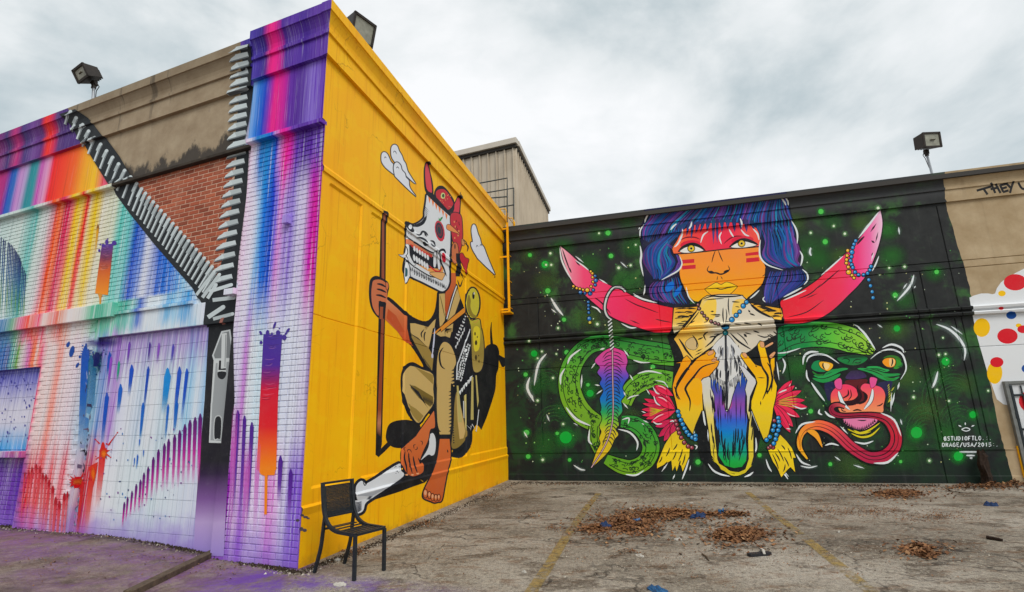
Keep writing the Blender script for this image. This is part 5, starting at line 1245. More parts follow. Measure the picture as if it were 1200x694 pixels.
SU = Paint(WB, BACK)          # bull skull and beard
SU.fill(Ec([(395,150),(345,190),(140,230),(130,420),(90,480),(150,690)])+Fc_([(130,500),(190,690)])+Gc([(300,190),(340,420),(430,520),(560,560),(700,530),(770,420),(810,240)])+Fc_([(1050,690),(1060,480)])+Ec([(1060,690),(1060,420),(1120,330),(1100,230),(820,180),(745,118),(560,112)]), (22,26,28), sm=False)
for sx,pts,seed in [(1,[(150,232),(250,232),(355,222),(345,262),(230,380),(210,425),(150,455),(135,400)],1),(2,[(815,190),(900,210),(1085,238),(1105,300),(1090,340),(1010,330),(930,290)],2)]:
    SU.fill(Ec(pts), G([(360,(240,178,50)),(376,(232,196,90)),(390,(206,200,180))]), sm=False); r_ = random.Random(seed)
    for k in range(20):
        x = r_.uniform(min(p[0] for p in pts)+15, max(p[0] for p in pts)-70); y = r_.uniform(240,330) if sx == 2 else r_.uniform(240,400)
        if sx == 1 and x > 330-(y-240)*.8: continue
        if sx == 2 and y > 210+(x-820)*.55: y = 200+(x-820)*.4
        SU.line(Ec([(x,y),(x+35,y-6),(x+75,y-4)]), 1.3, (34,30,26))
SU.fill(Ec([(400,152),(440,128),(560,118),(690,118),(745,124),(800,185),(900,262),(1015,322),(1045,430),(1052,465),(950,520),(890,545),(830,600),(760,640),(700,560),(600,470),(500,560),(420,612),(320,690),(245,690),(150,505),(222,412),(365,245)]), G([(790,(246,196,84)),(822,(242,208,110)),(840,(226,220,200)),(870,(222,214,196)),(910,(214,206,190))],'x'), sm=False, line=2, lc=INK)
SU.fill(Ec([(450,160),(520,165),(505,320),(420,350),(390,250)]), (246,210,96)); SU.fill(Ec([(680,170),(770,160),(740,230),(660,290)]), (240,206,110))
SU.fill(Ec([(290,500),(330,500),(360,560),(330,600),(270,585),(250,540)]), (214,190,140), line=1, lc=INK)
for pts,w_ in [([(395,160),(480,130),(570,135),(690,130),(760,120)],2),([(410,165),(500,155),(590,150)],1.2),([(630,140),(625,210),(635,300)],1.4),([(580,230),(578,300),(585,365)],1.6),([(605,240),(612,300),(600,370)],1.2),([(355,250),(290,330),(225,420)],2.6),([(372,262),(320,330),(250,410)],1.4),([(820,205),(900,265),(1000,318)],3),([(470,265),(500,262)],2),([(470,292),(560,296)],2),([(800,250),(820,275)],2.2),([(310,470),(350,530),(345,580)],1.8),([(190,500),(230,560),(260,610),(320,680)],2.6),([(430,460),(410,475),(430,520)],1.8),([(420,580),(480,530),(520,480),(580,450)],2.2),([(760,460),(790,490)],3.2),([(640,450),(720,530),(830,600)],2.2),([(880,470),(940,490),(990,480)],1.6),([(830,600),(890,560)],1.6),([(150,510),(200,600),(235,680)],1.6),([(340,620),(400,590)],1.4),([(330,650),(400,615)],1.2),([(700,450),(760,500),(800,560)],1.4)]: SU.line(Ec(pts), w_, INK)
# beard
SU.fill(Fc_([(470,360),(452,450),(495,520),(515,690)])+Gc([(445,60),(458,150),(492,240),(478,390),(530,470),(600,490),(662,480),(705,420),(690,262),(705,120),(690,20)])+Fc_([(770,690),(780,520),(795,420),(742,275),(600,200)]), G([(420,(36,76,160)),(447,(30,84,170)),(462,(96,82,172)),(474,(140,82,172)),(484,(126,92,192)),(492,(60,100,204)),(506,(16,132,204)),(522,(14,150,160)),(540,(24,172,80)),(550,(40,160,60))]), sm=False)
SU.fill(Fc_([(600,480),(640,540),(660,640),(610,690),(575,600)]), (168,84,150))
for k in range(26):
    x = rb.uniform(842,872); y = rb.uniform(496,530); SU.line([(x,y),(x+rb.uniform(-1,1),y+9),(x+(857-x)*.15,y+rb.uniform(12,22))], rb.uniform(.9,2.2), (18,30,40))
for k in range(12):
    x = rb.uniform(838,874); SU.line([(x,rb.uniform(455,490)),(x+rb.uniform(-1.5,1.5),rb.uniform(492,506))], 1.2, (30,30,70))
# nose bone
SU.fill(Fc_([(600,18),(640,40),(690,110),(705,165),(722,300),(708,420),(690,470),(660,560),(640,640),(612,690),(600,660),(590,560),(570,480),(530,420),(520,300),(498,190),(500,120),(560,50)]), (220,221,220), line=1.8, lc=INK)
for k in range(34):
    x = rb.uniform(505,715); y = rb.uniform(70,430); 
    if abs(x-605) > 110-(y-70)*.03: continue
    SU.line(Fc_([(x,y),(x+rb.uniform(-8,8),y+40),(x+(605-x)*.12,y+rb.uniform(60,150))]), rb.uniform(.8,1.9), (52,54,60) if rb.random() > .3 else (150,154,160))
SU.line(Fc_([(602,30),(606,300),(612,680)]), 2.4, (46,48,56), taper=False)
for k in range(9): x = 590+rb.uniform(-25,40); SU.line(Fc_([(x,470),(x+4,560),(x+2,640)]), 1.3, INK)
for k in range(30):
    t = k/29; x = 440+t*340; y = 300+110*math.sin(math.pi*t)+rb.uniform(-40,30); 
    SU.fill(Fc_([(x-13,y-70),(x+13,y-70),(x+6,y),(x+rb.uniform(-6,6),y+rb.uniform(50,130),1),(x-7,y)]), lerp((224,225,224),(190,192,198),rb.random()), sm=True, line=.8, lc=INK, n=2)
SU.fill(Fc_([(600,30),(690,100),(760,200),(748,300),(690,380),(610,430),(530,390),(458,320),(452,220),(500,110)]), (222,223,222))
for k in range(46):
    a = rb.uniform(-1,1); y = rb.uniform(90,330); x = 605+a*(30+(y-60)*.55); 
    if abs(x-605) > 150: continue
    SU.line(Fc_([(x,y),(x+a*14,y+40),(x+a*10,y+rb.uniform(60,120))]), rb.uniform(.9,2.0), (44,46,54) if rb.random() > .25 else (150,154,162))
SU.line(Fc_([(602,20),(606,300),(612,680)]), 2.6, (46,48,56), taper=False)
for k in range(40):
    x = rb.uniform(250,1020); y = rb.uniform(150,520); 
    if y < 150+abs(x-600)*.45 or (y > 420 and abs(x-600) < 60): continue
    d_ = (x-600)/420; SU.line(Ec([(x,y),(x+22,y+14*d_),(x+rb.uniform(35,70),y+34*d_)]), rb.uniform(.9,1.9), (40,36,32))
# side locks
SU.fill(Fc_([(440,372),(382,430),(400,540),(418,690)])+Gc([(372,0),(402,180),(424,390),(470,450),(520,505),(560,530),(498,500),(470,420),(452,250),(440,100)])+Fc_([(500,690),(500,560),(470,480),(468,400)]), G([(438,(214,216,216)),(470,(222,218,196)),(492,(232,214,120)),(540,(226,206,56))]), sm=False, line=1.4, lc=INK)
SU.fill(Fc_([(720,285),(760,300),(862,410),(868,440),(815,560),(800,690)])+Gc([(735,60),(750,200),(752,400),(730,480),(690,525),(640,540),(600,540),(690,500),(716,420),(712,260),(722,120)])+Fc_([(790,690),(790,560),(775,500),(795,420)]), G([(426,(216,216,222)),(470,(216,214,206)),(492,(232,214,120)),(540,(226,206,56))]), sm=False, line=1.4, lc=INK)
for k in range(22):
    y = rb.uniform(450,530); sg = rb.choice((-1,1)); x = 857+sg*interp([(440,24),(480,24),(520,23),(545,16)],y)+rb.uniform(-2.5,2.5); SU.line([(x,y),(x-sg*.6,y+8),(x-sg*1.6,y+rb.uniform(12,18))], rb.uniform(.8,1.8), INK)
for pts in ([(435,430),(530,490),(570,520),(660,525),(740,470)],[(430,410),(520,500),(600,545),(690,525)]): SU.line(Gc(pts), 2.2, (216,200,50))
for pts,w_ in [([(398,455),(440,510),(500,540),(570,555)],2.2),([(680,560),(720,545),(752,520)],2.2),([(355,10),(368,110),(378,160)],2.2),([(395,190),(400,280)],1.6),([(770,250),(775,330),(765,370)],2),([(730,30),(770,120),(800,190),(820,230)],2.2),([(300,150),(285,200),(300,240)],1.8),([(850,420),(870,480),(895,520)],2),([(250,420),(225,500),(195,580)],2),([(262,470),(255,510)],1.4),([(140,540),(122,578)],1.8),([(85,450),(35,520)],1.8),([(960,510),(1000,545),(1022,578)],1.8),([(1050,440),(1075,490)],1.6),([(970,490),(1030,560)],1.4)]: SU.line(Gc(pts), w_, WH)
beads(SU, Ec([(360,205),(370,240),(395,275),(415,302),(440,328),(475,350),(510,366),(540,376)]), 1.6, (132,84,84)); beads(SU, Ec([(785,182,2.2),(757,215,2.5),(725,266),(695,298,2.4),(657,336,2.7)]), 2, BB)
SU.dot(850,383.5,4,(16,110,150),2.6,line=1); beads(SU, Ec([(600,452,2.6)]), 2.6, (14,130,140))
SU.line(Ec([(545,375),(580,400),(600,385),(650,380)]), 2, INK)
SU.build('painted_bull_skull', 'white and gold bull skull with a rainbow beard and bead necklace')

FL = Paint(WB, BACK)          # flowers
def petal(p, b, t, w_, c1=(228,52,92), c2=(190,34,76)):
    dx, dy = t[0]-b[0], t[1]-b[1]; L = math.hypot(dx,dy); nx, ny = -dy/L, dx/L
    P = lambda s_, o: (b[0]+dx*s_+nx*o, b[1]+dy*s_+ny*o)
    p.fill([P(0,0)+(1,),P(.35,w_*.45),P(.68,w_*.5),P(.88,w_*.28),P(1,0)+(1,),P(.88,-w_*.28),P(.68,-w_*.5),P(.35,-w_*.45)], c1, line=1.3, lc=INK)
    p.line([P(.25,0),P(.6,w_*.1),P(.92,0)], 1, c2); p.line([P(.45,w_*.3),P(.7,w_*.34),P(.9,w_*.15)], .9, WH if w_ > 7 else c2)
for t in [(768,500),(772,512),(778,517),(786,512)]: petal(FL,(794,492),t,7,(206,44,96))
for t,w_ in [((767,452),9),((760,457),7),((755,467.5),6),((753,473),5),((752,480),6),((752.5,487),6),((757,491),6),((763,495),8)]: petal(FL,(792,481),t,w_)
petal(FL,(791,480),(768,465),9); petal(FL,(789,464),(768,452),8)
for k in range(5): FL.line([(776+k,481-k*.6),(766,479+k*1.6),(761,478+k*2.4)], .9, (206,190,50))
for t,w_ in [((928,446),8),((931,452),7),((939,458),7),((943,469),7),((946,477),7),((937,489),8),((929,500),9),((926,507),7)]: petal(FL,(905,472),t,w_)
for k in range(5): FL.line([(912,470+k),(924,466+k*2.5),(934,464+k*3.4)], .9, (206,190,50))
for pts,w_ in [([(765,453),(769,460),(773,462)],1.6),([(757.5,456),(761.5,462.5)],1.6),([(766,464),(769,472),(774,475.5)],1.6),([(751.5,482),(757,484)],1.4),([(753.5,492.5),(760,495.5)],1.6),([(765,494),(770,497),(776,496.5)],1.6),([(912,461),(918,458),(922,457)],1.6),([(928,475),(938,479),(945,478)],1.6),([(921,502),(927,503)],1.4),([(752,496),(755,498)],1.4),([(917,438),(920,428),(917,420)],2.2),([(910,424),(913,446)],1.8)]: FL.line(pts, w_, WH)
FL.build('painted_flowers', 'crimson pointed flowers at both wrists')

HB = Paint(WB, BACK)          # hands and sleeves
ylo = G([(508,(226,196,50)),(530,(240,214,44)),(555,(240,206,36))])
HB.fill(Gc([(150,200),(200,250),(255,335),(250,400),(200,518,1),(188,470),(172,460,1),(152,515,1),(142,470),(120,512,1),(112,430,1),(60,460),(0,492,1),(0,460),(60,310),(110,230)]), ylo, sm=False, line=1.6, lc=INK)
HB.fill(Gc([(960,230),(1010,280),(1052,335),(1082,410),(1060,410,1),(1078,522,1),(1042,482),(1020,500,1),(970,562,1),(940,490),(905,440),(868,352),(910,330)]), ylo, sm=False, line=1.6, lc=INK)
for a,b in [((158,300),(125,350)),((100,330),(70,400)),((200,340),(165,440)),((150,360),(120,430)),((220,380),(195,470)),((40,400),(15,450)),((940,340),(990,440)),((900,380),(950,500)),((970,310),(1000,350)),((1020,330),(1050,420)),((990,400),(1030,480)),((920,370),(960,440)),((80,440),(50,470)),((180,430),(168,470)),((1000,460),(985,520))]: HB.line(Gc([a,((a[0]+b[0])/2+4,(a[1]+b[1])/2),b]), 1.5, INK)
lh = Fc_([(165,268),(208,258),(205,292),(158,390),(138,470),(140,510),(160,580),(185,690)])+Gc([(182,80),(248,180),(278,222,1),(300,150),(350,35)])+Fc_([(402,690),(396,560),(380,425),(400,398),(455,380),(530,292),(545,252),(518,242),(525,220),(500,212),(512,182),(494,150),(450,162),(350,232),(300,292),(296,240),(262,204),(232,228),(212,265)])
HB.fill(lh, G([(415,(250,178,24)),(440,(250,158,18)),(460,(248,176,20)),(480,(236,200,50)),(508,(222,192,60))]), sm=False, line=2, lc=INK)
HB.fill(Fc_([(262,480),(330,400),(390,430),(395,560),(360,640),(300,600)]), (250,184,22))
rh = Fc_([(884,105),(905,74),(940,84),(946,130),(972,230),(992,300),(1000,232),(1030,220),(1032,330),(1022,400),(1052,470),(1042,560),(1012,690)])+Gc([(905,30),(895,112),(862,252),(832,266,1),(765,100),(735,20)])+Fc_([(828,690),(830,600),(882,440),(862,380),(780,272),(732,202),(745,178),(785,190),(860,282),(922,302),(896,180)])
HB.fill(rh, G([(401,(252,206,20)),(430,(252,184,14)),(455,(250,206,20)),(480,(238,208,40)),(512,(226,196,50))]), sm=False, line=2, lc=INK)
for pts,w_ in [([(268,302),(215,380),(165,460)],2.2),([(440,178),(330,232),(275,310),(190,440),(165,500),(180,550),(205,590)],2.4),([(262,310),(285,330)],2),([(530,262),(400,300),(322,388),(252,480),(262,530),(290,600),(285,690)],2.6),([(320,385),(330,402)],1.8),([(205,290),(170,340)],1.6),([(160,500),(150,470)],1.4),([(165,520),(172,560),(195,590)],1.2),
               ([(893,160),(918,290),(965,370),(972,420),(962,500),(925,590)],2.8),([(990,250),(1002,340),(1012,415),(985,500),(960,540)],2.4),([(965,262),(990,300),(1005,360)],1.6),([(880,395),(950,398)],1.2),([(860,290),(880,300)],1.6),([(1030,300),(1020,390)],1.6),([(1015,440),(1000,520)],1.4),([(908,600),(910,640)],1.4),([(965,500),(972,540)],2.6)]: HB.line(Fc_(pts), w_, INK)
for q in ([(446,178),(470,160),(492,158),(494,180),(470,195),(450,198)],[(480,242),(505,222),(522,226),(520,245),(490,255)],[(905,84),(930,80),(940,100),(938,128),(910,122)],[(748,186),(770,176),(790,200),(785,218),(765,212)],[(985,205),(1025,170),(1038,180),(1005,225)],[(950,120),(1010,85),(1015,100),(960,130)]): HB.fill(Fc_(q), (226,170,126), line=.8, lc=INK)
beads(HB, Gc([(145,122),(153,150),(163,185),(174,216),(190,252),(213,290),(243,320),(272,331)]), 2.1, MB_); beads(HB, Gc([(162,50),(170,80),(185,115),(200,148),(214,180),(231,208),(250,232),(274,251),(300,238),(300,264)]), 2.4, BB)
beads(HB, Gc([(915,120),(905,330),(872,332),(888,318)]), 2, MB_); beads(HB, Gc([(945,100),(950,128),(955,162),(945,195),(931,230),(925,264),(910,298),(914,160),(904,195),(880,246),(855,271)]), 2.4, BB)
HB.line(Gc([(100,128),(125,122),(130,132)]), 1.6, WH); HB.line(Gc([(292,310),(312,322),(300,345)]), 1.6, WH)
HB.build('painted_hands', 'two yellow hands holding the skull, with bead bracelets and ragged sleeves')

HE = Paint(WB, BACK)          # snake head
HE.fill(Sc([(150,445),(124,350),(130,262),(190,196),(290,182),(380,222),(440,200),(600,168),(745,200),(782,226),(862,158),(970,130),(1070,160),(1120,250),(1116,335),(1062,440),(1030,520),(1000,690),(960,690)])+D2([(900,320),(880,420),(760,520),(640,540),(520,480),(430,390),(330,330),(290,260),(340,210),(300,120)])+Sc([(240,560)]), (20,28,28))
HE.fill(Sc([(176,300),(205,250),(262,238),(262,300),(320,345),(250,350),(195,330)]), (24,138,84)); HE.fill(Sc([(1020,215),(1060,230),(1085,280),(1040,320),(1000,312),(1030,270)]), (60,150,50)); HE.fill(Sc([(900,210),(960,185),(1040,195),(1080,240),(1000,215),(930,225)]), (56,120,40))
HE.fill(Sc([(435,215),(520,190),(610,182),(700,190),(742,215),(690,262),(600,285),(500,265)]), G([(417,(22,70,42)),(422,(30,132,72)),(428,(34,120,62))]), line=1.2, lc=(14,20,18))
for pts in ([(480,230),(520,215),(560,235),(540,262)],[(590,270),(605,240),(640,225),(690,235)],[(610,255),(650,262),(680,245)],[(500,205),(700,200)]): HE.line(Sc(pts), 1.2, (14,44,26))
HE.fill(Sc([(256,258),(300,248),(385,268),(388,305),(345,340),(300,325),(268,300)]), (240,182,52), line=1.4, lc=(16,20,22)); HE.fill(Sc([(300,262),(360,278),(340,325),(312,318)]), (248,216,150)); HE.line(Sc([(297,258),(292,290),(312,328)]), 1.8, INK)
HE.fill(Sc([(890,250),(920,218),(990,212),(1022,240),(1010,290),(970,305),(920,290)]), (242,160,44), line=1.4, lc=(16,20,22)); HE.fill(Sc([(960,220),(1012,230),(1005,285),(965,295)]), (248,206,140)); HE.line(Sc([(985,215),(992,250),(978,298)]), 1.8, INK)
for pts,w_,cl in [([(200,388),(290,405),(380,380),(470,330),(545,320)],4.6,(44,158,86)),([(300,385),(370,345),(450,330),(520,318)],3,(40,150,80)),([(190,415),(290,440),(400,410),(470,370)],5,(40,150,78)),([(185,345),(240,385),(300,375)],2.4,(44,120,50)),([(640,318),(720,330),(800,355),(880,400),(980,430),(1060,400)],5,(42,156,84)),([(730,305),(830,312),(900,335),(960,335)],4.6,(50,166,88)),([(820,340),(900,375),(980,380),(1070,375)],4.4,(40,150,78)),([(900,400),(960,425),(1030,420)],3.4,(40,140,60)),([(780,330),(850,360),(920,400)],2.4,(60,150,80)),([(1040,300),(1080,290),(1090,260)],2,(40,110,60))]: HE.line(Sc(pts), w_, cl)
for pts in ([(210,410),(300,418),(400,385),(480,340)],[(700,325),(800,345),(900,390)],[(830,325),(920,360),(1040,365)],[(760,318),(850,322),(930,345)]): HE.line(Sc(pts), 1, (12,30,22))
HE.fill(Sc([(160,452),(235,450),(370,640),(352,690),(318,690),(232,560)]), (26,62,42)); HE.fill(Sc([(985,455),(1062,440),(1018,560),(992,690),(925,690),(955,560)]), (34,70,38))
for k in range(7): HE.line(Sc([(180+k*22,465+k*32),(215+k*20,500+k*30)]), 1.1, (70,130,70)); HE.line(Sc([(1020-k*10,470+k*30),(985-k*8,520+k*28)]), 1.4, (190,190,70) if k % 2 else (20,30,24))
HE.fill(Sc([(560,352),(600,338),(680,345),(730,400),(620,425),(520,415)]), G([(433,(46,36,66)),(446,(74,50,104))])); HE.fill(Sc([(520,440),(620,430),(740,430),(700,520),(700,640),(560,640),(520,520)]), (96,26,34))
HE.fill(Sc([(310,470),(400,455),(420,540),(360,640),(330,600)]), (38,36,76)); HE.fill(Sc([(840,470),(960,440),(990,470),(930,600),(890,540)]), (38,36,76))
HE.fill(D2([(676,50),(715,-2),(800,12),(900,40),(942,122),(922,235),(902,312),(700,306),(500,318),(445,285),(452,245),(560,222),(682,212),(742,160),(728,112)]), G([(453,(244,86,116)),(466,(248,122,100)),(482,(252,158,112))]), line=1.2, lc=INK)
HE.fill(D2([(362,215),(358,105),(425,30),(520,5),(612,40),(655,112),(610,180),(500,205),(400,200)]), G([(453,(244,70,110)),(464,(246,92,100)),(472,(250,140,90))]), line=1.2, lc=INK)
for pts,w_ in [([(540,60),(540,120),(470,160)],2),([(565,60),(575,130),(540,180)],1.4),([(640,40),(668,130),(612,196),(500,210),(410,200)],6.5),([(700,80),(745,130),(720,190),(660,220)],2.2),([(850,240),(890,230),(920,205)],1.6),([(590,292),(640,280),(690,290)],2),([(470,265),(480,290),(520,300)],1.4),([(660,140),(640,60),(650,10)],1.6)]: HE.line(D2(pts), w_, (44,14,26))
for q in (Sc([(410,445),(460,415),(482,445),(476,522),(425,512)]),Sc([(765,410),(832,418),(830,452),(815,492),(775,508)])): HE.fill(q, (228,92,156), line=1, lc=INK)
for pts in ([(438,78),(455,140),(490,215),(560,280)],[(806,55),(800,130),(775,200),(712,276)]): HE.line(D2(pts), 5.2, (40,44,54)); HE.line(D2(pts), 3.8, (232,238,240))
# tongue
tg = [(990,477,2.5),(982,474.5,4),(976,476,5),(974,480.5,6),(978,485.5,6),(988,487.5,5),(1000,487,4.5),(1014,486.5,5),(1027,488,7),(1039,492,10),(1047,502,12),(1050,513,13),(1047,525,14),(1036,534.5,14),(1020,536.5,13),(1006,530,12),(994,521,12),(983,510,12),(972,502,12),(958,498,11),(945,502,8),(938,511,6),(937,524,5),(946,538,1.5)]
L_, R_, xs_, ws_ = tube_poly([(a,b,c_+3.2) for a,b,c_ in tg]); HE._add(L_+R_[::-1], (20,20,22)) if False else None
for i in range(len(tg)-1):
    pass
L2, R2, x2, w2_ = tube_poly(tg)
def strip(L, Rr, cf):
    HE.layer += 1
    polys = [[L[i],L[i+1],Rr[i+1],Rr[i]] for i in range(len(L)-1)]; vc = [[cf(i),cf(i+1),cf(i+1),cf(i)] for i in range(len(L)-1)]
    HE.items.append((polys, ('V', vc), HE.layer, False))
strip(L_, R_, lambda i: (20,20,22))
tc_ = [(0,(226,110,100)),(.10,(150,34,66)),(.3,(158,36,66)),(.45,(196,42,62)),(.6,(176,34,76)),(.72,(206,60,84)),(.80,(240,110,80)),(.90,(246,160,60)),(1,(240,190,50))]
strip(L2, R2, lambda i: gcol(('y',tc_),0,i/(len(L2)-1)))
HE.line([lerp(a,b,.35) for a,b in zip(L2,R2)][10:100:3], 1.3, (40,14,26)); HE.line([lerp(a,b,.68) for a,b in zip(L2,R2)][44:112:3], 1, (60,16,30))
for k in range(5): HE.line(Kc([(180+k*14,300+k*3),(250+k*18,330+k*5),(290+k*16,420-k*2)]), 1.2, INK)
HE.fill(Kc([(170,300),(215,290),(262,330),(290,430),(240,360),(190,320)]), (246,170,56), line=1, lc=INK)
HE.fill(D2([(480,384),(580,376),(700,370),(852,384),(815,440),(700,498),(600,480),(525,440)]), (226,134,174)); 
for k in range(17): t = k/16; x = 490+t*340; y = 395+math.sin(t*3.1)*92; HE.fill(D2([(x-12,y+16),(x+10,y+14),(x-2+rb.uniform(-4,4),y-26)]), (22,26,28), sm=False)
HE.line(D2([(640,392),(700,396),(740,392)]), 1.4, INK)
for pts in ([(535,486),(640,532),(760,505),(885,420)],[(575,535),(680,575),(790,555),(885,470)],[(600,500),(700,540),(800,515)]): HE.line(D2(pts), 2.4, (222,206,40)); 
for pts in ([(560,505),(660,548),(780,525),(880,445)],): HE.line(D2(pts), 1, INK)
for pts,w_ in [([(128,255),(150,205),(220,176),(330,186),(455,268)],2.2),([(92,280),(105,195),(165,152),(252,152)],2.8),([(770,222),(862,152),(972,126),(1080,168),(1122,262),(1122,340),(1070,430)],2.2),([(888,112),(980,76),(1078,110),(1106,162)],2.6),([(128,330),(132,400),(160,450)],2),([(175,455),(235,545),(312,645)],2.6),([(1060,455),(1042,528)],2.2),([(1012,560),(985,690)],2.2)]: HE.line(Sc(pts), w_, WH)
for pts,w_ in [([(830,0),(824,150)],1.8),([(745,160),(850,215),(905,342)],2.4),([(690,552),(800,545),(882,470)],2.8),([(80,320),(130,250),(235,228)],2.4),([(85,480),(130,545),(200,570)],2.2),([(310,415),(360,400),(420,415)],2.2),([(430,265),(490,325)],1.8),([(540,385),(620,400),(690,378)],2.2),([(308,145),(340,180),(390,200)],2.4),([(270,130),(262,160),(290,175)],2.2)]: HE.line(Kc(pts), w_, WH)
for k in range(8): HE.line(Sc([(960+k*3,470+k*22),(940+k*2,500+k*22)]), 1, (200,196,70))
HE.build('painted_snake_head', 'hissing green snake head with fangs and curling red tongue')

# signature in white paint
GLY = {'@':[[(.75,.65),(.5,.7),(.3,.5),(.5,.3),(.72,.4),(.75,.65),(.9,.35),(.8,.05),(.4,0),(.05,.3),(.1,.8),(.5,1),(.9,.8)]],'S':[[(.9,.9),(.3,1),(.1,.75),(.8,.4),(.7,.05),(.1,.05)]],'T':[[(0,1),(1,1)],[(.5,1),(.5,0)]],'U':[[(.05,1),(.1,.2),(.5,0),(.9,.2),(.95,1)]],'D':[[(.1,0),(.1,1),(.7,.9),(.95,.5),(.7,.1),(.1,0)]],'I':[[(.5,1),(.5,0)]],'O':[[(.5,1),(.1,.75),(.1,.25),(.5,0),(.9,.25),(.9,.75),(.5,1)]],'F':[[(.1,0),(.1,1),(.9,1)],[(.1,.5),(.7,.5)]],'L':[[(.1,1),(.1,0),(.9,0)]],'R':[[(.1,0),(.1,1),(.8,.85),(.8,.6),(.1,.5)],[(.4,.5),(.9,0)]],'A':[[(0,0),(.5,1),(1,0)],[(.2,.4),(.8,.4)]],'G':[[(.9,.85),(.5,1),(.1,.7),(.1,.2),(.5,0),(.9,.2),(.9,.5),(.55,.5)]],'E':[[(.9,1),(.1,1),(.1,0),(.9,0)],[(.1,.5),(.7,.5)]],'/':[[(0,-.1),(.9,1.1)]],'2':[[(.1,.8),(.5,1),(.9,.75),(.1,0),(.95,0)]],'0':[[(.5,1),(.15,.7),(.15,.3),(.5,0),(.85,.3),(.85,.7),(.5,1)]],'1':[[(.3,.8),(.55,1),(.55,0)]],'5':[[(.9,1),(.2,1),(.15,.55),(.7,.6),(.9,.3),(.6,0),(.1,.05)]],':':[[(.5,.75),(.55,.7)],[(.5,.2),(.55,.15)]],'.':[[(.4,.1),(.5,.05)]],'H':[[(.1,0),(.1,1)],[(.9,0),(.9,1)],[(.1,.5),(.9,.5)]],'Y':[[(.05,1),(.5,.5)],[(.95,1),(.5,.5),(.4,0)]]}
TX = Paint(WB, BACK)
def write(p, txt, x0, y0, x1, y1, h, wd, col):
    n = len(txt)
    for i, ch in enumerate(txt):
        if ch not in GLY: continue
        bx, by = lerp((x0,y0),(x1,y1),i/n); cw = (x1-x0)/n*.74
        for s_ in GLY[ch]: p.line([(bx+a*cw, by-b*h+(y1-y0)*a/n) for a,b in s_], wd, col, taper=False, sm=False)
write(TX, '@STUDIOFTLO.:.', 1106, 516.4, 1163, 515.6, 4.6, 1.0, WH)
write(TX, 'DRAGE/USA/2015:.', 1104, 523.6, 1171, 523.2, 4.4, 1.0, WH)
TX.line(Nc([(650,175),(690,160),(725,175),(690,190),(650,175)]), 1, WH, taper=False)
for a,b in [((683,112),(684,138)),((765,138),(735,150)),((622,138),(650,152))]: TX.line(Nc([a,b]), 1.6, WH)
for a,b,w_ in [((630,372),(830,374),1.6),((690,404),(770,404),1.6),((722,426),(748,426),1.6)]: TX.softline(Nc([a,((a[0]+b[0])/2,a[1]),b]), w_*2.6, WH, .5); TX.line(Nc([a,((a[0]+b[0])/2,a[1]),b]), w_, WH)
TX.build('painted_signature', 'white lettering with a small eye above it')['kind'] = 'stuff'
# tag and polka dots on the beige end
tg_ = crop(1120,180,5.785)
for letter in ([[(142,252),(190,238),(240,224)],[(185,234),(200,256),(216,278)]],[[(238,198),(252,232),(268,268)],[(270,206),(286,236),(304,268)],[(236,242),(292,230)]],[[(300,212),(322,260)],[(300,216),(352,204)],[(312,238),(346,228)],[(320,262),(358,250)]],[[(344,204),(372,232)],[(392,188),(378,228),(368,268)]],[[(424,196),(440,226),(456,240),(478,236),(496,220)]]):
    TG = Paint(WB, BACK)
    for a in letter: TG.line(tg_(a), 2.6, (34,34,36), taper=False)
    TG.build('painted_letter')
PK = Paint(WB, BACK, .0006)
PK.fill([(1136,349),(1141,346.5),(1150,344),(1158,344),(1163,345),(1166,344),(1168,338),(1173,331),(1180,325.5),(1190,320),(1200,315),(1225,303),(1260,292),(1330,280),(1400,330),(1420,470),(1330,480),(1220,482),(1176,474),(1168,468),(1158,440),(1145,395),(1139,364)], (222,224,226), sm=False)
PK.base = .0020
for x,y,rx,ry,cl in [(1189.6,331,13.5,9.6,'r'),(1174,344,4.4,3.4,'y'),(1173,361.5,3,1.9,'r'),(1185,369.5,6,4.6,'b'),(1150.5,384,9.6,11,'y'),(1180.5,394,12,9,'r'),(1193.6,381.6,3.4,2.4,'y'),(1199,386,7,4.6,'r'),(1165.5,437,9,13,'y'),(1168,424.6,7.8,6,'r'),(1203,432,6,5,'b'),(1225,350,12,9,'b'),(1240,400,12,9,'y'),(1225,430,10,8,'r'),(1260,370,12,9,'r')]:
    PK.dot(x,y,rx,{'r':(204,30,46),'y':(236,190,14),'b':(12,78,150)}[cl],ry,n=22)
PK.build('polka_dot_paint', 'white paint with red, yellow and blue polka dots')
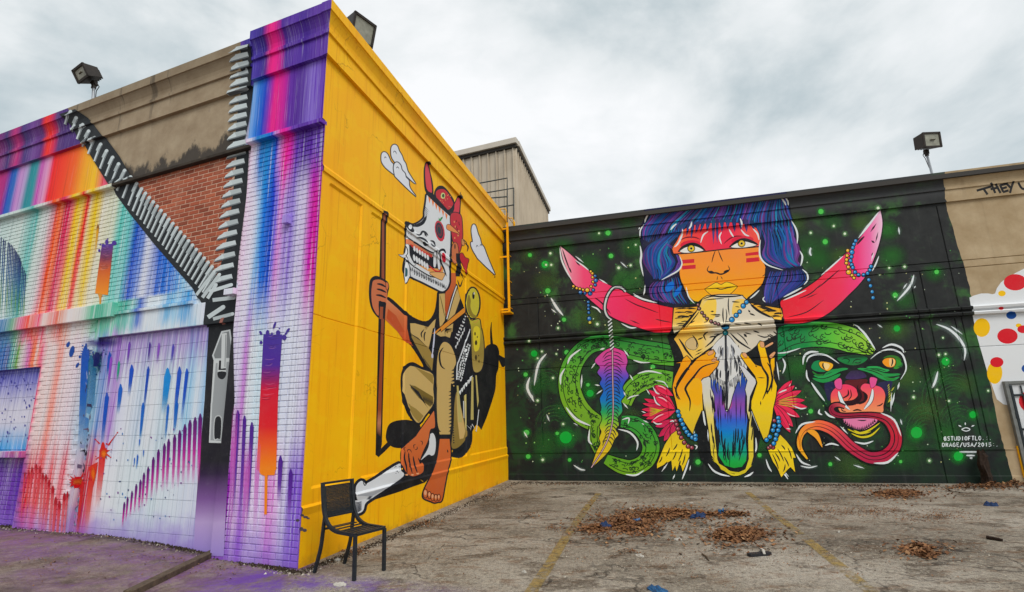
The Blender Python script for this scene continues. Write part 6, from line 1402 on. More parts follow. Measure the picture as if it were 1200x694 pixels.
# ------------------------------------------------------------------ ground
def ground_z(x, y):
    q = Vector((x, y, 0))-L0; u = q.dot(DL); h = q.dot(NL)
    def ss(a, b, t):
        t = max(0, min(1, (t-a)/(b-a))); return t*t*(3-2*t)
    return .12*ss(-.4, -3.6, u)*ss(4.5, .3, h)
def ground_material():
    t = NT('worn_asphalt'); p = t.pos(); sep = t.n('ShaderNodeSeparateXYZ'); t.l(p, sep.inputs[0])
    g = t.noise(p, 90, 3, .7); md = t.noise(p, 6, 6, .7); big = t.noise(p, .55, 5, .6, .4); pat = t.noise(p, 1.4, 6, .65, .3, (1, 1.6, 1), (3, 2, 0))
    c = t.ramp(big, [(.32, lin((94, 86, 76))), (.46, lin((142, 134, 122))), (.66, lin((178, 171, 160)))])
    c = t.mix(t.math('MULTIPLY', t.sstep(pat, .50, .62), .8), c, lin((70, 57, 44)))
    c = t.mix(t.math('MULTIPLY', t.sstep(md, .45, .75), .55), c, lin((168, 160, 148)))
    c = t.mix(t.math('MULTIPLY', t.sstep(g, .46, .62), .6), c, lin((58, 52, 46)))
    c = t.mix(t.math('MULTIPLY', t.sstep(t.noise(p, 140, 2, .5, 0, (1, 1, 1), (9, 9, 0)), .60, .68), .6), c, lin((190, 182, 168)))
    rust = t.noise(p, 2.6, 6, .7, .2, (1, 2, 1), (11, 4, 0))
    c = t.mix(t.math('MULTIPLY', t.sstep(rust, .50, .66), .55), c, lin((106, 76, 48)))
    m2 = t.noise(p, 17, 4, .75, .2, (1, 1, 1), (2, 8, 0)); m3 = t.noise(p, 34, 3, .7, 0, (1, 1, 1), (6, 1, 0))
    c = t.mix(t.math('MULTIPLY', t.sstep(m2, .52, .64), .5), c, lin((70, 60, 50))); c = t.mix(t.math('MULTIPLY', t.sstep(m2, .46, .36), .45), c, lin((182, 172, 156)))
    c = t.mix(t.math('MULTIPLY', t.sstep(m3, .56, .66), .5), c, lin((60, 50, 42))); c = t.mix(t.math('MULTIPLY', t.sstep(m3, .42, .34), .4), c, lin((196, 188, 172)))
    # cracks
    vo = t.n('ShaderNodeTexVoronoi', feature='DISTANCE_TO_EDGE'); vo.inputs['Scale'].default_value = .55; vo.inputs['Randomness'].default_value = 1
    wv = t.n('ShaderNodeVectorMath', operation='ADD'); nn = t.n('ShaderNodeTexNoise'); nn.inputs['Scale'].default_value = 1.7; nn.inputs['Detail'].default_value = 5
    t.l(p, nn.inputs['Vector']); sc = t.n('ShaderNodeVectorMath', operation='SCALE'); t.l(nn.outputs['Color'], sc.inputs[0]); sc.inputs['Scale'].default_value = .9
    t.l(p, wv.inputs[0]); t.l(sc.outputs[0], wv.inputs[1]); t.l(wv.outputs[0], vo.inputs['Vector'])
    crk = t.math('MULTIPLY', t.sstep(vo.outputs['Distance'], .012, .002), t.sstep(pat, .35, .55))
    c = t.mix(t.math('MULTIPLY', crk, .75), c, lin((44, 39, 35)))
    # purple overspray in front of the drip mural
    sub = t.n('ShaderNodeVectorMath', operation='SUBTRACT'); t.l(p, sub.inputs[0]); sub.inputs[1].default_value = tuple(L0)
    def dot(v):
        d = t.n('ShaderNodeVectorMath', operation='DOT_PRODUCT'); t.l(sub.outputs[0], d.inputs[0]); d.inputs[1].default_value = tuple(v); return d.outputs['Value']
    u, h = dot(DL), dot(NL)
    sp_ = t.noise(p, 1.6, 6, .72, .3, (1, 1, 1), (5, 5, 0)); sp2 = t.noise(p, 24, 3, .7)
    left = t.math('MULTIPLY', t.sstep(u, .7, -.2), t.sstep(h, -.25, .0))
    k = t.math('MULTIPLY', t.math('MULTIPLY', t.sstep(sp_, .36, .62), t.sstep(h, 2.4, .2)), left)
    c = t.mix(t.math('MULTIPLY', left, .6), c, t.ramp(md, [(.3, lin((84, 68, 62))), (.7, lin((134, 112, 106)))]))
    dk = t.math('MULTIPLY', left, t.sstep(t.noise(p, 1.1, 5, .65, .3, (1, 2, 1), (7, 3, 0)), .5, .7))
    c = t.mix(t.math('MULTIPLY', dk, .7), c, lin((66, 52, 50)))
    c = t.mix(t.math('MULTIPLY', k, .48), c, lin((132, 86, 140)))
    k2 = t.math('MULTIPLY', t.math('MULTIPLY', t.sstep(u, 2.6, .2), t.sstep(u, -.9, -.1)), t.math('MULTIPLY', t.sstep(h, 0, .35), t.sstep(h, 1.7, .5)))
    k2 = t.math('MULTIPLY', k2, t.sstep(t.math('ADD', sp_, t.math('MULTIPLY', sp2, .35)), .55, .80))
    c = t.mix(t.math('MULTIPLY', k2, .8), c, lin((98, 62, 150)))
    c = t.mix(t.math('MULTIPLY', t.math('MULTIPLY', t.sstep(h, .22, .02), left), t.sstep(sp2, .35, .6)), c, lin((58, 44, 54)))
    spk = t.noise(p, 38, 2, .6, 0, (1, 1, 1), (12, 3, 0)); c = t.mix(t.math('MULTIPLY', t.math('MULTIPLY', t.sstep(spk, .58, .66), t.math('MAXIMUM', k, k2)), .7), c, lin((108, 66, 168)))
    t.col(c); t.rough(t.math('SUBTRACT', .92, t.math('MULTIPLY', md, .15)))
    b1 = t.bump(g, .55, .006); t.bump(md, .35, .02, b1); return t.m
M_GND = ground_material()
import itertools
xs = [-400, -120, -40, -20]+[-14+.5*i for i in range(61)]+[20, 40, 120, 400]
ys = [-400, -100, -30, -10]+[-4+.5*i for i in range(50)]+[24, 40, 120, 400]
V = [(x, y, ground_z(x, y) - .0) for y in ys for x in xs]; n = len(xs)
F = [[j*n+i, j*n+i+1, (j+1)*n+i+1, (j+1)*n+i] for j in range(len(ys)-1) for i in range(n-1)]
o = link('ground', pymesh('ground', V, F, True), M_GND); o['kind'] = 'structure'; o['label'] = 'worn asphalt parking lot with stains and purple overspray'
# ------------------------------------------------------------------ things on and around the buildings
M_DARK = plain('dark_bronze_metal', lin((58,52,48)), .5, .3, .2, 20); M_GALV = plain('galvanised_steel', lin((150,154,158)), .45, .6, .15, 14)
M_GLASS = plain('floodlight_glass', lin((150,150,138)), .18, .0, .25, 9, 0)
M_LAMP = plain('lamp_reflector', lin((112,108,96)), .3, .3, .3, 20, 0)
def floodlight(base, head, fwd, size, label, pole_r=.025, roll=0.0, lamp=True):
    """pole, knuckle and boxy head with glass front; base and head are world points"""
    t = empty('floodlight', base); base = Vector(base); head = Vector(head); fwd = fwd.normalized()
    side = fwd.cross(Z3).normalized(); up = side.cross(fwd).normalized(); W, H, Dp = size
    side, up = side*math.cos(roll)+up*math.sin(roll), up*math.cos(roll)-side*math.sin(roll)
    neck = head-up*(H/2+.02)-fwd*Dp*.15
    m = MB(); m.tube([base, neck-Z3*.10], pole_r, 10); m.build('pole', M_GALV, t, smooth=False)
    m = MB(); m.tube([neck-Z3*.12, neck-Z3*.04, neck+up*.03], pole_r*1.7, 8); m.box(neck-Z3*.02, side, fwd, up, .05, .03, .05); m.build('knuckle', M_DARK, t)
    # housing: tapered box, deeper at the top
    fr = [head+side*(sx*W/2)+up*(sz*H/2)+fwd*(Dp/2) for sx, sz in ((-1,-1),(1,-1),(1,1),(-1,1))]
    bk = [head+side*(sx*W*.43)+up*(sz*H*.40+.02)-fwd*(Dp/2) for sx, sz in ((-1,-1),(1,-1),(1,1),(-1,1))]
    m = MB(); m.v = fr+bk; m.f = [[0,1,2,3],[7,6,5,4]]+[[i,4+i,4+(i+1)%4,(i+1)%4] for i in range(4)]; m.build('housing', M_DARK, t, .008)
    m = MB()
    for sx, sz, hx, hz in ((-1,0,.02,H/2),(1,0,.02,H/2),(0,-1,W/2,.02),(0,1,W/2,.02)):
        m.box(head+side*(sx*(W/2-.014))+up*(sz*(H/2-.014))+fwd*(Dp/2+.014), side, fwd, up, hx, .016, hz)
    m.build('door_frame', M_DARK, t)
    g = MB(); g.box(head+fwd*(Dp/2+.006), side, fwd, up, W/2-.03, .004, H/2-.03); gl = g.build('lens', M_GLASS, t)
    if lamp: r = MB(); r.tube([head+fwd*(Dp/2+.002)-side*W*.14, head+fwd*(Dp/2+.004)+side*W*.12], H*.14, 14, H*.10, .25); r.build('reflector', M_LAMP, t, smooth=True)
    w_ = MB(); w_.tube([neck+up*.02-fwd*.03, neck-fwd*.10-Z3*.06, neck-fwd*.06-Z3*.16, (base+neck)/2-fwd*.03], .008, 6); w_.build('cable', M_DARK, t)
    m = MB()
    for k in range(5): m.box(head-fwd*(Dp/2+.012)+side*((k-2)*W*.16), side, fwd, up, .008, .02, H*.34)
    m.build('cooling_fins', M_DARK, t)
    tag(t, label, 'floodlight', 'floodlights on the parapets')
    return t
def on_ray(px, py, plane_o, plane_n):
    d = ray(px, py); t = (plane_o-EYE).dot(plane_n)/d.dot(plane_n); return EYE+d*t
o_ = WL.p3(0, 0, -.25)
hd = on_ray(104, 88, o_, NL); bs = on_ray(113, 118, o_, NL); bs.z = VTL-.10
floodlight(bs, hd, (NL*.92+DL*.10-Z3*.38), (.31,.26,.27), 'dark floodlight on a short pole above the bare beige stucco of the zipper wall', roll=-.30)
o_ = WY.p3(0, 0, -.35)
hd = on_ray(420, 38, o_, NY); bs = hd.copy(); bs.z = 6.84; bs += -NY*.1
floodlight(bs, hd, (NY*.95-DY*.35-Z3*.22), (.42,.40,.24), 'floodlight half hidden behind the corner of the yellow cornice', lamp=False)
o_ = WB.p3(0, 0, -.3)
hd = on_ray(1085.5, 167, o_, NB); bs = on_ray(1093.5, 207, o_, NB); bs.z = VTB-.1
floodlight(bs, hd, (NB*.9+DB*.34-Z3*.12), (.44,.36,.28), 'floodlight on a leaning galvanised pole above the edge of black paint', roll=-.06)

# wall ladder ----------------------------------------------------------
M_YM = plain('yellow_metal_paint', lin((246,178,6)), .45, 0, .08, 10)
lad = empty('wall_ladder', I0+NY*.3-DY*.8)
def LP(px, py, h): u, v = WY.hit(px, py, h); return u, v
uA = LP(595.8, 320, .22)[0]; uB = LP(604, 320, .22)[0]; vtop = LP(596, 252, .22)[1]; vbot = LP(600, 367, .22)[1]
if uB-uA < .35: uB = uA+.42
for uu in (uA, uB):
    m = MB(); m.box(WY.p3(uu, (vtop+vbot)/2, .22), DY, Z3, NY, .012, (vtop-vbot)/2, .03); m.build('rail', M_YM, lad)
nr = 8
for k in range(nr):
    m = MB(); v = vbot+.12+(vtop-vbot-.2)*k/(nr-1); m.tube([WY.p3(uA, v, .22), WY.p3(uB, v, .22)], .011, 8); m.build('rung', M_YM, lad)
for v in (vbot+.06, vbot+1.5, vtop-.45):
    for uu in (uA, uB):
        m = MB(); m.box(WY.p3(uu, v, .11), DY, Z3, NY, .008, .022, .115); m.build('bracket', M_YM, lad)
m = MB(); m.box(WY.p3((uA+uB)/2, vbot-.01, .13), DY, Z3, NY, (uB-uA)/2+.02, .02, .12); m.build('bottom_plate', M_YM, lad)
for uu in (uA, uB):
    m = MB(); m.tube([WY.p3(uu, vtop, .22), WY.p3(uu, vtop+.12, .18), WY.p3(uu, vtop+.14, .05), WY.p3(uu, vtop+.05, -.15)], .016, 8); m.build('grab_hook', M_YM, lad)
tag(lad, 'yellow steel ladder fixed high on the yellow wall at the inner corner', 'ladder')
# handrail on the roof
M_RAIL = plain('grey_rail_paint', lin((74,78,76)), .5, .2, .1, 12)
hr_ = empty('roof_handrail', WY.p3(8.0, 6.84, -.6)); cr2 = crop(520,150,5.783)
for i, pts in enumerate([[(225,378),(430,340),(430,475)],[(285,440),(475,408),(475,620)],[(320,475),(430,466)],[(365,540),(472,522)],[(430,475),(430,640)],[(235,374),(235,560)],[(285,440),(285,640)]]):
    uo = 7.35 if i in (0,2,4,5) else 7.75
    m = MB(); m.tube([on_ray(x, y, WY.p3(uo, 0, 0), DY) for x, y in cr2(pts)], .018, 8); m.build('rail', M_RAIL, hr_)
tag(hr_, 'grey tubular handrail on the roof above the yellow ladder', 'handrail')

# ribbed metal building behind ------------------------------------------
def siding_material():
    t = NT('ribbed_metal_siding'); p = t.pos(); n = t.noise(p, .9, 4); st = t.noise(p, 1, 3, .6, 0, (6,6,.4))
    c = t.ramp(n, [(.3, lin((186,174,156))), (.7, lin((206,195,178)))]); c = t.mix(t.math('MULTIPLY', t.sstep(st,.5,.8), .3), c, lin((150,140,126)))
    t.col(c); t.rough(.5); return t.m
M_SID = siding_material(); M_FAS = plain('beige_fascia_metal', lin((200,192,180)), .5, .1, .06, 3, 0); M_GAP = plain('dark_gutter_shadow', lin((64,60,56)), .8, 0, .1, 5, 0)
d = ray(603, 163); dist = 17.5/math.hypot(d.x, d.y); MC = EYE+d*dist; MH = MC.z
d2 = ray(651, 262); q2_ = EYE+d2*((MH-CAM_H)/d2.z); MS = (q2_-MC); MS.z = 0; MS.normalize(); MN = Vector((MS.y, -MS.x, 0))
met = empty('metal_building', (MC.x, MC.y, 0))
def panel_row(name, o, dr, nrm, n, wd):
    for k in range(n):
        c = Vector((o.x, o.y, 0))+dr*(wd*(k+.5)); prof_ = [(-.5,0),(-.40,.0),(-.37,.07),(-.30,.07),(-.27,0),(.5,0)]
        V = []; F = []
        for z in (2.0, MH-.37):
            for a, h in prof_: V.append(c+dr*(a*wd*.955)+nrm*h+Z3*z)
        m_ = len(prof_)
        for i in range(m_-1): F.append([i, i+1, m_+i+1, m_+i])
        b = len(V)
        for z in (2.0, MH-.37):
            for a in (-.5,.5): V.append(c+dr*(a*wd*.955)-nrm*.05+Z3*z)
        F += [[b, b+2, m_, 0], [b+1, m_-1, 2*m_-1, b+3], [b, b+1, b+3, b+2]]
        me = pymesh('siding_panel', V, F); bm = bmesh.new(); bm.from_mesh(me); bmesh.ops.recalc_face_normals(bm, faces=bm.faces); bm.to_mesh(me); bm.free()
        link('siding_panel', me, M_SID, met)
panel_row('l', MC, -DL, NL, 20, .34); panel_row('r', MC, MS, MN, 22, .30)
cc0 = Vector((MC.x, MC.y, 0))
def slab(name, mat, a0, a1, b0, b1, z0, z1):
    m = MB(); q = [cc0-DL*a+MS*b for a, b in ((a0,b0),(a1,b0),(a1,b1),(a0,b1))]
    m.v = [p+Z3*z0 for p in q]+[p+Z3*z1 for p in q]; m.f = [[3,2,1,0],[4,5,6,7]]+[[i,(i+1)%4,4+(i+1)%4,4+i] for i in range(4)]; return m.build(name, mat, met)
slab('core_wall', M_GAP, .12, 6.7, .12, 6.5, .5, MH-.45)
m = MB(); m.box(cc0-DL*3.4+NL*.06+Z3*(MH-.14), DL, NL, Z3, 3.52, .12, .11); m.build('fascia', M_FAS, met, .015)
m = MB(); m.box(cc0+MS*3.4+MN*.06+Z3*(MH-.14), MS, MN, Z3, 3.3, .09, .106); m.build('fascia', M_FAS, met, .015)
m = MB(); m.box(cc0-DL*3.4+NL*.04+Z3*(MH-.31), DL, NL, Z3, 3.45, .05, .055); m.build('eave_shade_bar', M_GAP, met)  # solid dark bars coloured as the shadow under the fascia
m = MB(); m.box(cc0+MS*3.4+MN*.03+Z3*(MH-.31), MS, MN, Z3, 3.3, .05, .055); m.build('eave_shade_bar', M_GAP, met)
slab('roof', M_FAS, -.02, 6.9, -.02, 6.7, MH-.10, MH-.03)
tag(met, 'tall beige ribbed metal building rising behind the yellow wall', 'building')

# security door at the right edge -------------------------------------------
M_DFR = plain('grey_door_frame', lin((120,122,120)), .5, .2, .15, 12); M_DBK = plain('black_bar_paint', lin((44,50,54)), .45, .1, .15, 14); M_DWH = plain('white_door_paint', lin((214,216,218)), .5, 0, .06, 5)
u0, v1_ = WB.hit(1176, 446, .02); u0b, _ = WB.hit(1199, 560, .02)
u0 = (u0+u0b)/2; u1 = u0+1.12; v1_ = WB.hit(1180, 447, .02)[1]
dr = empty('security_door', WB.p3((u0+u1)/2, 0, 0))
def bbox(name, a, b, c0, c1, h0, h1, mat, par=dr, bev=.004):
    m = MB(); m.box(WB.p3((a+b)/2, (c0+c1)/2, (h0+h1)/2), DB, Z3, NB, (b-a)/2, (c1-c0)/2, (h1-h0)/2); return m.build(name, mat, par, bev)
bbox('frame_post', u0, u0+.06, 0, v1_, .002, .09, M_DFR); bbox('frame_post', u1-.06, u1, 0, v1_, .002, .09, M_DFR); bbox('frame_head', u0+.061, u1-.061, v1_-.06, v1_, .002, .09, M_DFR)
bbox('door_leaf', u0+.07, u1-.07, .03, v1_-.07, .034, .05, M_DWH)
bbox('gate_stile', u0+.07, u0+.115, .03, v1_-.08, .055, .085, M_DBK); bbox('gate_stile', u1-.115, u1-.07, .03, v1_-.08, .055, .085, M_DBK)
for v in (.05, 1.02, v1_-.30): bbox('gate_rail', u0+.116, u1-.116, v, v+.04, .057, .083, M_DBK)
for k in range(5): u = u0+.116+(u1-u0-.232)*(k+1)/6; bbox('bar', u-.01, u+.01, .09, v1_-.09, .06, .08, M_DBK)
bbox('hinge', u0+.055, u0+.075, 1.25, 1.37, .05, .10, M_DBK); bbox('hinge', u0+.055, u0+.075, .4, .52, .05, .10, M_DBK)
bbox('yellow_strip', u0-.025, u0-.004, .12, .72, .014, .05, M_YM)
m = MB(); c = WB.p3(u0+.42, 1.55, .0508); nn = 20
m.v = [c+DB*(.24*math.cos(k*6.2832/nn))+Z3*(.24*math.sin(k*6.2832/nn)) for k in range(nn)]+[c-NB*.0006+DB*(.24*math.cos(k*6.2832/nn))+Z3*(.24*math.sin(k*6.2832/nn)) for k in range(nn)]
m.f = [list(range(nn)), list(range(2*nn-1, nn-1, -1))]+[[k,(k+1)%nn,nn+(k+1)%nn,nn+k] for k in range(nn)]; m.build('polka_dot', plain('red_dot_paint', lin((200,30,44)), .5, 0, .08, 6), dr)
tag(dr, 'barred security door in a grey frame beside the polka dots', 'door')

# chair ----------------------------------------------------------------------
M_CH = plain('weathered_black_paint', lin((44,48,52)), .4, .25, .3, 30, .25)
BLp, FLp, FRp, BRp = gnd(372,671), gnd(417,683), gnd(447.5,667), gnd(400,661)
cf = ((FLp+FRp)-(BLp+BRp)).normalized(); cw_ = ((FRp+BRp)-(FLp+BLp)); cw_ = (cw_-cf*cw_.dot(cf)).normalized()
cc = (BLp+FLp+FRp+BRp)/4; wd = .5*((FRp-FLp).length+(BRp-BLp).length)/2*.96; dpt = ((FLp+FRp)-(BLp+BRp)).length/4
ch = empty('patio_chair', cc)
def CP(f, w_, z): return cc+cf*f+cw_*w_+Z3*z
sz = .42
def flatbar(pts, hw, hh, wdir):
    """rectangular bar along a polyline in the side plane"""
    m = MB(); n = len(pts); pts = [Vector(p) for p in pts]
    for i, p in enumerate(pts):
        t = (pts[min(i+1,n-1)]-pts[max(0,i-1)]).normalized(); nr_ = wdir.cross(t).normalized()
        m.v += [p+wdir*hw+nr_*hh, p-wdir*hw+nr_*hh, p-wdir*hw-nr_*hh, p+wdir*hw-nr_*hh]
    for i in range(n-1):
        for k in range(4): m.f.append([i*4+k, i*4+(k+1)%4, (i+1)*4+(k+1)%4, (i+1)*4+k])
    m.f += [[0,1,2,3],[4*n-1,4*n-2,4*n-3,4*n-4]]
    return m
def curve3(pts, n=5): 
    xy = smooth([(a,b) for a,b in pts], False, n); return xy
D_ = dpt
for s_ in (-1, 1):
    w_ = s_*wd
    path = curve3([(-D_*.80,.885),(-D_*.74,.74),(-D_*.62,.58),(-D_*.38,.475),(0,.425),(D_*.5,.415),(D_*.98,.412)])
    flatbar([CP(a,w_,b) for a,b in path], .016, .017, cw_).build('side_rail', M_CH, ch, .003)
    flatbar([CP(D_*.97,w_,.41),CP(D_*.985,w_,.2),CP(D_,w_,0)], .016, .016, cw_).build('leg', M_CH, ch, .003)
    path = curve3([(-D_*.60,.56),(-D_*.66,.42),(-D_*.74,.24),(-D_*1.0,0)])
    flatbar([CP(a,w_*.985,b) for a,b in path], .015, .015, cw_).build('leg', M_CH, ch, .003)
flatbar([CP(D_*.985,-wd+.012,.412),CP(D_*.985,wd-.012,.412)], .013, .013, cf).build('front_rail', M_CH, ch, .003)
flatbar([CP(-D_*.60,-wd+.012,.43),CP(-D_*.60,wd-.012,.43)], .011, .011, cf).build('rear_rail', M_CH, ch, .003)
for k in range(6):
    f_ = -D_*.42+k*D_*.24; z_ = .452-.03*min(1, (k+1)/3.0)-.004
    m = MB(); m.box(CP(f_,0,z_), cf, cw_, Z3, .017, wd-.012, .005); m.build('seat_slat', M_CH, ch, .002)
def BPt(t, w_): # along the raked back, t 0 bottom .. 1 top
    q = smooth([(-D_*.80,.875),(-D_*.74,.74),(-D_*.655,.60),(-D_*.60,.545)], False, 5); k = (1-t)*(len(q)-1); i = min(int(k), len(q)-2); a = lerp(q[i], q[i+1], k-i)
    return CP(a[0], w_, a[1])
for t_ in (0, 1): flatbar([BPt(t_,-wd+.012), BPt(t_,wd-.012)], .011, .014, Z3).build('back_rail', M_CH, ch, .003)
m = MB()
N1 = 26
for k in range(N1+1):
    w_ = -wd*.86+2*wd*.86*k/N1; pts = [BPt(.06+.82*j/5, w_) for j in range(6)]; m.tube(pts, .0046, 4)
for k in range(N1+1):
    t_ = .06+.82*k/N1; m.tube([BPt(t_,-wd*.86)-cf*.003, BPt(t_,wd*.86)-cf*.003], .0046, 4)
o = m.build('back_mesh', M_CH, ch); o['kind'] = 'stuff'
for s_ in (-1, 1):
    flatbar([BPt(.04+.86*j/5, s_*wd*.87) for j in range(6)], .006, .006, cw_).build('mesh_border', M_CH, ch)
for t_ in (.05, .89): flatbar([BPt(t_,-wd*.87), BPt(t_,wd*.87)], .006, .006, Z3).build('mesh_border', M_CH, ch)
tag(ch, 'black metal patio chair with perforated back and slatted seat by the yellow wall', 'chair')
# ------------------------------------------------------------------ markings and litter on the lot
def line_material():
    t = NT('worn_yellow_line_paint'); p = t.pos(); n = t.noise(p, 7, 6, .75, .3); n2 = t.noise(p, 1.2, 4, .6); g = t.noise(p, 90, 3, .7)
    c = t.ramp(n, [(.3, lin((146,124,74))), (.7, lin((178,154,98)))]); c = t.mix(t.math('MULTIPLY', g, .5), c, lin((110,98,74)))
    t.col(c); t.rough(.85); t.bump(g, .5, .006)
    t.val(t.math('MULTIPLY', t.sstep(t.math('ADD', t.math('MULTIPLY', n, .7), t.math('MULTIPLY', n2, .5)), .50, .70), .8), t.b.inputs['Alpha']); return t.m
M_LINE = line_material()
def ground_strip(name, pts, label):
    L = [gnd(x, y) for x, y, w_ in pts]; Lr = []
    for i, p in enumerate(L):
        a, b = L[max(0,i-1)], L[min(len(L)-1,i+1)]; d = (b-a).normalized(); n = Vector((-d.y, d.x, 0)); hw = pts[i][2]/2
        for s_ in (1,-1): q = p+n*hw*s_; q.z = ground_z(q.x,q.y)+.004; Lr.append(q)
    me = pymesh(name, Lr, [[2*i,2*i+1,2*i+3,2*i+2] for i in range(len(L)-1)]); o = link(name, me, M_LINE); o['kind'] = 'structure'; o['label'] = label; return o
ground_strip('parking_line', [(621,696,.12),(640,668,.12),(667,624,.12),(690,592,.12),(702,578,.11)], 'worn yellow parking line near the yellow wall')
ground_strip('parking_line', [(876,577,.11),(903,599,.11),(944,631,.12),(985,664,.12),(1025,697,.12)], 'faded yellow parking line crossing the leaf litter')
# leaves --------------------------------------------------------------------
def leaf_material():
    t = NT('dry_leaf'); r = t.n('ShaderNodeNewGeometry').outputs['Random Per Island']
    t.col(t.ramp(r, [(0, lin((78,54,38))), (.3, lin((116,82,56))), (.6, lin((138,100,68))), (.85, lin((98,68,48))), (1, lin((170,136,100)))])); t.rough(.8); return t.m
M_LEAF = leaf_material()
rl = random.Random(9)
def leaves(spots, n, label, cat=None, size=(.03,.065), pile=.05, name='leaf_pile'):
    V = []; F = []
    for k in range(n):
        x, y, rx, ry = rl.choice(spots); a = rl.uniform(0,6.28); r = rl.random()**.7 if rl.random() < .5 else abs(rl.gauss(0,1.15))
        p = gnd(x+rx*r*math.cos(a), y+ry*r*math.sin(a)); s_ = rl.uniform(*size); h = max(0, 1-r)*pile*rl.random()+.008
        p.z = ground_z(p.x,p.y)+h; ro = rl.uniform(0,6.28); d = Vector((math.cos(ro), math.sin(ro), rl.uniform(-.3,.5))).normalized(); w_ = d.cross(Z3).normalized()*s_*.38; up = Z3*s_*rl.uniform(.05,.35)
        b = len(V); V += [p-d*s_*.5, p+w_+up*.6, p+d*s_*.5+up, p-w_+up*.6]; F.append([b,b+1,b+2]); F.append([b,b+2,b+3])
    o = link(name, pymesh(name, V, F), M_LEAF); o['kind'] = 'stuff'; o['label'] = label
    return o
leaves([(730,614,34,10),(760,604,40,8),(800,603,30,5),(745,618,28,10),(700,620,16,4),(780,602,26,5),(850,603,26,3)], 6200, 'long drift of dry brown leaves beside the worn parking line')
leaves([(866,627,30,9)], 2500, 'rounded heap of dry brown leaves on bare asphalt', pile=.05)
leaves([(1052,579,30,5)], 1500, 'thin drift of brown leaves near the black wall')
leaves([(1075,644,20,6),(1085,650,12,3)], 900, 'small matted clump of dark leaves by the faded line')
leaves([(1100,606,55,7),(1020,600,40,6),(960,600,40,8)], 2600, 'scattered leaf crumbs across the lot', size=(.012,.028), pile=.01)
leaves([(622,605,11,3),(648,620,8,2),(697,590,16,3),(735,648,12,3)], 320, 'few curled leaves near the parking line', size=(.015,.035))
leaves([(1165,571,26,3),(1190,568,16,3),(1135,572,30,2)], 900, 'twigs and leaf debris at the foot of the black wall', pile=.10, size=(.03,.07))
leaves([(x,y,60,24) for x,y in ((650,640),(800,660),(950,650),(1100,640),(720,590),(1000,585),(520,640),(560,600))], 2200, 'sparse leaf bits all over the asphalt', size=(.008,.022), pile=.0)
leaves([(200,660,60,10),(100,640,70,6),(260,668,30,8),(60,670,60,12)], 380, 'leaf crumbs on the stained ground by the drip mural', size=(.012,.03), pile=0)
# gravel bits along the wall feet
def pebble_material():
    t = NT('grit'); r = t.n('ShaderNodeNewGeometry').outputs['Random Per Island']; t.col(t.ramp(r, [(0, lin((86,78,68))), (.6, lin((140,130,116))), (1, lin((196,190,178)))])); t.rough(.9); return t.m
M_GRIT = pebble_material()
def grit(line, n, spread, label, size=(.006,.02)):
    V = []; F = []
    for k in range(n):
        t = rl.random()*(len(line)-1); i = min(int(t), len(line)-2); q = lerp(line[i], line[i+1], t-i); p = gnd(q[0]+rl.gauss(0,spread), q[1]+abs(rl.gauss(0,spread*.4))); s_ = rl.uniform(*size); p.z = ground_z(p.x,p.y)
        b = len(V); V += [p+Vector((rl.uniform(-1,1)*s_, rl.uniform(-1,1)*s_, 0)) for _ in range(3)]+[p+Z3*s_*rl.uniform(.6,1.2)]; F += [[b,b+1,b+3],[b+1,b+2,b+3],[b+2,b,b+3]]
    o = link('grit', pymesh('grit', V, F), M_GRIT); o['kind'] = 'stuff'; o['label'] = label
grit([(350,672),(420,646),(500,612),(602,568)], 700, 5, 'grit and flakes along the foot of the yellow wall')
grit([(0,628),(100,635),(270,656),(345,672)], 700, 6, 'grit along the foot of the drip mural')
grit([(604,566),(850,569),(1100,570)], 500, 5, 'grit along the foot of the black wall')
grit([(650,650),(900,640),(1150,640)], 1400, 40, 'loose grit scattered across the lot', (.004,.012))
M_SHADE_CRUMB = plain('contact_shade_crumb', lin((64,54,44)), .95, 0, .4, 40)  # dark crumbs added to darken the wall feet like a contact shadow
M_GRIT2 = M_GRIT; M_GRIT = M_SHADE_CRUMB
grit([(350,671),(420,645),(500,611),(602,566)], 2200, 3.5, 'dark crumbs put in as contact shade along the foot of the yellow wall', (.006,.02))
grit([(0,626),(100,633),(270,655),(345,670)], 2600, 4, 'dark crumbs put in as contact shade along the foot of the drip mural', (.008,.026))
grit([(604,565),(850,567.5),(1100,568.5)], 2200, 3, 'dark crumbs put in as contact shade along the foot of the black wall', (.008,.026))
M_GRIT = M_GRIT2
leaves([(420,648,26,5),(500,614,24,4),(570,582,22,3),(660,568,40,2),(800,569,60,2),(950,570,60,2)], 700, 'dry leaves gathered along the wall feet', size=(.02,.045), pile=.02)
# litter: each piece a crumpled or bent thing ---------------------------------------
def crumple(name, px, py, r, h, mat, label, cat, seed, stretch=1.6, flat=.5):
    rs = random.Random(seed); p = gnd(px, py); p.z = ground_z(p.x,p.y); bm = bmesh.new(); bmesh.ops.create_icosphere(bm, subdivisions=3, radius=1)
    ang = rs.uniform(0,3.14); ph = [rs.uniform(0,6.28) for _ in range(8)]
    for v in bm.verts:
        x,y,z = v.co; k = 1+.22*math.sin(5*x+ph[0])*math.sin(4*y+ph[1])+.16*math.sin(9*y+ph[2]+3*z)+.10*math.sin(13*x+ph[3])*math.cos(11*y+ph[4])
        X = x*k*r*stretch; Y = y*k*r; Z = max(-.15, z)*k*h+.15*h
        v.co = (X*math.cos(ang)-Y*math.sin(ang), X*math.sin(ang)+Y*math.cos(ang), Z*(1+.5*math.sin(6*x+ph[5])*math.cos(7*y+ph[6])))
    me = bpy.data.meshes.new(name); bm.to_mesh(me); bm.free(); o = link(name, me, mat); o.location = p; tag(o, label, cat); return o
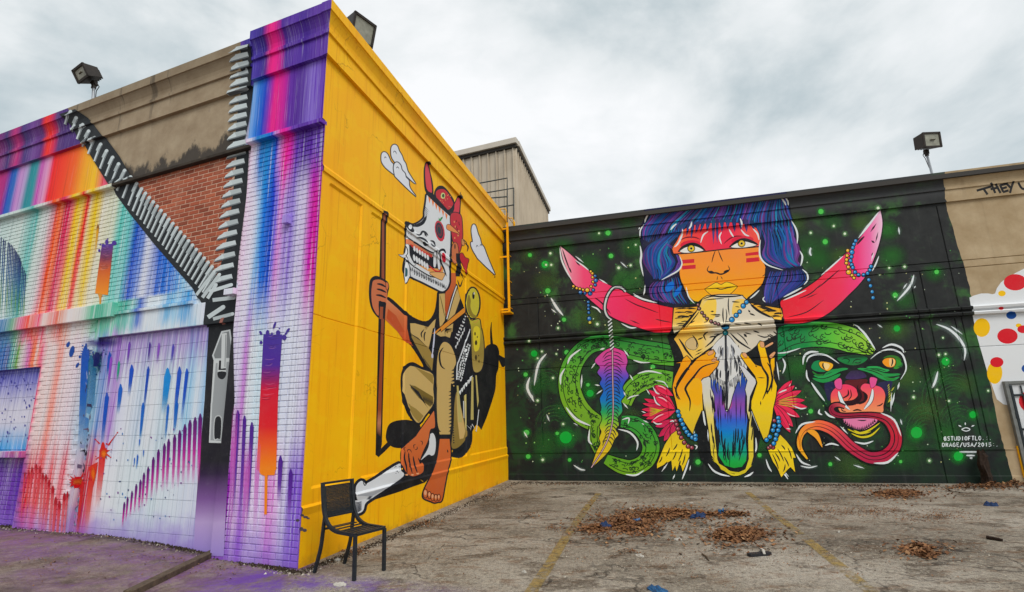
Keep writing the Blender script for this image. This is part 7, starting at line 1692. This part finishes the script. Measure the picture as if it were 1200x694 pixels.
M_BLUE = plain('blue_plastic', lin((40,88,128)), .35, 0, .3, 30); M_BLUE2 = plain('dark_blue_cloth', lin((38,58,92)), .8, 0, .3, 30); M_PAP = plain('dirty_paper', lin((178,174,166)), .8, 0, .1, 30); M_BLKR = plain('black_rubber', lin((40,40,44)), .6, 0, .2, 30)
crumple('plastic_glove', 709, 619.5, .055, .06, M_BLUE2, 'dark blue crumpled glove at the tip of the leaf drift', 'glove', 1)
crumple('plastic_wrapper', 747, 612.5, .045, .04, M_BLUE, 'bright blue wrapper lying in the middle of the leaf drift', 'wrapper', 2)
crumple('cloth_rag', 818, 606.5, .075, .05, M_BLUE2, 'navy rag at the far end of the leaf drift', 'rag', 3, 2.0)
crumple('plastic_wrapper', 847, 603, .055, .06, M_BLUE, 'pale blue wrapper just past the leaf drift', 'wrapper', 4)
crumple('plastic_bag', 771, 693, .05, .03, M_BLUE, 'blue plastic bag on bare asphalt in the foreground', 'bag', 5, 2.2)
crumple('plastic_scrap', 1161, 593, .05, .04, M_BLUE2, 'dull blue scrap on open asphalt near the beige wall end', 'scrap', 6)
for i,(x,y,r,lb) in enumerate([(740,597,.07,'white paper scrap above the leaf drift'),(395.5,657,.04,'grey-white crumpled paper behind the chair leg'),(398,686,.075,'grey paper scrap on purple overspray in front of the chair'),(795,633,.05,'flat white shred near the rounded leaf heap'),(810,590,.05,'white shred near the black wall foot'),(983,624,.03,'white chip by the faded parking line'),(614,671,.03,'yellowed leaf-like paper by the parking line'),(750,652,.06,'bent white plastic strip between leaf heaps')]):
    crumple('paper_scrap', x, y, r*.5, .018, M_PAP, lb, 'paper', 20+i, 1.7)
# sandal
sd_ = empty('sandal', gnd(890,651)); a_ = Vector((.97,.22,0)).normalized(); b_ = Vector((-.22,.97,0))
bmv = []; base_ = gnd(890,651)
sole = [(-.13,-.035),(-.10,-.045),(0,-.038),(.08,-.048),(.13,-.03),(.14,0),(.13,.032),(.08,.046),(0,.036),(-.10,.042),(-.13,.03),(-.14,0)]
m = MB(); n = len(sole); m.v = [base_+a_*x+b_*y+Z3*.002 for x,y in sole]+[base_+a_*x+b_*y+Z3*.028 for x,y in sole]; m.f = [list(range(n))[::-1], list(range(n,2*n))]+[[k,(k+1)%n,n+(k+1)%n,n+k] for k in range(n)]; m.build('sole', M_BLKR, sd_)
m = MB(); m.tube([base_+a_*.03-b_*.045+Z3*.02, base_+a_*.04-b_*.02+Z3*.06, base_+a_*.045+b_*.015+Z3*.062, base_+a_*.04+b_*.045+Z3*.02], .014, 8, None, .35); m.build('strap', M_PAP, sd_)
tag(sd_, 'black sandal with a pale strap lying on the asphalt', 'sandal')
M_WOOD = plain('old_timber', lin((92,80,66)), .9, 0, .35, 18, .6); M_WDK = plain('charred_timber', lin((46,34,26)), .9, 0, .4, 20, .6)
p0, p1 = gnd(1157,632), gnd(1175,635); d = (p1-p0).normalized(); 
m = MB(); m.tube([p0+Z3*.018, (p0+p1)/2+Z3*.022+Vector((0,.01,0)), p1+Z3*.018], .022, 7, .016); o = m.build('stick', M_WDK); tag(o, 'short dark stick lying alone on the asphalt', 'stick')
for i,(x0,y0,x1,y1,lb) in enumerate([(823,650,831,658,'pale split twig near the sandal'),(1085,654,1098,657,'thin dark twig at the edge of the matted leaf clump')]):
    p0, p1 = gnd(x0,y0), gnd(x1,y1); m = MB(); m.tube([p0+Z3*.008, (p0+p1)/2+Z3*.014+Vector((.01,0,0)), p1+Z3*.008], .009, 6, .005); o = m.build('twig', M_WOOD if i == 0 else M_WDK); tag(o, lb, 'twig')
# stump by the wall
ub_, _ = WB.hit(1155, 562, .12); st_ = WB.p3(ub_, 0, .16)
bm = bmesh.new(); n = 12; rows_ = []
for j in range(9):
    z = j*.075; ring = []
    for k in range(n):
        a = k*6.2832/n; r = .075*(1+.28*math.sin(3*a+j*.6)+.15*math.sin(7*a+j))*(1.12-.18*j/8); ring.append(bm.verts.new(Vector((r*math.cos(a)+.02*math.sin(j*.9), r*math.sin(a), z+(.08*math.sin(2*a+1) if j == 8 else 0)))))
    rows_.append(ring)
for j in range(8):
    for k in range(n): bm.faces.new([rows_[j][k], rows_[j][(k+1)%n], rows_[j+1][(k+1)%n], rows_[j+1][k]])
bm.faces.new(rows_[8]); bm.faces.new(rows_[0][::-1]); me = bpy.data.meshes.new('wood_stump'); bm.to_mesh(me); bm.free(); o = link('wood_stump', me, M_WDK); o.location = st_; tag(o, 'charred wooden stump standing against the black wall', 'stump')
# timber edging on the left
p0, p1 = gnd(163,694), gnd(246,655); p0.z = ground_z(p0.x,p0.y); p1.z = ground_z(p1.x,p1.y); d = (p1-p0).normalized(); s_ = d.cross(Z3).normalized(); 
m = MB(); m.box((p0+p1)/2+Z3*.025, d, s_, s_.cross(d), (p1-p0).length/2+.15, .05, .03); o = m.build('timber_board', M_WOOD, None, .006); tag(o, 'old timber board half sunk in the stained ground by the drip mural', 'board')
# broken rubble at right wall foot and at the pier foot
M_CON = plain('broken_concrete', lin((150,146,140)), .9, 0, .2, 12, .6)
for i,(x,y,r,mt,lb) in enumerate([(1190,563,.13,M_CON,'lump of broken concrete at the foot of the beige pilaster'),(271,655,.07,M_FRONT,'lilac-painted rubble lump at the foot of the corner pier')]): crumple('rubble_lump', x, y, r, r*.8, mt, lb, 'rubble', 50+i, 1.2)
